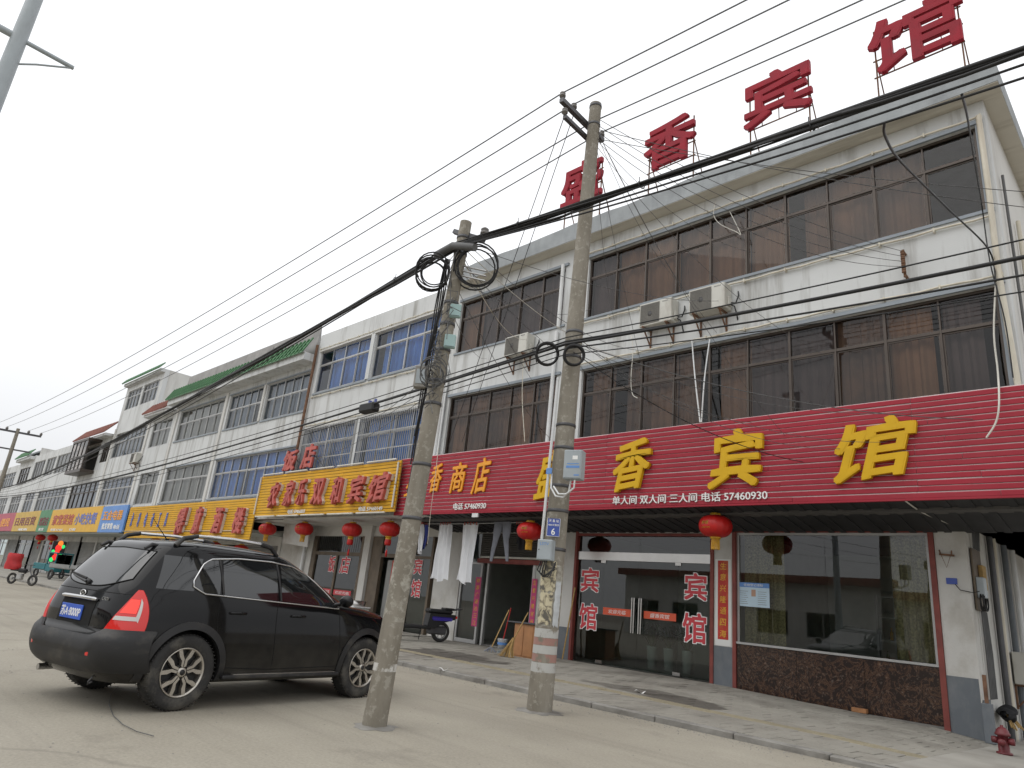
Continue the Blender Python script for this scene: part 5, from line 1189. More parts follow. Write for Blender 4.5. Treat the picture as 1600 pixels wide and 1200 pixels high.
def panel(P, off, nu, nv, skirt=.02):
    """curved panel proud of the body with edges returned to it"""
    m = MB(); m.grid(lambda a, b: P(a, b, off), nu, nv)
    E_ = [(i/nu, 0) for i in range(nu)]+[(1, j/nv) for j in range(nv)]+[(1-i/nu, 1) for i in range(nu)]+[(0, 1-j/nv) for j in range(nv)]
    o = [P(a, b, off) for a, b in E_]; q = [P(a, b, off-skirt) for a, b in E_]; k = len(E_)
    m.add(o+q, [(i, (i+1) % k, (i+1) % k+k, i+k) for i in range(k)]); return m
rear_c, front_c = Vector((-6.73, 2.85, 0)), Vector((-7.59, 5.27, 0))
hd_ = (front_c-rear_c).normalized(); left = Vector((-hd_.y, hd_.x, 0)); SC = .977
CAR = thing('parked_car', 'black sport utility car with silver roof rails parked nose towards the shops', 'car', (-7.66, 2.69, 0), R(101.1))
CAR.scale = (.89, .89, .92)
# body shell with wheel wells cut out
NB = 128; zz = [ZK[0]+(ZK[-1]-ZK[0])*i/70 for i in range(71)]; bd = MB()
vs_ = [cS(2*math.pi*k/NB+.0001, z) for z in zz for k in range(NB)]
fs = [(i*NB+k, i*NB+(k+1) % NB, (i+1)*NB+(k+1) % NB, (i+1)*NB+k) for i in range(70) for k in range(NB)]
fs += [tuple(reversed(range(NB))), tuple(70*NB+k for k in range(NB))]
bd.add(vs_, fs, True); body = bd.build('body', MAT['car_paint'], CAR)
cut = MB()
for x_ in (0, 2.63):
    for s_ in (-1, 1): cut.add([Vector((x_+.415*math.cos(t), yy, .36+.415*math.sin(t))) for yy in ((.50, 1.3) if s_ > 0 else (-1.3, -.50)) for t in [2*math.pi*i/40 for i in range(40)]], [tuple(range(40)), tuple(reversed(range(40, 80)))]+[(i, i+40, (i+1) % 40+40, (i+1) % 40) for i in range(40)])
co_ = cut.build('cut', MAT['car_gap']); md = body.modifiers.new('b', 'BOOLEAN'); md.object = co_; md.operation = 'DIFFERENCE'; md.solver = 'EXACT'
pm = body.matrix_parent_inverse.copy(); sv = (CAR.location.copy(), CAR.rotation_euler.copy(), CAR.scale.copy())
CAR.location = (0, 0, 0); CAR.rotation_euler = (0, 0, 0); CAR.scale = (1, 1, 1); bpy.context.view_layer.update()
dg = bpy.context.evaluated_depsgraph_get(); me2 = bpy.data.meshes.new_from_object(body.evaluated_get(dg)); body.modifiers.clear(); body.data = me2
me2.materials.clear(); me2.materials.append(MAT['car_paint']); bpy.data.objects.remove(co_); CAR.location, CAR.rotation_euler, CAR.scale = sv
# rear bumper
thA = math.pi-1.32
def thx(x_, z):
    a0, a1 = xr_(z), xf_(z); xc = (a0+a1)/2; a = (a1-a0)/2; r = min(abs((x_-xc)/a), 1); return math.acos(-(r**(nr_(z)/2)))
def Pb(a, b, off):
    th = thx(-.40, .55); t0, t1 = th, 2*math.pi-th; t = t0+(t1-t0)*a; p = cS(t, .55); e = min(max((abs(p.y)-.50)/.14, 0), 1)
    zt = .665+.075*e; zb = .33+.05*(1-abs(2*a-1))*0+.02*e; z = zb+(zt-zb)*b; o = off*(1-.55*abs(2*b-1)**3)
    return cS(t, z, o+.012*(1-e)*(b > .5))
panel(Pb, .045, 90, 14, .05).build('rear_bumper', MAT['car_plastic'], CAR)
for s_ in (-1, 1):
    panel(lambda a, b, off: cRear(s_*(.56+.15*a), .49+.045*b, off+.045), .004, 6, 2, .01).build('reflector', MAT['lamp_red'], CAR)
    # wheel-arch flares
    for x0 in (0, 2.63):
        def Pf(a, b, off):
            t = math.radians(-22+224*a); r = .41+.075*b; return cSide(x0+r*math.cos(t), max(.27, .36+r*math.sin(t)), s_, off*(1-.35*b))
        panel(Pf, .022, 40, 3, .05).build('wheel_arch', MAT['car_plastic'], CAR)
    # tail lamp wraps the corner: red body, clear lower strip
    def Pt(a, b, off):
        z = .735+.375*b; yin = .63+.11*b+.03*math.sin(b*3.1); xout = -.50+.10*b-.16*b*b
        ta = thx_y(yin, z); tb = thx(xout, z); t = ta+(tb-ta)*a; t = t if s_ > 0 else 2*math.pi-t; return cS(t, z, off)
    def thx_y(y_, z): return math.pi-math.asin(min(1, (y_/w_(z))**(nr_(z)/2)))
    tl = panel(Pt, .018, 18, 16, .03).build('tail_lamp', MAT['lamp_red'], CAR)
    panel(lambda a, b, off: Pt(.10+.55*a, .42+.34*b, off), .0215, 10, 8, .006).build('brake_lens', MAT['lamp_red_bright'], tl)
    panel(lambda a, b, off: Pt(.04+.72*a, .24+.10*b, off), .0215, 12, 3, .006).build('reverse_lens', MAT['lamp_clear'], tl)
    panel(lambda a, b, off: Pt(.70+.10*a, .30+.5*b-.1*a, off), .0215, 3, 8, .006).build('clear_rim', MAT['lamp_clear'], tl)
    # side glass
    def zb_(x_): return 1.135-.03*x_
    def zt_(x_): return float(np.interp(x_, [-.06, .02, .13, .5, .95, 1.3, 1.55, 1.8, 2.02], [1.23, 1.39, 1.465, 1.505, 1.515, 1.49, 1.41, 1.255, 1.085]))
    def glass_pane(xa, xb, slant=0.):
        def P(a, b, off):
            x_ = xa+(xb-xa)*a; z0 = zb_(x_)+(.06*(1-min(1, max(0, (x_+.06)/.12)))); z1 = max(zt_(x_), z0+.004); z = z0+(z1-z0)*b
            return cSide(x_+slant*(b-.5)*(1-abs(2*a-1)) if False else x_, z, s_, off)
        return panel(P, .005, 16, 8, .006)
    for xa, xb in ((-.055, .26), (.29, 1.04), (1.10, 2.0)):
        glass_pane(xa, xb).build('side_window', MAT['car_glass'], CAR)
    panel(lambda a, b, off: cSide(-.46+.40*a+.10*b, 1.14+.33*b, s_, off), .003, 8, 6, .006).build('rear_quarter_glass', MAT['car_glass'], CAR)
    tr = [cSide(x_, zb_(x_)-.012+(.06*(1-min(1, max(0, (x_+.06)/.12)))), s_, .010) for x_ in np.linspace(2.04, -.07, 30)]+[cSide(x_, zt_(x_)+.012, s_, .010) for x_ in np.linspace(-.07, 2.04, 40)]
    MB().tube(tr+[tr[0]], .009, 6).build('chrome_trim', MAT['chrome'], CAR)
    for xx in (.275, 1.07): MB().tube([cSide(xx+.06*(.5-t), zb_(xx)+(zt_(xx)-zb_(xx))*t, s_, .006) for t in np.linspace(0, 1, 8)], .014, 6).build('door_pillar', MAT['car_plastic'], CAR)
    # shut lines
    gl = MB()
    for xs_ in ([(.42, .62), (.30, .72), (.27, .9), (.27, 1.09)], [(1.12, .40), (1.08, .7), (1.06, .9), (1.06, 1.09)], [(2.16, .40), (2.12, .7), (2.08, .9), (2.06, 1.05)], [(.42, .40), (1.1, .37), (2.16, .39)]):
        pts = []
        for (xa, za), (xb, zb) in zip(xs_, xs_[1:]): pts += [cSide(xa+(xb-xa)*t, za+(zb-za)*t, s_, .0005) for t in np.linspace(0, 1, 8)]
        gl.tube(pts, .0045, 4)
    gl.build('shut_line', MAT['car_gap'], CAR)
    for x_ in (.52, 1.38):
        p = cSide(x_, .945, s_, 0); MB().tube([p+Vector((-.10, s_*.004, 0)), p+Vector((-.085, s_*.034, .004)), p+Vector((0, s_*.04, .006)), p+Vector((.085, s_*.034, .004)), p+Vector((.10, s_*.004, 0))], [.010, .014, .015, .014, .010], 8).build('door_handle', MAT['car_paint'], CAR)
    # running board
    MB().bbox(.46, 2.16, s_*.86-.07, s_*.86+.07, .285, .325, .012).build('running_board', MAT['car_plastic'], CAR)
    MB().bbox(.60, 2.10, s_*.87-.045, s_*.87+.045, .3255, .332, .003).build('step_tread', MAT['rim_silver'], CAR)
    # roof rail
    yr = .60
    rp = [(-.24, 1.575), (-.16, 1.66), (.0, 1.70), (.45, 1.722), (.85, 1.715), (1.0, 1.69), (1.12, 1.60)]
    MB().tube([Vector((x_, s_*yr, z)) for x_, z in rp[1:-1]], .018, 8).build('roof_rail', MAT['chrome'], CAR)
    for q in (rp[:3], rp[-3:]):
        MB().tube([Vector((x_, s_*yr, z)) for x_, z in q], [.03, .026, .022] if q is not rp[-3:] else [.022, .026, .03], 8).build('rail_mount', MAT['car_plastic'], CAR)
    # mirror
    p = cSide(1.98, 1.10, s_, 0); mm_ = MB(); mm_.lathe([(.0, -.055), (.05, -.05), (.085, -.03), (.098, 0), (.085, .03), (.04, .05), (0, .055)], 16, 'X', c=(0, 0, 0)); mm_.xf(Matrix.Translation(p+Vector((.06, s_*.15, .06))) @ Matrix.Diagonal((1.1, 1.15, .78, 1)))
    mm_.tube([p, p+Vector((.05, s_*.1, .03))], .025, 8); mm_.build('door_mirror', MAT['car_paint'], CAR)
    p = cFront(s_*.62, .80, 0); panel(lambda a, b, off: cFront(s_*(.46+.34*a), .74+.13*b, off), .008, 8, 4, .012).build('headlamp', MAT['lamp_clear'], CAR)
# rear window, tailgate furniture
def Pw(a, b, off):
    y_ = -.63+1.26*a; e = abs(2*a-1); zb = 1.105+.10*e**2.6; zt = 1.515-.02*e; z = zb+(zt-zb)*b; y_ = y_*(1-.10*b); return cRear(y_, z, off)
panel(Pw, .005, 26, 12, .006).build('rear_window', MAT['car_glass'], CAR)
MB().tube([Pw(a, 0, .006) for a in np.linspace(0, 1, 30)], .006, 5).tube([Pw(a, 1, .006) for a in np.linspace(0, 1, 30)], .006, 5).tube([Pw(0, b, .006) for b in np.linspace(0, 1, 12)], .006, 5).tube([Pw(1, b, .006) for b in np.linspace(0, 1, 12)], .006, 5).build('window_seal', MAT['car_gap'], CAR)
for y_ in (-.46, .46):
    p = cRear(y_, 1.525, .0); MB().tube([p+Vector((.10, 0, .03)), p+Vector((-.0, 0, .035)), p+Vector((-.07, 0, -.012))], [.018, .022, .015], 8).build('window_hinge', MAT['car_plastic'], CAR)
gl = MB(); gl.tube([cRear(y_, 1.06+.0*y_, .001) for y_ in np.linspace(-.74, .74, 24)], .004, 4); gl.tube([cRear(.74-.03*t, 1.06-.36*t, .001) for t in np.linspace(0, 1, 8)], .005, 4); gl.tube([cRear(-.74+.03*t, 1.06-.36*t, .001) for t in np.linspace(0, 1, 8)], .005, 4); gl.build('tailgate_gap', MAT['car_gap'], CAR)
wp = cRear(.12, 1.135, .03); MB().lathe([(0, 0), (.032, .005), (.028, .03), (0, .035)], 12, 'X', c=cRear(.02, 1.135, .03)).tube([cRear(.02, 1.135, .035), cRear(.22, 1.16, .03), cRear(.42, 1.185, .025)], [.014, .010, .007], 6).bar(cRear(.10, 1.165, .018), cRear(.52, 1.205, .018), .012, .022).build('rear_wiper', MAT['car_plastic'], CAR)
rc = panel(lambda a, b, off: cRear(-.34+.68*a, .735+.235*b, off), .004, 12, 6, .008).build('plate_shade_panel', MAT['car_gap'], CAR)  # flat black panel, the shade of a hollow is in its colour
MB().tube([cRear(y_, .985-.02*abs(y_)**2, .022) for y_ in np.linspace(-.36, .36, 16)], [.012]+[.02]*14+[.012], 8).build('garnish', MAT['chrome'], CAR)
pw = cRear(.06, .845, .012); t_ = MB().bbox(pw.x-.006, pw.x+.006, -.16, .28, .77, .91, .003).build('licence_plate', MAT['plate_blue'], CAR)
text_on('plate_number', '苏A·8000P', (pw.x-.008, .06, .84), (0, -1, 0), (0, 0, 1), MAT['white_letter'], .40, .10, .002, .012, 0, 0, t_)
em = cRear(0, 1.025, .008); e_ = MB(); pts = [Vector((em.x, .052*math.cos(t), em.z+.028*math.sin(t))) for t in np.linspace(0, 2*math.pi, 25)]; e_.tube(pts, .007, 6)
e_.bar((em.x, .022, em.z-.02), (em.x, .012, em.z+.021), .008, .010).bar((em.x, -.012, em.z-.021), (em.x, -.022, em.z+.02), .008, .010).bar((em.x, .018, em.z-.003), (em.x, -.018, em.z+.004), .008, .009); e_.build('emblem', MAT['chrome'], CAR)
bp_ = cRear(-.47, 1.0, .004); text_on('badge', 'CRDi', (bp_.x, -.47, 1.0), (0, -1, 0), (0, 0, 1), MAT['chrome'], .13, .032, .003, .01, .15, 0, CAR)
MB().tube([(.18, .3, 1.655), (.02, .3, 1.80), (-.06, .3, 1.88)], [.007, .004, .003], 6).lathe([(0, 0), (.03, 0), (.02, .025), (0, .03)], 10, c=(.18, .3, 1.645)).build('antenna', MAT['car_gap'], CAR)
MB().tube([(-.55, .45, .28), (-.80, .45, .27)], .032, 12).build('exhaust', MAT['chrome'], CAR)
MB().tube([(-.70, -.50, .30), (-.74, -.50, .25), (-.72, -.46, .22), (-.70, -.50, .25)], .010, 6).build('tow_hook', MAT['dark_steel'], CAR)
panel(lambda a, b, off: cFront(-.60+1.2*a, 1.13+.38*b, off), .005, 16, 8, .006).build('windscreen', MAT['car_glass'], CAR)
panel(lambda a, b, off: cFront(-.42+.84*a, .56+.26*b, off), .01, 10, 4, .015).build('grille', MAT['car_plastic'], CAR)
MB().box(-.2, 2.9, -.5, .5, .22, .27).box(-.1, .1, -.7, .7, .3, .38).build('underbody', MAT['car_gap'], CAR)
# wheels: tyre, rim with five forked spokes
ty = [(.215, -.085), (.235, -.108), (.29, -.117), (.325, -.108), (.341, -.085), (.344, -.03), (.344, .03), (.341, .085), (.325, .108), (.29, .117), (.235, .108), (.215, .085)]
def wheel_meshes():
    t = MB().lathe(ty, 48, 'Y', closed=True)
    for k in range(56):
        th = 2*math.pi*k/56
        for y0, y1 in ((-.10, -.04), (.04, .10)): t.bar((.3445*math.cos(th), y0, .3445*math.sin(th)), (.3445*math.cos(th+.03), y1, .3445*math.sin(th+.03)), .012, .007)
    r_ = MB().lathe([(.222, -.095), (.226, -.105), (.218, -.108), (.205, -.09), (.198, .07), (.215, .09)], 40, 'Y')
    d = MB().lathe([(0, -.03), (.198, -.03)], 30, 'Y').lathe([(.0, -.02), (.15, -.02)], 20, 'Y')
    s = MB()
    for k in range(5):
        a = 2*math.pi*k/5+.3
        for sg in (-1, 1):
            P_ = [(.045, sg*.004), (.055, sg*.026), (.105, sg*.030), (.14, sg*.062), (.212, sg*.090), (.214, sg*.055), (.155, sg*.026), (.115, sg*.004)]
            if sg < 0: P_ = list(reversed(P_))
            q = [(x_*math.cos(a)-y_*math.sin(a), x_*math.sin(a)+y_*math.cos(a)) for x_, y_ in P_]; s.prism(q, -.098, -.05, 'XZ')
    s.lathe([(0, -.10), (.035, -.10), (.045, -.095), (.05, -.05)], 20, 'Y')
    nt_ = MB()
    for k in range(5):
        a = 2*math.pi*(k+.5)/5+.3; nt_.lathe([(0, -.085), (.011, -.085), (.011, -.04)], 8, 'Y', c=(.062*math.cos(a), 0, .062*math.sin(a)))
    nt_.lathe([(0, -.104), (.026, -.103), (.028, -.099)], 16, 'Y')
    return t, r_, d, s, nt_
for x_ in (0, 2.63):
    for s_ in (-1, 1):
        wh = bpy.data.objects.new('wheel', None)
        t, r_, d, s, nt_ = wheel_meshes(); M_ = Matrix.Translation((x_, s_*.775, .360)) @ Matrix.Diagonal((1.09, 1.0, 1.045, 1)) @ (Matrix.Identity(4) if s_ < 0 else Matrix.Rotation(math.pi, 4, 'Z')) @ Matrix.Rotation(.35*x_, 4, 'Y')
        tyre_o = t.xf(M_).build('wheel', MAT['tyre'], CAR)
        bm = r_.xf(M_).build('rim', MAT['rim_silver'], tyre_o); d.xf(M_).build('brake_disc', MAT['rim_dark'], tyre_o); s.xf(M_).build('spokes', MAT['rim_silver'], tyre_o); nt_.xf(M_).build('wheel_nuts', MAT['rim_dark'], tyre_o)
        bpy.data.objects.remove(wh)
# ================================================================ things on the facade and pavement
pmat('lantern_red', (.50, .012, .010), .45, var=.12, scale=8, sheen=.3); pmat('lantern_gold', (.66, .36, .03), .45, var=.2, scale=20)
pmat('cloth_white', (.74, .75, .77), .85, var=.04); pmat('cloth_grey', (.19, .20, .23), .85, var=.12, scale=6); pmat('cloth_black', (.012, .012, .014), .9, var=.2); pmat('cloth_blue', (.05, .07, .28), .85, var=.2)
def make_lantern(kind, label, loc, cord, grp, rz=0.):
    t = thing('red_lantern', label, 'lantern', loc, rz, grp)
    b = MB(); N = 56
    prof = [(math.radians(a)) for a in range(-76, 77, 8)]
    vs_ = []
    for k in range(N):
        th = 2*math.pi*k/N; rib = 1+.022*(1 if k % 4 == 0 else (-.5 if k % 4 == 2 else 0))
        for a in prof: r_ = .315*math.cos(a)**.72*rib; vs_.append((r_*math.cos(th), r_*math.sin(th), .215*math.sin(a)))
    m = len(prof); b.add(vs_, [(k*m+i, ((k+1) % N)*m+i, ((k+1) % N)*m+i+1, k*m+i+1) for k in range(N) for i in range(m-1)], True); body_ = b.build('body', MAT['lantern_red'], t)
    MB().lathe([(0, .25), (.10, .25), (.115, .205), (.105, .195)], 20).build('cap', MAT['lantern_gold'], t); MB().lathe([(0, -.245), (.09, -.245), (.11, -.205), (.105, -.195)], 20).build('base_ring', MAT['lantern_gold'], t)
    MB().tube([(0, 0, .25), (0, 0, cord)], .006, 5).build('cord', MAT['cable_black'], t)
    if kind == 'fringe':
        f = MB()
        for k in range(22): th = 2*math.pi*k/22; f.tube([(.07*math.cos(th), .07*math.sin(th), -.24), (.078*math.cos(th+.1), .078*math.sin(th), -.33), (.082*math.cos(th+.15), .082*math.sin(th), -.44)], .009, 4)
        f.build('fringe', MAT['lantern_gold'], t)
    else:
        MB().lathe([(0, -.245), (.085, -.25), (.09, -.30)], 16).build('collar', MAT['lantern_gold'], t); MB().lathe([(.088, -.30), (.10, -.40), (.085, -.47), (0, -.47)], 16).build('fringe', MAT['lantern_red'], t)
        MB().tube([(0, 0, -.47), (0, 0, -.62)], .006, 4).lathe([(.012, -.60), (.03, -.65), (.03, -.80), (0, -.8)], 10).build('tassel', MAT['lantern_red'], t)
    if kind == 'fringe':
        for dy, tx, hh in ((.035, '恭喜', .07), (-.055, '大吉大利', .035)):
            a0 = -math.pi/2-.15
            o = text_on('gold_print', tx, (0, -.3185 if dy > 0 else -.316, dy), (1, 0, 0), (0, 0, 1), MAT['lantern_gold'], hh*2.4 if dy > 0 else .19, hh, .002, .02, 0, 0, t)
            me = o.data
            for v in me.vertices: v.co.y = -math.sqrt(max(.01, .321**2-v.co.x**2))*math.cos(math.asin(max(-1, min(1, v.co.z/.215))))**.72
    return t
lz = [(419, 822, 'fringe', 'red lantern with gold fringe under the left end of the yellow guesthouse sign'), (476, 822, 'fringe', 'red lantern with gold fringe, next to a slanted white panel under the yellow sign'), (550, 828, 'tassel', 'red lantern with long red tassel in front of the restaurant transom bars'), (609, 827, 'tassel', 'red lantern with long red tassel beside the leaning pole'), (828, 830, 'fringe', 'red lantern with gold print hanging left of the tall pole'), (1118, 822, 'fringe', 'red lantern hanging right of the glass hotel entrance')]
for u, v, k, lab in lz:
    p = onY(u, v, 12.25); p.z = min(p.z, 3.02); make_lantern(k, lab, p, 3.30-p.z, 'red lanterns under the shop signs', R(15 if u != 1118 else -10))
for i, (u, v) in enumerate(((243, 848), (268, 851), (335, 855), (376, 860))):
    p = onY(u, v, 12.5); p.z = min(p.z, 2.62); make_lantern('tassel', 'red lantern under the yellow restaurant sign, glimpsed over the car roof', p, 2.9-p.z, 'red lanterns over the car roof')
for i, (u, v) in enumerate(((64, 838), (83, 838))):
    p = onY(u, v, 12.5); p.z = min(p.z, 2.56); make_lantern('tassel', ['small distant red lantern under the ochre grocery sign', 'small distant red lantern under the green barber sign'][i], p, 2.82-p.z, 'distant red lanterns')
# ---------------------------------------------------------------- air conditioners
pmat('ac_white', (.56, .55, .50), .5, var=.06, scale=3, stain=(.28, .24, .19), stain_amt=.5, stain_scale=(3, 3, 1.5)); pmat('ac_grille', (.20, .19, .17), .6, var=.15)
def make_ac(label, loc, rz=0., bracket=True):
    t = thing('air_conditioner', label, 'air conditioner', loc, rz, 'outdoor air conditioner units')
    MB().bbox(0, .82, -.30, 0, 0, .55, .015).build('casing', MAT['ac_white'], t)
    g = MB(); 
    for i in range(15): g.tube([(.04+.48*0, -.306, .05+i*.032), (.52, -.306, .05+i*.032)], .004, 4)
    for i in range(13): g.tube([(.04+i*.04, -.309, .04), (.04+i*.04, -.309, .51)], .003, 4)
    MB().box(.035, .525, -.303, -.2995, .035, .515).build('fan_shade_plate', MAT['ac_grille'], t)  # flat plate on the casing, its dark colour stands for shade behind the grille
    g.build('fan_grille', MAT['ac_grille'], t)
    MB().lathe([(0, -.3035), (.06, -.3035), (.06, -.305), (0, -.305)], 16, 'Y', c=(.28, 0, .275)).build('fan_hub', MAT['dark_steel'], t)
    text_on('brand_mark', 'PANDA', (.66, -.3012, .49), (1, 0, 0), (0, 0, 1), MAT['dark_steel'], .15, .028, .001, 0, .2, 0, t)
    MB().bbox(.822, .86, -.2, -.05, .06, .25, .008).build('valve_cover', MAT['ac_white'], t)
    MB().tube([(.84, -.12, .1), (.93, -.10, .04), (.95, -.05, -.1), (.94, .02, -.22)], .014, 6).tube([(.84, -.10, .14), (.95, -.08, .12), (.98, -.02, .3), (.95, .03, .42)], .016, 6).build('pipe', MAT['cable_black'], t)
    if bracket:
        for x_ in (.12, .70):
            MB().bar((x_, -.34, -.02), (x_, .02, -.02), .035, .035).bar((x_, .01, -.02), (x_, .01, -.42), .035, .03).bar((x_, -.30, -.03), (x_, .0, -.38), .025, .025).build('bracket', MAT['rust'], t)
    return t
make_ac('white air conditioner unit left of the tall pole between window bands', (-12.45, YF-.02, 7.42)); make_ac('white air conditioner unit right of the tall pole, the lower of a pair', (-8.17, YF-.02, 7.32)); make_ac('white air conditioner unit of the pair, farther from the tall pole', (-6.93, YF-.02, 7.34)); make_ac('small distant air conditioner unit below the maroon roofed house', (-41.7, YF-.02, 6.62))
q = onX(1580, 1008, -2.72); sac = make_ac('air conditioner unit mounted on the side wall in the alley', (-2.72, q.y-.1, .72), R(90))
# ---------------------------------------------------------------- laundry
ln = cable('clothes rail under the awning with washing on it', [(-16.35, 12.6, 3.20), (-14.2, 12.6, 3.185), (-11.75, 12.6, 3.20)], .012, 'alu_frame', None, 6, 'clothes_rail')
for x_ in (-16.3, -11.8): MB().tube([(x_, 12.6, 3.2), (x_, 12.6, 3.33)], .006, 5).build('hanger_rod', MAT['dark_steel'], ln)
def cloth(name, label, cat, tl, tr_, br, bl, m, folds, y=12.6, amp=.05, wav=.05):
    P = [onY(u, v, y) for u, v in (tl, tr_, br, bl)]
    P[0].z = P[1].z = 3.18
    def f(a, b):
        p = (P[3]*(1-a)+P[2]*a)*(1-b)+(P[0]*(1-a)+P[1]*a)*b; d = (1-b*.35)
        return (p.x+.012*math.sin(a*folds*6.28+b*2), p.y-.0+amp*d*math.sin(a*folds*6.28+1.2*math.sin(b*3))+.02*math.sin(a*23+b*5), p.z+(1-b)**6*wav*math.sin(a*9)+(b > .98)*(-.02*abs(math.sin(a*14))))
    g = MB().grid(f, 44, 26); t = thing(name, label, cat, (P[0]+P[1])*.5, local=False); g.build('cloth', MAT[m], t, fix=False)
    for k in range(5):
        x_ = P[0].x+(P[1].x-P[0].x)*(k+.5)/5; MB().box(x_-.008, x_+.008, y-.02, y+.02, 3.15, 3.23).build('clothes_peg', MAT['red_worn'], t)
    return t
cloth('bed_sheet', 'white sheet hung to dry in front of the white pier, the longer left one', 'sheet', (687, 822), (705, 822), (698, 908), (672, 904), 'cloth_white', 3.2); cloth('bed_sheet', 'white sheet hung to dry nearest the shuttered shop', 'sheet', (724, 820), (747, 820), (735, 914), (713, 906), 'cloth_white', 2.4)
lg = thing('leggings', 'grey leggings hung upside from the clothes rail before the shutter', 'leggings', onY(784, 817, 12.6), local=False)
A_ = onY(773, 815, 12.6); B_ = onY(799, 815, 12.6); zt = 3.19; cx = (A_.x+B_.x)/2; hw = (B_.x-A_.x)/2; L_ = MB()
def leg(s_):
    e = onY(767 if s_ < 0 else 792, 877, 12.6)
    pts = [(cx+s_*hw*.5, zt-.02, hw*.52), (cx+s_*hw*.55, zt-.22, hw*.50), (cx+s_*hw*.62, zt-.42, .10), (lerp((cx+s_*hw*.6, 0, 0), (e.x, 0, 0), .6).x, zt-.7, .075), (e.x, e.z, .05)]
    vs_ = []; N = 14
    for (x_, z, r_) in pts:
        for k in range(N): th = 2*math.pi*k/N; vs_.append((x_+r_*math.cos(th), 12.6+min(r_*.35, .035)*math.sin(th)+.01*math.sin(z*20), z))
    L_.add(vs_, [(i*N+k, i*N+(k+1) % N, (i+1)*N+(k+1) % N, (i+1)*N+k) for i in range(len(pts)-1) for k in range(N)], True)
leg(-1); leg(1); L_.build('cloth', MAT['cloth_grey'], lg); MB().lathe([(hw*1.04, -.02), (hw*1.04, .03)], 24, c=(cx, 12.6, zt)).xf(Matrix.Translation((0, 12.6, 0)) @ Matrix.Diagonal((1, .12, 1, 1)) @ Matrix.Translation((0, -12.6, 0))).build('waistband', MAT['cloth_grey'], lg)
cloth('dark_garment', 'black garment hanging beside the grey leggings', 'garment', (806, 822), (822, 822), (821, 862), (806, 850), 'cloth_black', 1.6, amp=.04); cloth('patterned_garment', 'small blue and white garment hanging by the leaning pole', 'garment', (657, 822), (668, 822), (664, 858), (655, 852), 'cloth_blue', 2, amp=.04); cloth('patterned_garment', 'small crumpled white garment hanging by the leaning pole', 'garment', (652, 830), (660, 830), (659, 864), (652, 862), 'cloth_white', 2, y=12.5, amp=.04)
# ---------------------------------------------------------------- paper couplets, glass lettering, notices
pmat('couplet_red', (.46, .03, .02), .6, var=.12, scale=6, stain=(.55, .28, .05), stain_amt=.35, stain_scale=(6, 6, 5)); pmat('couplet_pink', (.50, .05, .17), .6, var=.2, scale=7); pmat('paper_white', (.70, .70, .68), .7, var=.05)
def couplet(label, x0, x1, z0, z1, m, txt, border=False, y=YG-.012, tm='lantern_gold'):
    t = thing('door_couplet', label, 'couplet', ((x0+x1)/2, y, z0), local=False)
    if border: MB().box(x0-.06, x1+.06, y+.003, y+.006, z0-.12, z1+.03).build('backing_paper', MAT['paper_white'], t)
    MB().grid(lambda a, b: (x0+(x1-x0)*a, y+.004*math.sin(b*17)*0, z0+(z1-z0)*b), 3, 14).build('paper', MAT[m], t, fix=False)
    n = len(txt); h = (z1-z0)/n
    for i, ch in enumerate(txt): text_on('character', ch, ((x0+x1)/2, y-.003, z1-h*(i+.5)), UXV, UZV, MAT[tm], (x1-x0)*.62, h*.62, .001, .012, .1, 0, t)
    return t
couplet('red paper couplet with gold characters on the white pier beside the entrance', -7.24, -7.01, .95, 2.5, 'couplet_red', '生意兴隆通四海', True, YG-.010); couplet('pink paper couplet left of the open shop doorway', -14.62, -14.40, .55, 1.85, 'couplet_pink', '财源广进达三江', y=YG+.012); couplet('pink paper couplet right of the open shop doorway', -12.48, -12.30, .55, 1.9, 'couplet_pink', '生意兴隆好运来', y=YG+.012); couplet('narrow red couplet with black writing on the guesthouse door', -18.72, -18.50, .75, 2.2, 'couplet_red', '五福临门家兴旺', y=YG+.07, tm='cable_black')
def glass_char(name, label, ch, u0, u1, y=YG+.060):
    a = onY(*u0, y); b = onY(*u1, y); t = thing(name, label, 'lettering', ((a.x+b.x)/2, y, (a.z+b.z)/2), local=False); c = ((a.x+b.x)/2, y, (a.z+b.z)/2)
    text_on('white_outline', ch, c, UXV, UZV, MAT['white_letter'], (b.x-a.x), (b.z-a.z), .001, .055, 0, 0, t); text_on('red_film', ch, (c[0], y-.004, c[2]), UXV, UZV, MAT['red_print'], (b.x-a.x)*.94, (b.z-a.z)*.94, .001, .022, 0, 0, t)
for ch, u0, u1, lab in (('宾', (906, 925), (938, 887), 'red film character with white edge, upper one on the left entrance pane'), ('馆', (903, 983), (935, 943), 'red film character with white edge, lower one on the left entrance pane'), ('宾', (1068, 938), (1106, 895), 'red film character with white edge, upper one on the right entrance pane'), ('馆', (1065, 1004), (1105, 958), 'red film character with white edge, lower one on the right entrance pane')): glass_char('window_lettering', lab, ch, u0, u1)
for ch, u0, u1, lab in (('饭', (511, 894), (526, 868), 'red film character, left one on the restaurant glass'), ('店', (529, 896), (549, 869), 'red film character, right one on the restaurant glass'), ('宾', (645, 898), (662, 872), 'red film character, upper one on the narrow guesthouse pane'), ('馆', (640, 933), (660, 905), 'red film character, lower one on the narrow guesthouse pane')): glass_char('window_lettering', lab, ch, u0, u1, YG+.045)
pmat('strip_orange', (.62, .09, .035), .5, var=.05)
a = onY(943, 957, YG+.06); st = thing('greeting_strip', 'orange strip with white greeting across the entrance doors', 'sticker', (-9.2, YG+.05, 1.28), local=False)
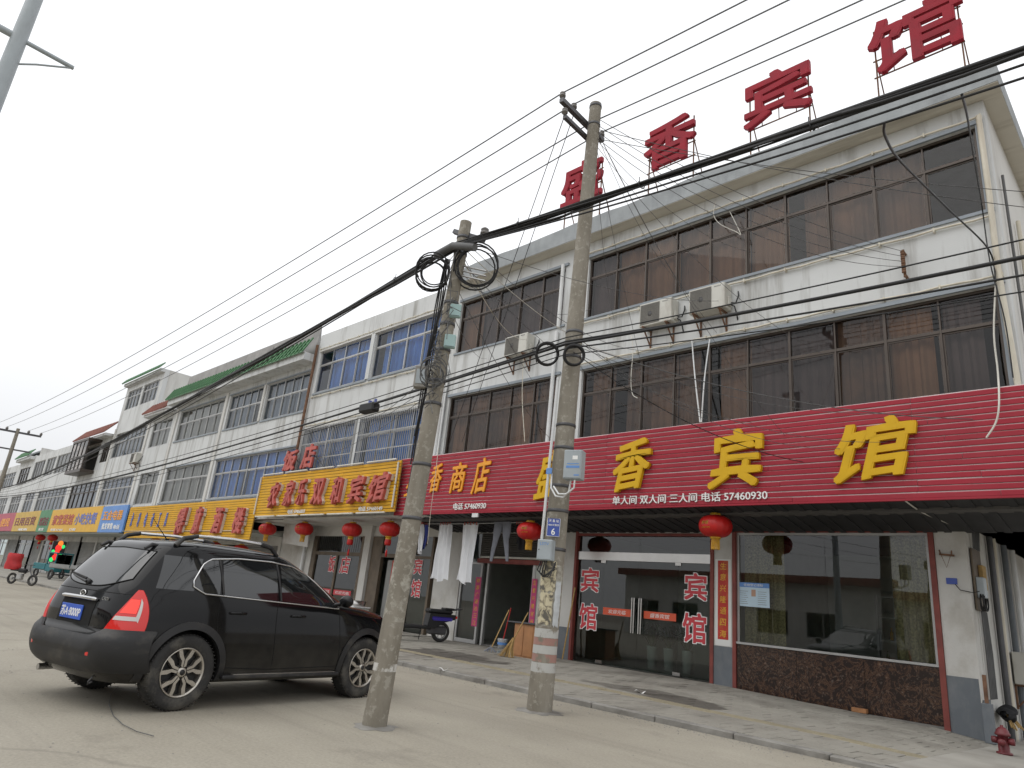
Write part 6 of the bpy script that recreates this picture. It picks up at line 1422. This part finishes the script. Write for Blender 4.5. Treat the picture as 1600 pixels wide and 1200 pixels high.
for x0, x1, tx in ((-10.2, -9.40, '欢迎光临'), (-9.07, -8.25, '盛香宾馆')):
    MB().box(x0, x1, YG+.058, YG+.062, 1.20, 1.36).build('film', MAT['strip_orange'], st); text_on('lettering', tx, ((x0+x1)/2, YG+.055, 1.28), UXV, UZV, MAT['white_letter'], .5, .09, .001, .0, .15, 0, st)
st2 = thing('greeting_strip', 'red strip with white lettering on the restaurant doors', 'sticker', (-21.5, YG+.05, 1.0), local=False)
for x0, x1 in ((-22.7, -22.1), (-21.9, -20.8)): MB().box(x0, x1, YG+.05, YG+.054, .95, 1.12).build('film', MAT['red_print'], st2); text_on('lettering', '欢迎光临', ((x0+x1)/2, YG+.047, 1.035), UXV, UZV, MAT['white_letter'], (x1-x0)*.8, .10, .001, 0, 0, 0, st2)
p0 = onY(1153, 948, YG+.05); p1_ = onY(1202, 912, YG+.05)
no = thing('window_notice', 'pale blue notice with a blue heading and small portrait on the display window', 'notice', (p0.x, YG+.05, p0.z), local=False); X0, X1, Z0, Z1 = p0.x, p1_.x, p0.z+.02, p1_.z
pmat('notice_pale', (.50, .64, .74), .5, var=.05); pmat('skin_print', (.45, .28, .2), .6, var=.1)
MB().box(X0, X1, YG+.048, YG+.053, Z0, Z1).build('sheet', MAT['notice_pale'], no); MB().box(X0, X1, YG+.044, YG+.0475, Z1-.09, Z1).build('heading', MAT['sign_blue'], no); text_on('lettering', '住宿登记须知', ((X0+X1)/2, YG+.042, Z1-.045), UXV, UZV, MAT['white_letter'], (X1-X0)*.6, .05, .001, 0, 0, 0, no)
MB().box((X0+X1)/2-.04, (X0+X1)/2+.05, YG+.044, YG+.047, Z0+.20, Z0+.33).build('portrait', MAT['skin_print'], no)
for k in range(7): MB().box(X0+.05, X0+.22-.02*(k % 3), YG+.0455, YG+.047, Z0+.05+k*.04, Z0+.056+k*.04).box(X1-.24, X1-.06-.02*(k % 2), YG+.0455, YG+.047, Z0+.05+k*.04, Z0+.056+k*.04).build('print_line', MAT['cable_grey'], no)
# ---------------------------------------------------------------- scooter
pmat('scooter_purple', (.05, .035, .30), .25, var=.06, coat=.5); pmat('seat_black', (.012, .012, .013), .55, var=.1)
r0 = Vector((-14.45, 12.35, .105)); f0 = r0+1.24*Vector((-.25, -.97, 0)); hdv = (f0-r0).normalized()
SCO = thing('motor_scooter', 'purple motor scooter with black seat parked by the white pier', 'scooter', r0, math.atan2(hdv.y, hdv.x)); WB = 1.24; SCO.scale = (1.14, 1.14, 1.16)
for x_, nm in ((0, 'rear'), (WB, 'front')):
    w_o = MB().lathe([(.15, -.04), (.19, -.05), (.215, -.035), (.22, 0), (.215, .035), (.19, .05), (.15, .04)], 28, 'Y', c=(x_, 0, .22), closed=True).build('wheel', MAT['tyre'], SCO)
    s_ = MB().lathe([(.15, -.03), (.14, -.035), (.13, 0), (.14, .035), (.15, .03)], 24, 'Y', c=(x_, 0, .22))
    for k in range(6): a = k*math.pi/3; s_.bar((x_, 0, .22), (x_+.145*math.cos(a), 0, .22+.145*math.sin(a)), .02, .015)
    s_.build('rim', MAT['alu_frame'], w_o)
MB().grid(lambda a, b: (WB+.02-.16*a-.05*(1-abs(2*b-1)), (-.17+.34*b)*(1-.25*a), .42+.52*a-.05*abs(2*b-1)), 10, 10).grid(lambda a, b: (WB+.045-.16*a-.05*(1-abs(2*b-1)), (-.17+.34*b)*(1-.25*a), .42+.52*a-.05*abs(2*b-1)), 10, 10).build('front_shield', MAT['scooter_purple'], SCO)
MB().tube([(WB, .0, .22), (WB-.06, 0, .45), (WB-.18, 0, .95)], .028, 8).build('fork', MAT['dark_steel'], SCO)
MB().grid(lambda a, b: (WB+.22*math.cos(2.6*a+.3), (-.07+.14*b), .24+.245*math.sin(2.6*a+.3)-.02*abs(2*b-1)), 12, 4).build('front_fender', MAT['scooter_purple'], SCO)
MB().tube([(WB-.15, -.33, 1.02), (WB-.2, -.18, 1.02), (WB-.16, 0, .98), (WB-.2, .18, 1.02), (WB-.15, .33, 1.02)], [.018, .014, .02, .014, .018], 8).build('handlebar', MAT['seat_black'], SCO); MB().bbox(WB-.20, WB-.06, -.12, .12, .93, 1.04, .03).build('handlebar_cowl', MAT['seat_black'], SCO)
MB().lathe([(0, .0), (.06, .0), (.075, -.05), (0, -.06)], 14, 'X', c=(WB-.02, 0, .90)).build('headlamp', MAT['lamp_clear'], SCO)
MB().bbox(.28, WB-.12, -.13, .13, .26, .33, .02).build('floorboard', MAT['seat_black'], SCO)
MB().prism([(-.28, .50), (-.30, .60), (.36, .60), (.40, .34), (.22, .28), (.0, .42)], -.13, .13).build('rear_body', MAT['seat_black'], SCO); MB().bbox(-.2, .3, -.138, -.131, .46, .54, .02).bbox(-.2, .3, .131, .138, .46, .54, .02).build('body_stripe', MAT['scooter_purple'], SCO)
MB().bbox(-.22, .40, -.13, .13, .605, .70, .035).bbox(-.26, .0, -.12, .12, .69, .74, .02).build('seat', MAT['seat_black'], SCO)
MB().tube([(-.25, -.1, .70), (-.45, -.1, .74), (-.45, .1, .74), (-.25, .1, .70)], .011, 6).build('rear_rack', MAT['dark_steel'], SCO); MB().bbox(-.36, -.30, -.08, .08, .52, .58, .01).build('tail_lamp', MAT['lamp_red'], SCO)
for s_ in (-1, 1):
    MB().tube([(WB-.16, s_*.2, 1.02), (WB-.2, s_*.26, 1.15)], .006, 5).lathe([(0, -.006), (.05, -.005), (.05, .005), (0, .006)], 12, 'X', c=(WB-.2, s_*.27, 1.19)).build('mirror', MAT['seat_black'], SCO)
MB().tube([(.45, -.12, .28), (.42, -.22, .02)], .010, 6).build('side_stand', MAT['dark_steel'], SCO)
MB().bbox(-.1, .32, -.10, .10, .16, .34, .03).build('engine', MAT['dark_steel'], SCO)
# ---------------------------------------------------------------- cabinet, brooms, bucket
pmat('wood_orange', (.36, .17, .07), .5, var=.15, scale=5); pmat('straw', (.40, .26, .10), .85, var=.2, scale=20); pmat('red_plastic', (.55, .025, .02), .4, var=.05)
c0 = onZ(800, 1024, .115)
CB_ = thing('wooden_cabinet', 'orange brown wooden cabinet with dark top behind the tall pole', 'cabinet', (c0.x, c0.y, .10)); MB().bbox(0, .62, 0, .42, 0, .72, .008).build('carcass', MAT['wood_orange'], CB_); MB().bbox(-.20, .66, -.05, .46, .722, .752, .006).build('top', MAT['dark_steel'], CB_); MB().bbox(.03, .30, -.012, -.001, .04, .68, .004).build('door', MAT['wood_orange'], CB_); MB().bbox(.32, .59, -.012, -.001, .04, .68, .004).build('door', MAT['wood_orange'], CB_)
def stick(name, label, cat, top, bot, r_, m): 
    t = thing(name, label, cat, bot, local=False); MB().tube([top, bot], r_, 8).build('handle', MAT[m], t); return t
g0 = onZ(766, 1019, .10); mp_ = stick('mop', 'mop with pale wooden handle and grey head leaning by the doorway', 'mop', g0+Vector((.12, .38, .98)), g0+Vector((0, 0, .05)), .014, 'straw')
hh = MB()
for k in range(26): a = k*.7; hh.tube([g0+Vector((0, 0, .12)), g0+Vector((.10*math.cos(a), .08*math.sin(a), .05)), g0+Vector((.17*math.cos(a), .14*math.sin(a), .012))], .012, 4)
hh.build('mop_head', MAT['cloth_grey'], mp_)
dp_ = thing('dustpan', 'grey dustpan lying beside the mop', 'dustpan', g0+Vector((.32, .05, 0))); MB().prism([(-.14, 0), (.14, 0), (.12, .24), (-.12, .24)], 0, .012, 'XY').box(-.13, .13, .225, .24, .012, .09).box(-.14, -.128, 0, .23, .012, .06).box(.128, .14, 0, .23, .012, .06).build('pan', MAT['box_grey'], dp_)
g1 = onZ(784, 1014, .105); bk = thing('bucket', 'white plastic bucket with red stick standing in it', 'bucket', g1); MB().lathe([(0, .01), (.10, .0), (.13, .24), (.135, .245), (.12, .24), (.092, .02)], 24).build('pail', MAT['cloth_white'], bk); MB().lathe([(.1285, .10), (.130, .16)], 24).build('stripe', MAT['sign_blue'], bk)
stick('red_stick', 'bright red broom stick standing in the white bucket', 'stick', g1+Vector((.10, .10, 1.02)), g1+Vector((-.02, 0, .03)), .013, 'red_plastic')
g2 = onZ(792, 1027, .10); br = stick('straw_broom', 'straw broom leaning against the wooden cabinet', 'broom', g2+Vector((.36, .18, .98)), g2+Vector((.10, .03, .34)), .014, 'straw'); sb_ = MB()
for k in range(60): a = random.uniform(-1, 1); c = random.uniform(-1, 1); sb_.tube([g2+Vector((.12+.02*a, .035+.02*c, .42)), g2+Vector((.03+.10*a, .01+.05*c, .2)), g2+Vector((-.03+.24*a, -.02+.07*c, .012))], .007, 4)
sb_.build('bristles', MAT['straw'], br)
lt = onZ(684, 1046, .075)
for k, (dx, dy) in enumerate(((0, 0), (2.6, 1.9))):
    o = MB().grid(lambda a, b: (.16*a, .10*b, .015+.02*math.sin(a*5+b*3)), 6, 5).build('paper_litter', MAT['paper_white'], fix=False); o.location = (lt.x+dx, lt.y+dy, pave_z(lt.x+dx, lt.y+dy)); tag(o, ['scrap of white paper lying on the kerb', 'scrap of white paper lying on the tiles before the entrance'][k], 'litter')
# ---------------------------------------------------------------- flower pots inside the entrance
pmat('pot_white', (.58, .60, .58), .35, var=.05); pmat('leaf', (.06, .12, .04), .6, var=.3, scale=12)
for i, x_ in enumerate((-9.55, -9.10, -8.62)):
    t = thing('potted_plant', ['leafy plant in a tall white pot behind the door handles', 'leafy plant in a tall white pot, middle of three inside the entrance', 'leafy plant in a tall white pot nearest the right entrance pane'][i], 'plant', (x_, 14.75, .118)); MB().lathe([(0, 0), (.10, 0), (.13, .46), (.14, .48), (.12, .47), (0, .43)], 24).build('pot', MAT['pot_white'], t); lf = MB()
    for k in range(34):
        a = k*2.4; R_ = .12+.22*random.random(); h = .2+.35*random.random(); dx, dy = math.cos(a), math.sin(a); P0 = Vector((.04*dx, .04*dy, .45)); P1 = P0+Vector((R_*.5*dx, R_*.5*dy, h)); P2_ = P0+Vector((R_*1.2*dx, R_*1.2*dy, h*.75)); sd_ = Vector((-dy, dx, 0))*.022
        lf.add([P0-sd_*.4, P0+sd_*.4, P1+sd_, P1-sd_, P2_], [(0, 1, 2, 3), (3, 2, 4)], True)
    lf.build('foliage', MAT['leaf'], t, fix=False)
# ---------------------------------------------------------------- furniture seen through the display window
pmat('chair_red', (.22, .03, .02), .5, var=.1)
for i, x_ in enumerate((-6.1, -4.5)):
    t = thing('round_table', ['round red table inside the display window, by the left curtain', 'round red table inside the display window, by the right curtain'][i], 'table', (x_, 15.0, .118)); MB().lathe([(0, .70), (.55, .70), (.56, .72), (.55, .74), (0, .745)], 32).build('tabletop', MAT['chair_red'], t); MB().lathe([(.25, 0), (.24, .02), (.05, .05), (.045, .7)], 16).build('pedestal', MAT['dark_steel'], t)
t = thing('glass_cabinet', 'white framed display cabinet standing inside behind the window', 'cabinet', (-5.5, 17.6, .118)); c_ = MB()
for x_ in (0, .8, 1.6, 2.2): c_.box(x_, x_+.05, 0, .05, 0, 2.1)
for z_ in (0, .6, 1.1, 1.6, 2.05): c_.box(.05, 2.2, .05, .4, z_, z_+.04)
c_.build('frame', MAT['alu_frame'], t)
for k in range(18): MB().lathe([(0, 0), (.035, 0), (.035, .16), (.012, .22), (.012, .27), (0, .27)], 10, c=(.15+.11*k, .2, .64+.5*(k % 3))).build('bottle', MAT[['leaf', 'lantern_gold', 'chair_red', 'paper_white'][k % 4]], t)
# ---------------------------------------------------------------- corner of the alley
hy = Vector((-2.25, 12.0, pave_z(-2.25, 12.0)))
pmat('hydrant_red', (.12, .014, .018), .5, var=.2, scale=8, stain=(.12, .06, .05), stain_amt=.5, stain_scale=(9, 9, 9))
HYD = thing('fire_hydrant', 'weathered dark red fire hydrant at the alley corner', 'hydrant', hy); HYD.scale = (.78, .78, .74); MB().lathe([(0, 0), (.12, 0), (.12, .03), (.085, .04), (.08, .30), (.115, .31), (.115, .345), (.10, .36), (.09, .40), (.05, .44), (.025, .45), (.025, .48), (0, .48)], 24).build('barrel', MAT['hydrant_red'], HYD)
for ax, c in (('X', (-.12, 0, .22)), ('X', (.12, 0, .22)), ('Y', (0, -.13, .2))): MB().lathe([(.0, -.045), (.055, -.045), (.06, 0), (.055, .045), (0, .045)], 14, ax, c=c).build('outlet', MAT['hydrant_red'], HYD)
bp_ = Vector((-2.62, 13.15, pave_z(-2.6, 13.1))); BO = thing('corner_post', 'grey painted steel post at the wall corner', 'post', bp_); MB().bbox(-.07, .07, -.05, .05, 0, .55, .01).build('shaft', MAT['grey_paint'], BO); MB().bbox(-.025, .025, -.02, .02, .551, .95, .004).build('upper_rod', MAT['rust'], BO)
sk = onX(1572, 1118, -2.62); BG = thing('stick_bundle', 'black plastic bag with pale sticks poking out at the alley wall', 'bag', (-2.60, sk.y, sk.z)); b_ = MB(); random.seed(3)
b_.grid(lambda a, b: ((.06+.07*math.sin(b*3.1)*(1+.3*math.sin(a*17)))*math.cos(a*6.283), -.22+.5*b+.02*math.sin(a*12), .03+(.05+.06*math.sin(b*3.1))*math.sin(a*6.283)*(1+.3*math.sin(b*14))), 22, 12).build('bag', MAT['cloth_black'], BG)
for k in range(6): MB().tube([(.0, -.05+.06*k, .02), (.06+.02*k, -.12+.07*k, -.16-.02*(k % 3))], .013, 6).build('stick', MAT['straw'], BG)
# meters and wiring on the corner wall
mt = onX(1528, 930, -2.745); MT = thing('electric_meter_board', 'tan board with electric meter and cable coil on the alley wall', 'meter', (-2.745, mt.y, mt.z)); MB().bbox(0, .03, -.25, .35, -.25, .75, .006).build('board', MAT['wood_brown'], MT); MB().bbox(.03, .14, -.2, .02, -.05, .28, .01).build('meter', MAT['box_grey'], MT); MB().bbox(.03, .10, .06, .3, .1, .5, .01).build('fuse_box', MAT['straw'], MT)
cl_ = MB(); ring(cl_, (.1, -.12, -.12), .13, (1, 0, 0), .012, 20, .08, 4); cl_.build('cable_coil', MAT['cable_black'], MT)
for k in range(5):
    MB().tube([(.03, -.1+.1*k, .75), (.05, -.12+.12*k, 1.2), (.04, -.3+.15*k, 1.55)], .012, 5).build('cable', MAT['cable_grey'], MT)
    MB().tube([(.03, .0+.08*k, -.25), (.03, .02+.1*k, -.9), (.03, .0+.1*k, -1.6)], .014, 5).build('cable', MAT['cable_grey'], MT)
for k, (y_, m_) in enumerate(((15.0, 'dark_steel'), (15.25, 'pvc'), (16.2, 'grey_paint'), (17.0, 'white_pvc'))): MB().tube([(-2.68, y_, -.3), (-2.68, y_, 3.2)], .05, 8).build('wall_pipe', MAT[m_], HA)
pb = onY(1478, 866, YG-.05); t = thing('wall_bracket', 'rusty cable bracket with two hooks on the white corner pier', 'bracket', pb); MB().bar((-.10, 0, 0), (.12, 0, -.02), .03, .03).bar((-.08, 0, 0), (-.08, -.06, .06), .02, .02).bar((.08, 0, 0), (.10, -.06, .05), .02, .02).tube([(-.07, -.03, 0), (.0, -.03, -.22), (.08, -.03, 0)], .006, 5).build('iron', MAT['rust'], t)
pb = onY(1487, 908, YG-.012); t = thing('house_number_plate', 'tiny blue house number plate on the white corner pier', 'plate', pb); MB().bbox(-.08, .08, -.008, .006, -.05, .05, .004).build('plate', MAT['plaque_blue'], t); MB().tube([(.05, -.02, -.05), (.12, -.04, -.14), (.30, -.02, -.17), (.38, .0, -.14)], .007, 5).build('wire', MAT['cable_black'], t)
t = thing('loose_brick', 'orange brick wedged under the marble base', 'brick', (-4.55, YG-.10, pave_z(-4.55, YG-.1))); MB().bbox(-.12, .12, -.055, .055, -.01, .06, .006).build('brick_body', MAT['wood_orange'], t)
t = thing('wooden_pole', 'pale wooden pole leaning beside the glass entrance', 'pole', (-11.0, YG-.25, .115), local=False); MB().tube([(-11.05, YG-.28, .11), (-11.0, YG-.04, 1.75)], .018, 8).build('stick', MAT['straw'], t)
# ---------------------------------------------------------------- restaurant front: foam box and steel tray, slanted panel
rb = Vector((-19.35, 12.9, .10)); t = thing('white_crate', 'white crate with steel tray on top outside the restaurant', 'crate', rb); MB().bbox(-.38, .38, -.3, .3, 0, .55, .02).build('crate_body', MAT['ac_white'], t); MB().bbox(-.40, .40, -.32, .32, .552, .60, .01).build('lid', MAT['white_pvc'], t)
t = thing('steel_tray', 'stainless steel tray on the white crate', 'tray', rb+Vector((0, 0, .60))); MB().lathe([(0, 0), (.28, 0), (.33, .16), (.34, .16), (.29, -.005)], 28).build('tray', MAT['steel'], t)
t = thing('tilted_panel', 'tilted white panel hanging under the yellow guesthouse sign', 'panel', (-23.9, 12.9, 3.0), local=False); pa = [onY(*uv, 12.9) for uv in ((441, 848), (480, 855), (484, 815), (446, 812))]; MB().add([p for p in pa]+[p+Vector((0, .05, 0)) for p in pa], [(0, 1, 2, 3), (7, 6, 5, 4), (0, 4, 5, 1), (1, 5, 6, 2), (2, 6, 7, 3), (3, 7, 4, 0)]).build('board', MAT['wall_ground'], t)
# ---------------------------------------------------------------- far end of the street
pmat('teal_paint', (.03, .16, .18), .5, var=.15); pmat('tarp_red', (.50, .03, .035), .6, var=.15, scale=4); pmat('barrel_blue', (.03, .10, .26), .45, var=.1)
def wheel(parent, c, r_, w__=.06, ax='Y'):
    o = MB().lathe([(r_*.62, -w__/2), (r_*.9, -w__/2), (r_, -w__*.25), (r_, w__*.25), (r_*.9, w__/2), (r_*.62, w__/2)], 24, ax, c=c, closed=True).build('wheel', MAT['tyre'], parent); s_ = MB()
    for k in range(8): a = k*math.pi/4; s_.bar(c, Vector(c)+(Vector((math.cos(a), 0, math.sin(a))) if ax == 'Y' else Vector((0, math.cos(a), math.sin(a))))*r_*.66, .015, .015)
    s_.build('spokes', MAT['alu_frame'], o); return o
mb0 = onZ(16, 912, 0); mb1 = onZ(34, 914, 0)
MBK = thing('motorbike', 'small motorbike with a red covered load standing on the road edge', 'motorbike', mb0, math.atan2((mb1-mb0).y, (mb1-mb0).x)); D_ = 1.25; MBK.scale = (.85, .85, .8)
for x_ in (0, D_): wheel(MBK, (x_, 0, .29), .29)
MB().tube([(0, 0, .29), (.45, 0, .42), (.95, 0, .78), (D_, 0, .29)], .03, 8).tube([(.95, 0, .78), (.9, 0, 1.05)], .02, 8).build('frame', MAT['dark_steel'], MBK); MB().tube([(.82, -.32, 1.05), (.9, 0, 1.06), (.82, .32, 1.05)], .016, 8).build('handlebar', MAT['dark_steel'], MBK); MB().bbox(.3, .75, -.13, .13, .62, .84, .06).build('fuel_tank', MAT['seat_black'], MBK); MB().bbox(-.15, .32, -.13, .13, .68, .76, .03).build('seat', MAT['seat_black'], MBK); MB().bbox(.3, .6, -.12, .12, .25, .55, .04).build('engine', MAT['alu_frame'], MBK)
tl_ = MB(); tl_.grid(lambda a, b: (-.18+(.36+.05*math.sin(b*9))*math.cos(a*6.283)*(1-.35*(b-.4)**2), (.34+.04*math.sin(a*20))*math.sin(a*6.283)*(1-.35*(b-.4)**2), .74+.85*b), 24, 10); tl_.add([(-.18+.3*math.cos(k*.5236), .28*math.sin(k*.5236), 1.59) for k in range(12)], [tuple(range(12))]); tl_.build('covered_load', MAT['tarp_red'], MBK)
tb0 = onZ(52, 905, .05); TR = thing('cargo_tricycle', 'teal motor tricycle with a boxy cab parked before the shops', 'tricycle', (tb0.x-4.5, 11.2, .09), R(20)); TR.scale = (.8, .8, .8)
MB().bbox(-1.2, 0.2, -.65, .65, .55, 1.0, .03).build('cargo_bed', MAT['teal_paint'], TR); cb = MB(); 
for x_ in (.3, 1.2):
    for y_ in (-.6, .6): cb.bar((x_, y_, .5), (x_, y_, 1.75), .07, .07)
cb.bbox(.25, 1.25, -.66, .66, 1.75, 1.85, .02); cb.bbox(.25, 1.3, -.64, .64, .45, .95, .03); cb.build('cab', MAT['teal_paint'], TR); MB().bbox(.35, .8, -.5, .5, .96, 1.1, .03).build('seat', MAT['seat_black'], TR)
MB().box(1.21, 1.22, -.58, .58, 1.0, 1.72).build('windscreen', MAT['glass_clear'], TR)
for c in ((-.7, -.6, .3), (-.7, .6, .3), (1.4, 0, .3)): wheel(TR, c, .3, .1)
MB().tube([(1.4, 0, .3), (1.25, 0, .7)], .03, 8).build('fork', MAT['dark_steel'], TR)
tb1 = onZ(92, 908, .05); FC = thing('flatbed_cart', 'grey flatbed tricycle cart parked behind the teal tricycle', 'cart', (tb1.x+.5, 11.0, .09), R(12))
MB().bbox(-1.1, 1.1, -.55, .55, .62, .70, .02).build('deck', MAT['shutter_grey'], FC); MB().bbox(-1.1, 1.1, -.57, -.552, .66, .86, .008).build('side_board', MAT['shutter_grey'], FC); MB().bbox(-1.1, 1.1, .552, .57, .66, .86, .008).build('side_board', MAT['shutter_grey'], FC)
for c in ((-.6, -.6, .28), (-.6, .6, .28), (1.5, 0, .28)): wheel(FC, c, .28, .07)
MB().tube([(1.0, 0, .6), (1.5, 0, .28), (1.4, 0, 1.0)], .025, 8).tube([(1.35, -.3, 1.02), (1.4, 0, 1.0), (1.35, .3, 1.02)], .016, 8).bar((-.6, -.6, .3), (-.6, .6, .3), .06, .06).bar((-.6, 0, .3), (-.6, 0, .62), .06, .06).build('frame', MAT['dark_steel'], FC); MB().bbox(1.0, 1.3, -.12, .12, .78, .86, .03).tube([(1.15, 0, .6), (1.15, 0, .8)], .02, 6).build('saddle', MAT['seat_black'], FC)
q = onZ(98, 910, .1); 
for k, (dx, lab) in enumerate(((0, 'blue plastic drum standing beside the flatbed cart'), (.75, 'second blue plastic drum, nearer the black car'))):
    t = thing('plastic_drum', lab, 'drum', (q.x+2.2+dx, 11.4, .10)); MB().lathe([(0, 0), (.26, 0), (.29, .05), (.29, .28), (.30, .30), (.29, .32), (.29, .6), (.30, .62), (.29, .64), (.28, .85), (.2, .9), (0, .9)], 24).build('drum_body', MAT['barrel_blue'], t)
pmat('led_red', (.3, .01, .01), .5, var=0, emis=(1, .03, .02), emis_s=1.1); pmat('led_green', (.01, .2, .05), .5, var=0, emis=(.05, 1, .25), emis_s=.8); pmat('led_orange', (.3, .08, .01), .5, var=0, emis=(1, .25, .03), emis_s=1.)
q = onY(90, 862, 12.2); LS = thing('lit_sign', 'vertical lit sign of red and green lamps hanging under the far shop signs', 'lit sign', (q.x, 12.2, q.z), R(70)); LS.scale = (.5, .7, .62); MB().bbox(-.75, .75, -.06, .06, -1.05, 1.05, .02).build('panel', MAT['cable_black'], LS); MB().tube([(0, 0, 1.05), (0, 0, 2.79-q.z+.1)], .02, 6).build('hanger', MAT['dark_steel'], LS)
for k, (x_, z_, r_, m_) in enumerate(((.1, .85, .3, 'led_orange'), (0, .4, .36, 'led_red'), (-.05, -.1, .3, 'led_red'), (-.15, -.6, .3, 'led_red'), (.5, .55, .2, 'led_green'), (-.5, -.02, .2, 'led_green'), (.4, -.35, .2, 'led_green'), (-.45, -.85, .24, 'led_green'))): MB().lathe([(0, -.075), (r_*.8, -.072), (r_, -.061)], 16, 'Y', c=(x_, 0, z_)).build('lamp', MAT[m_], LS)
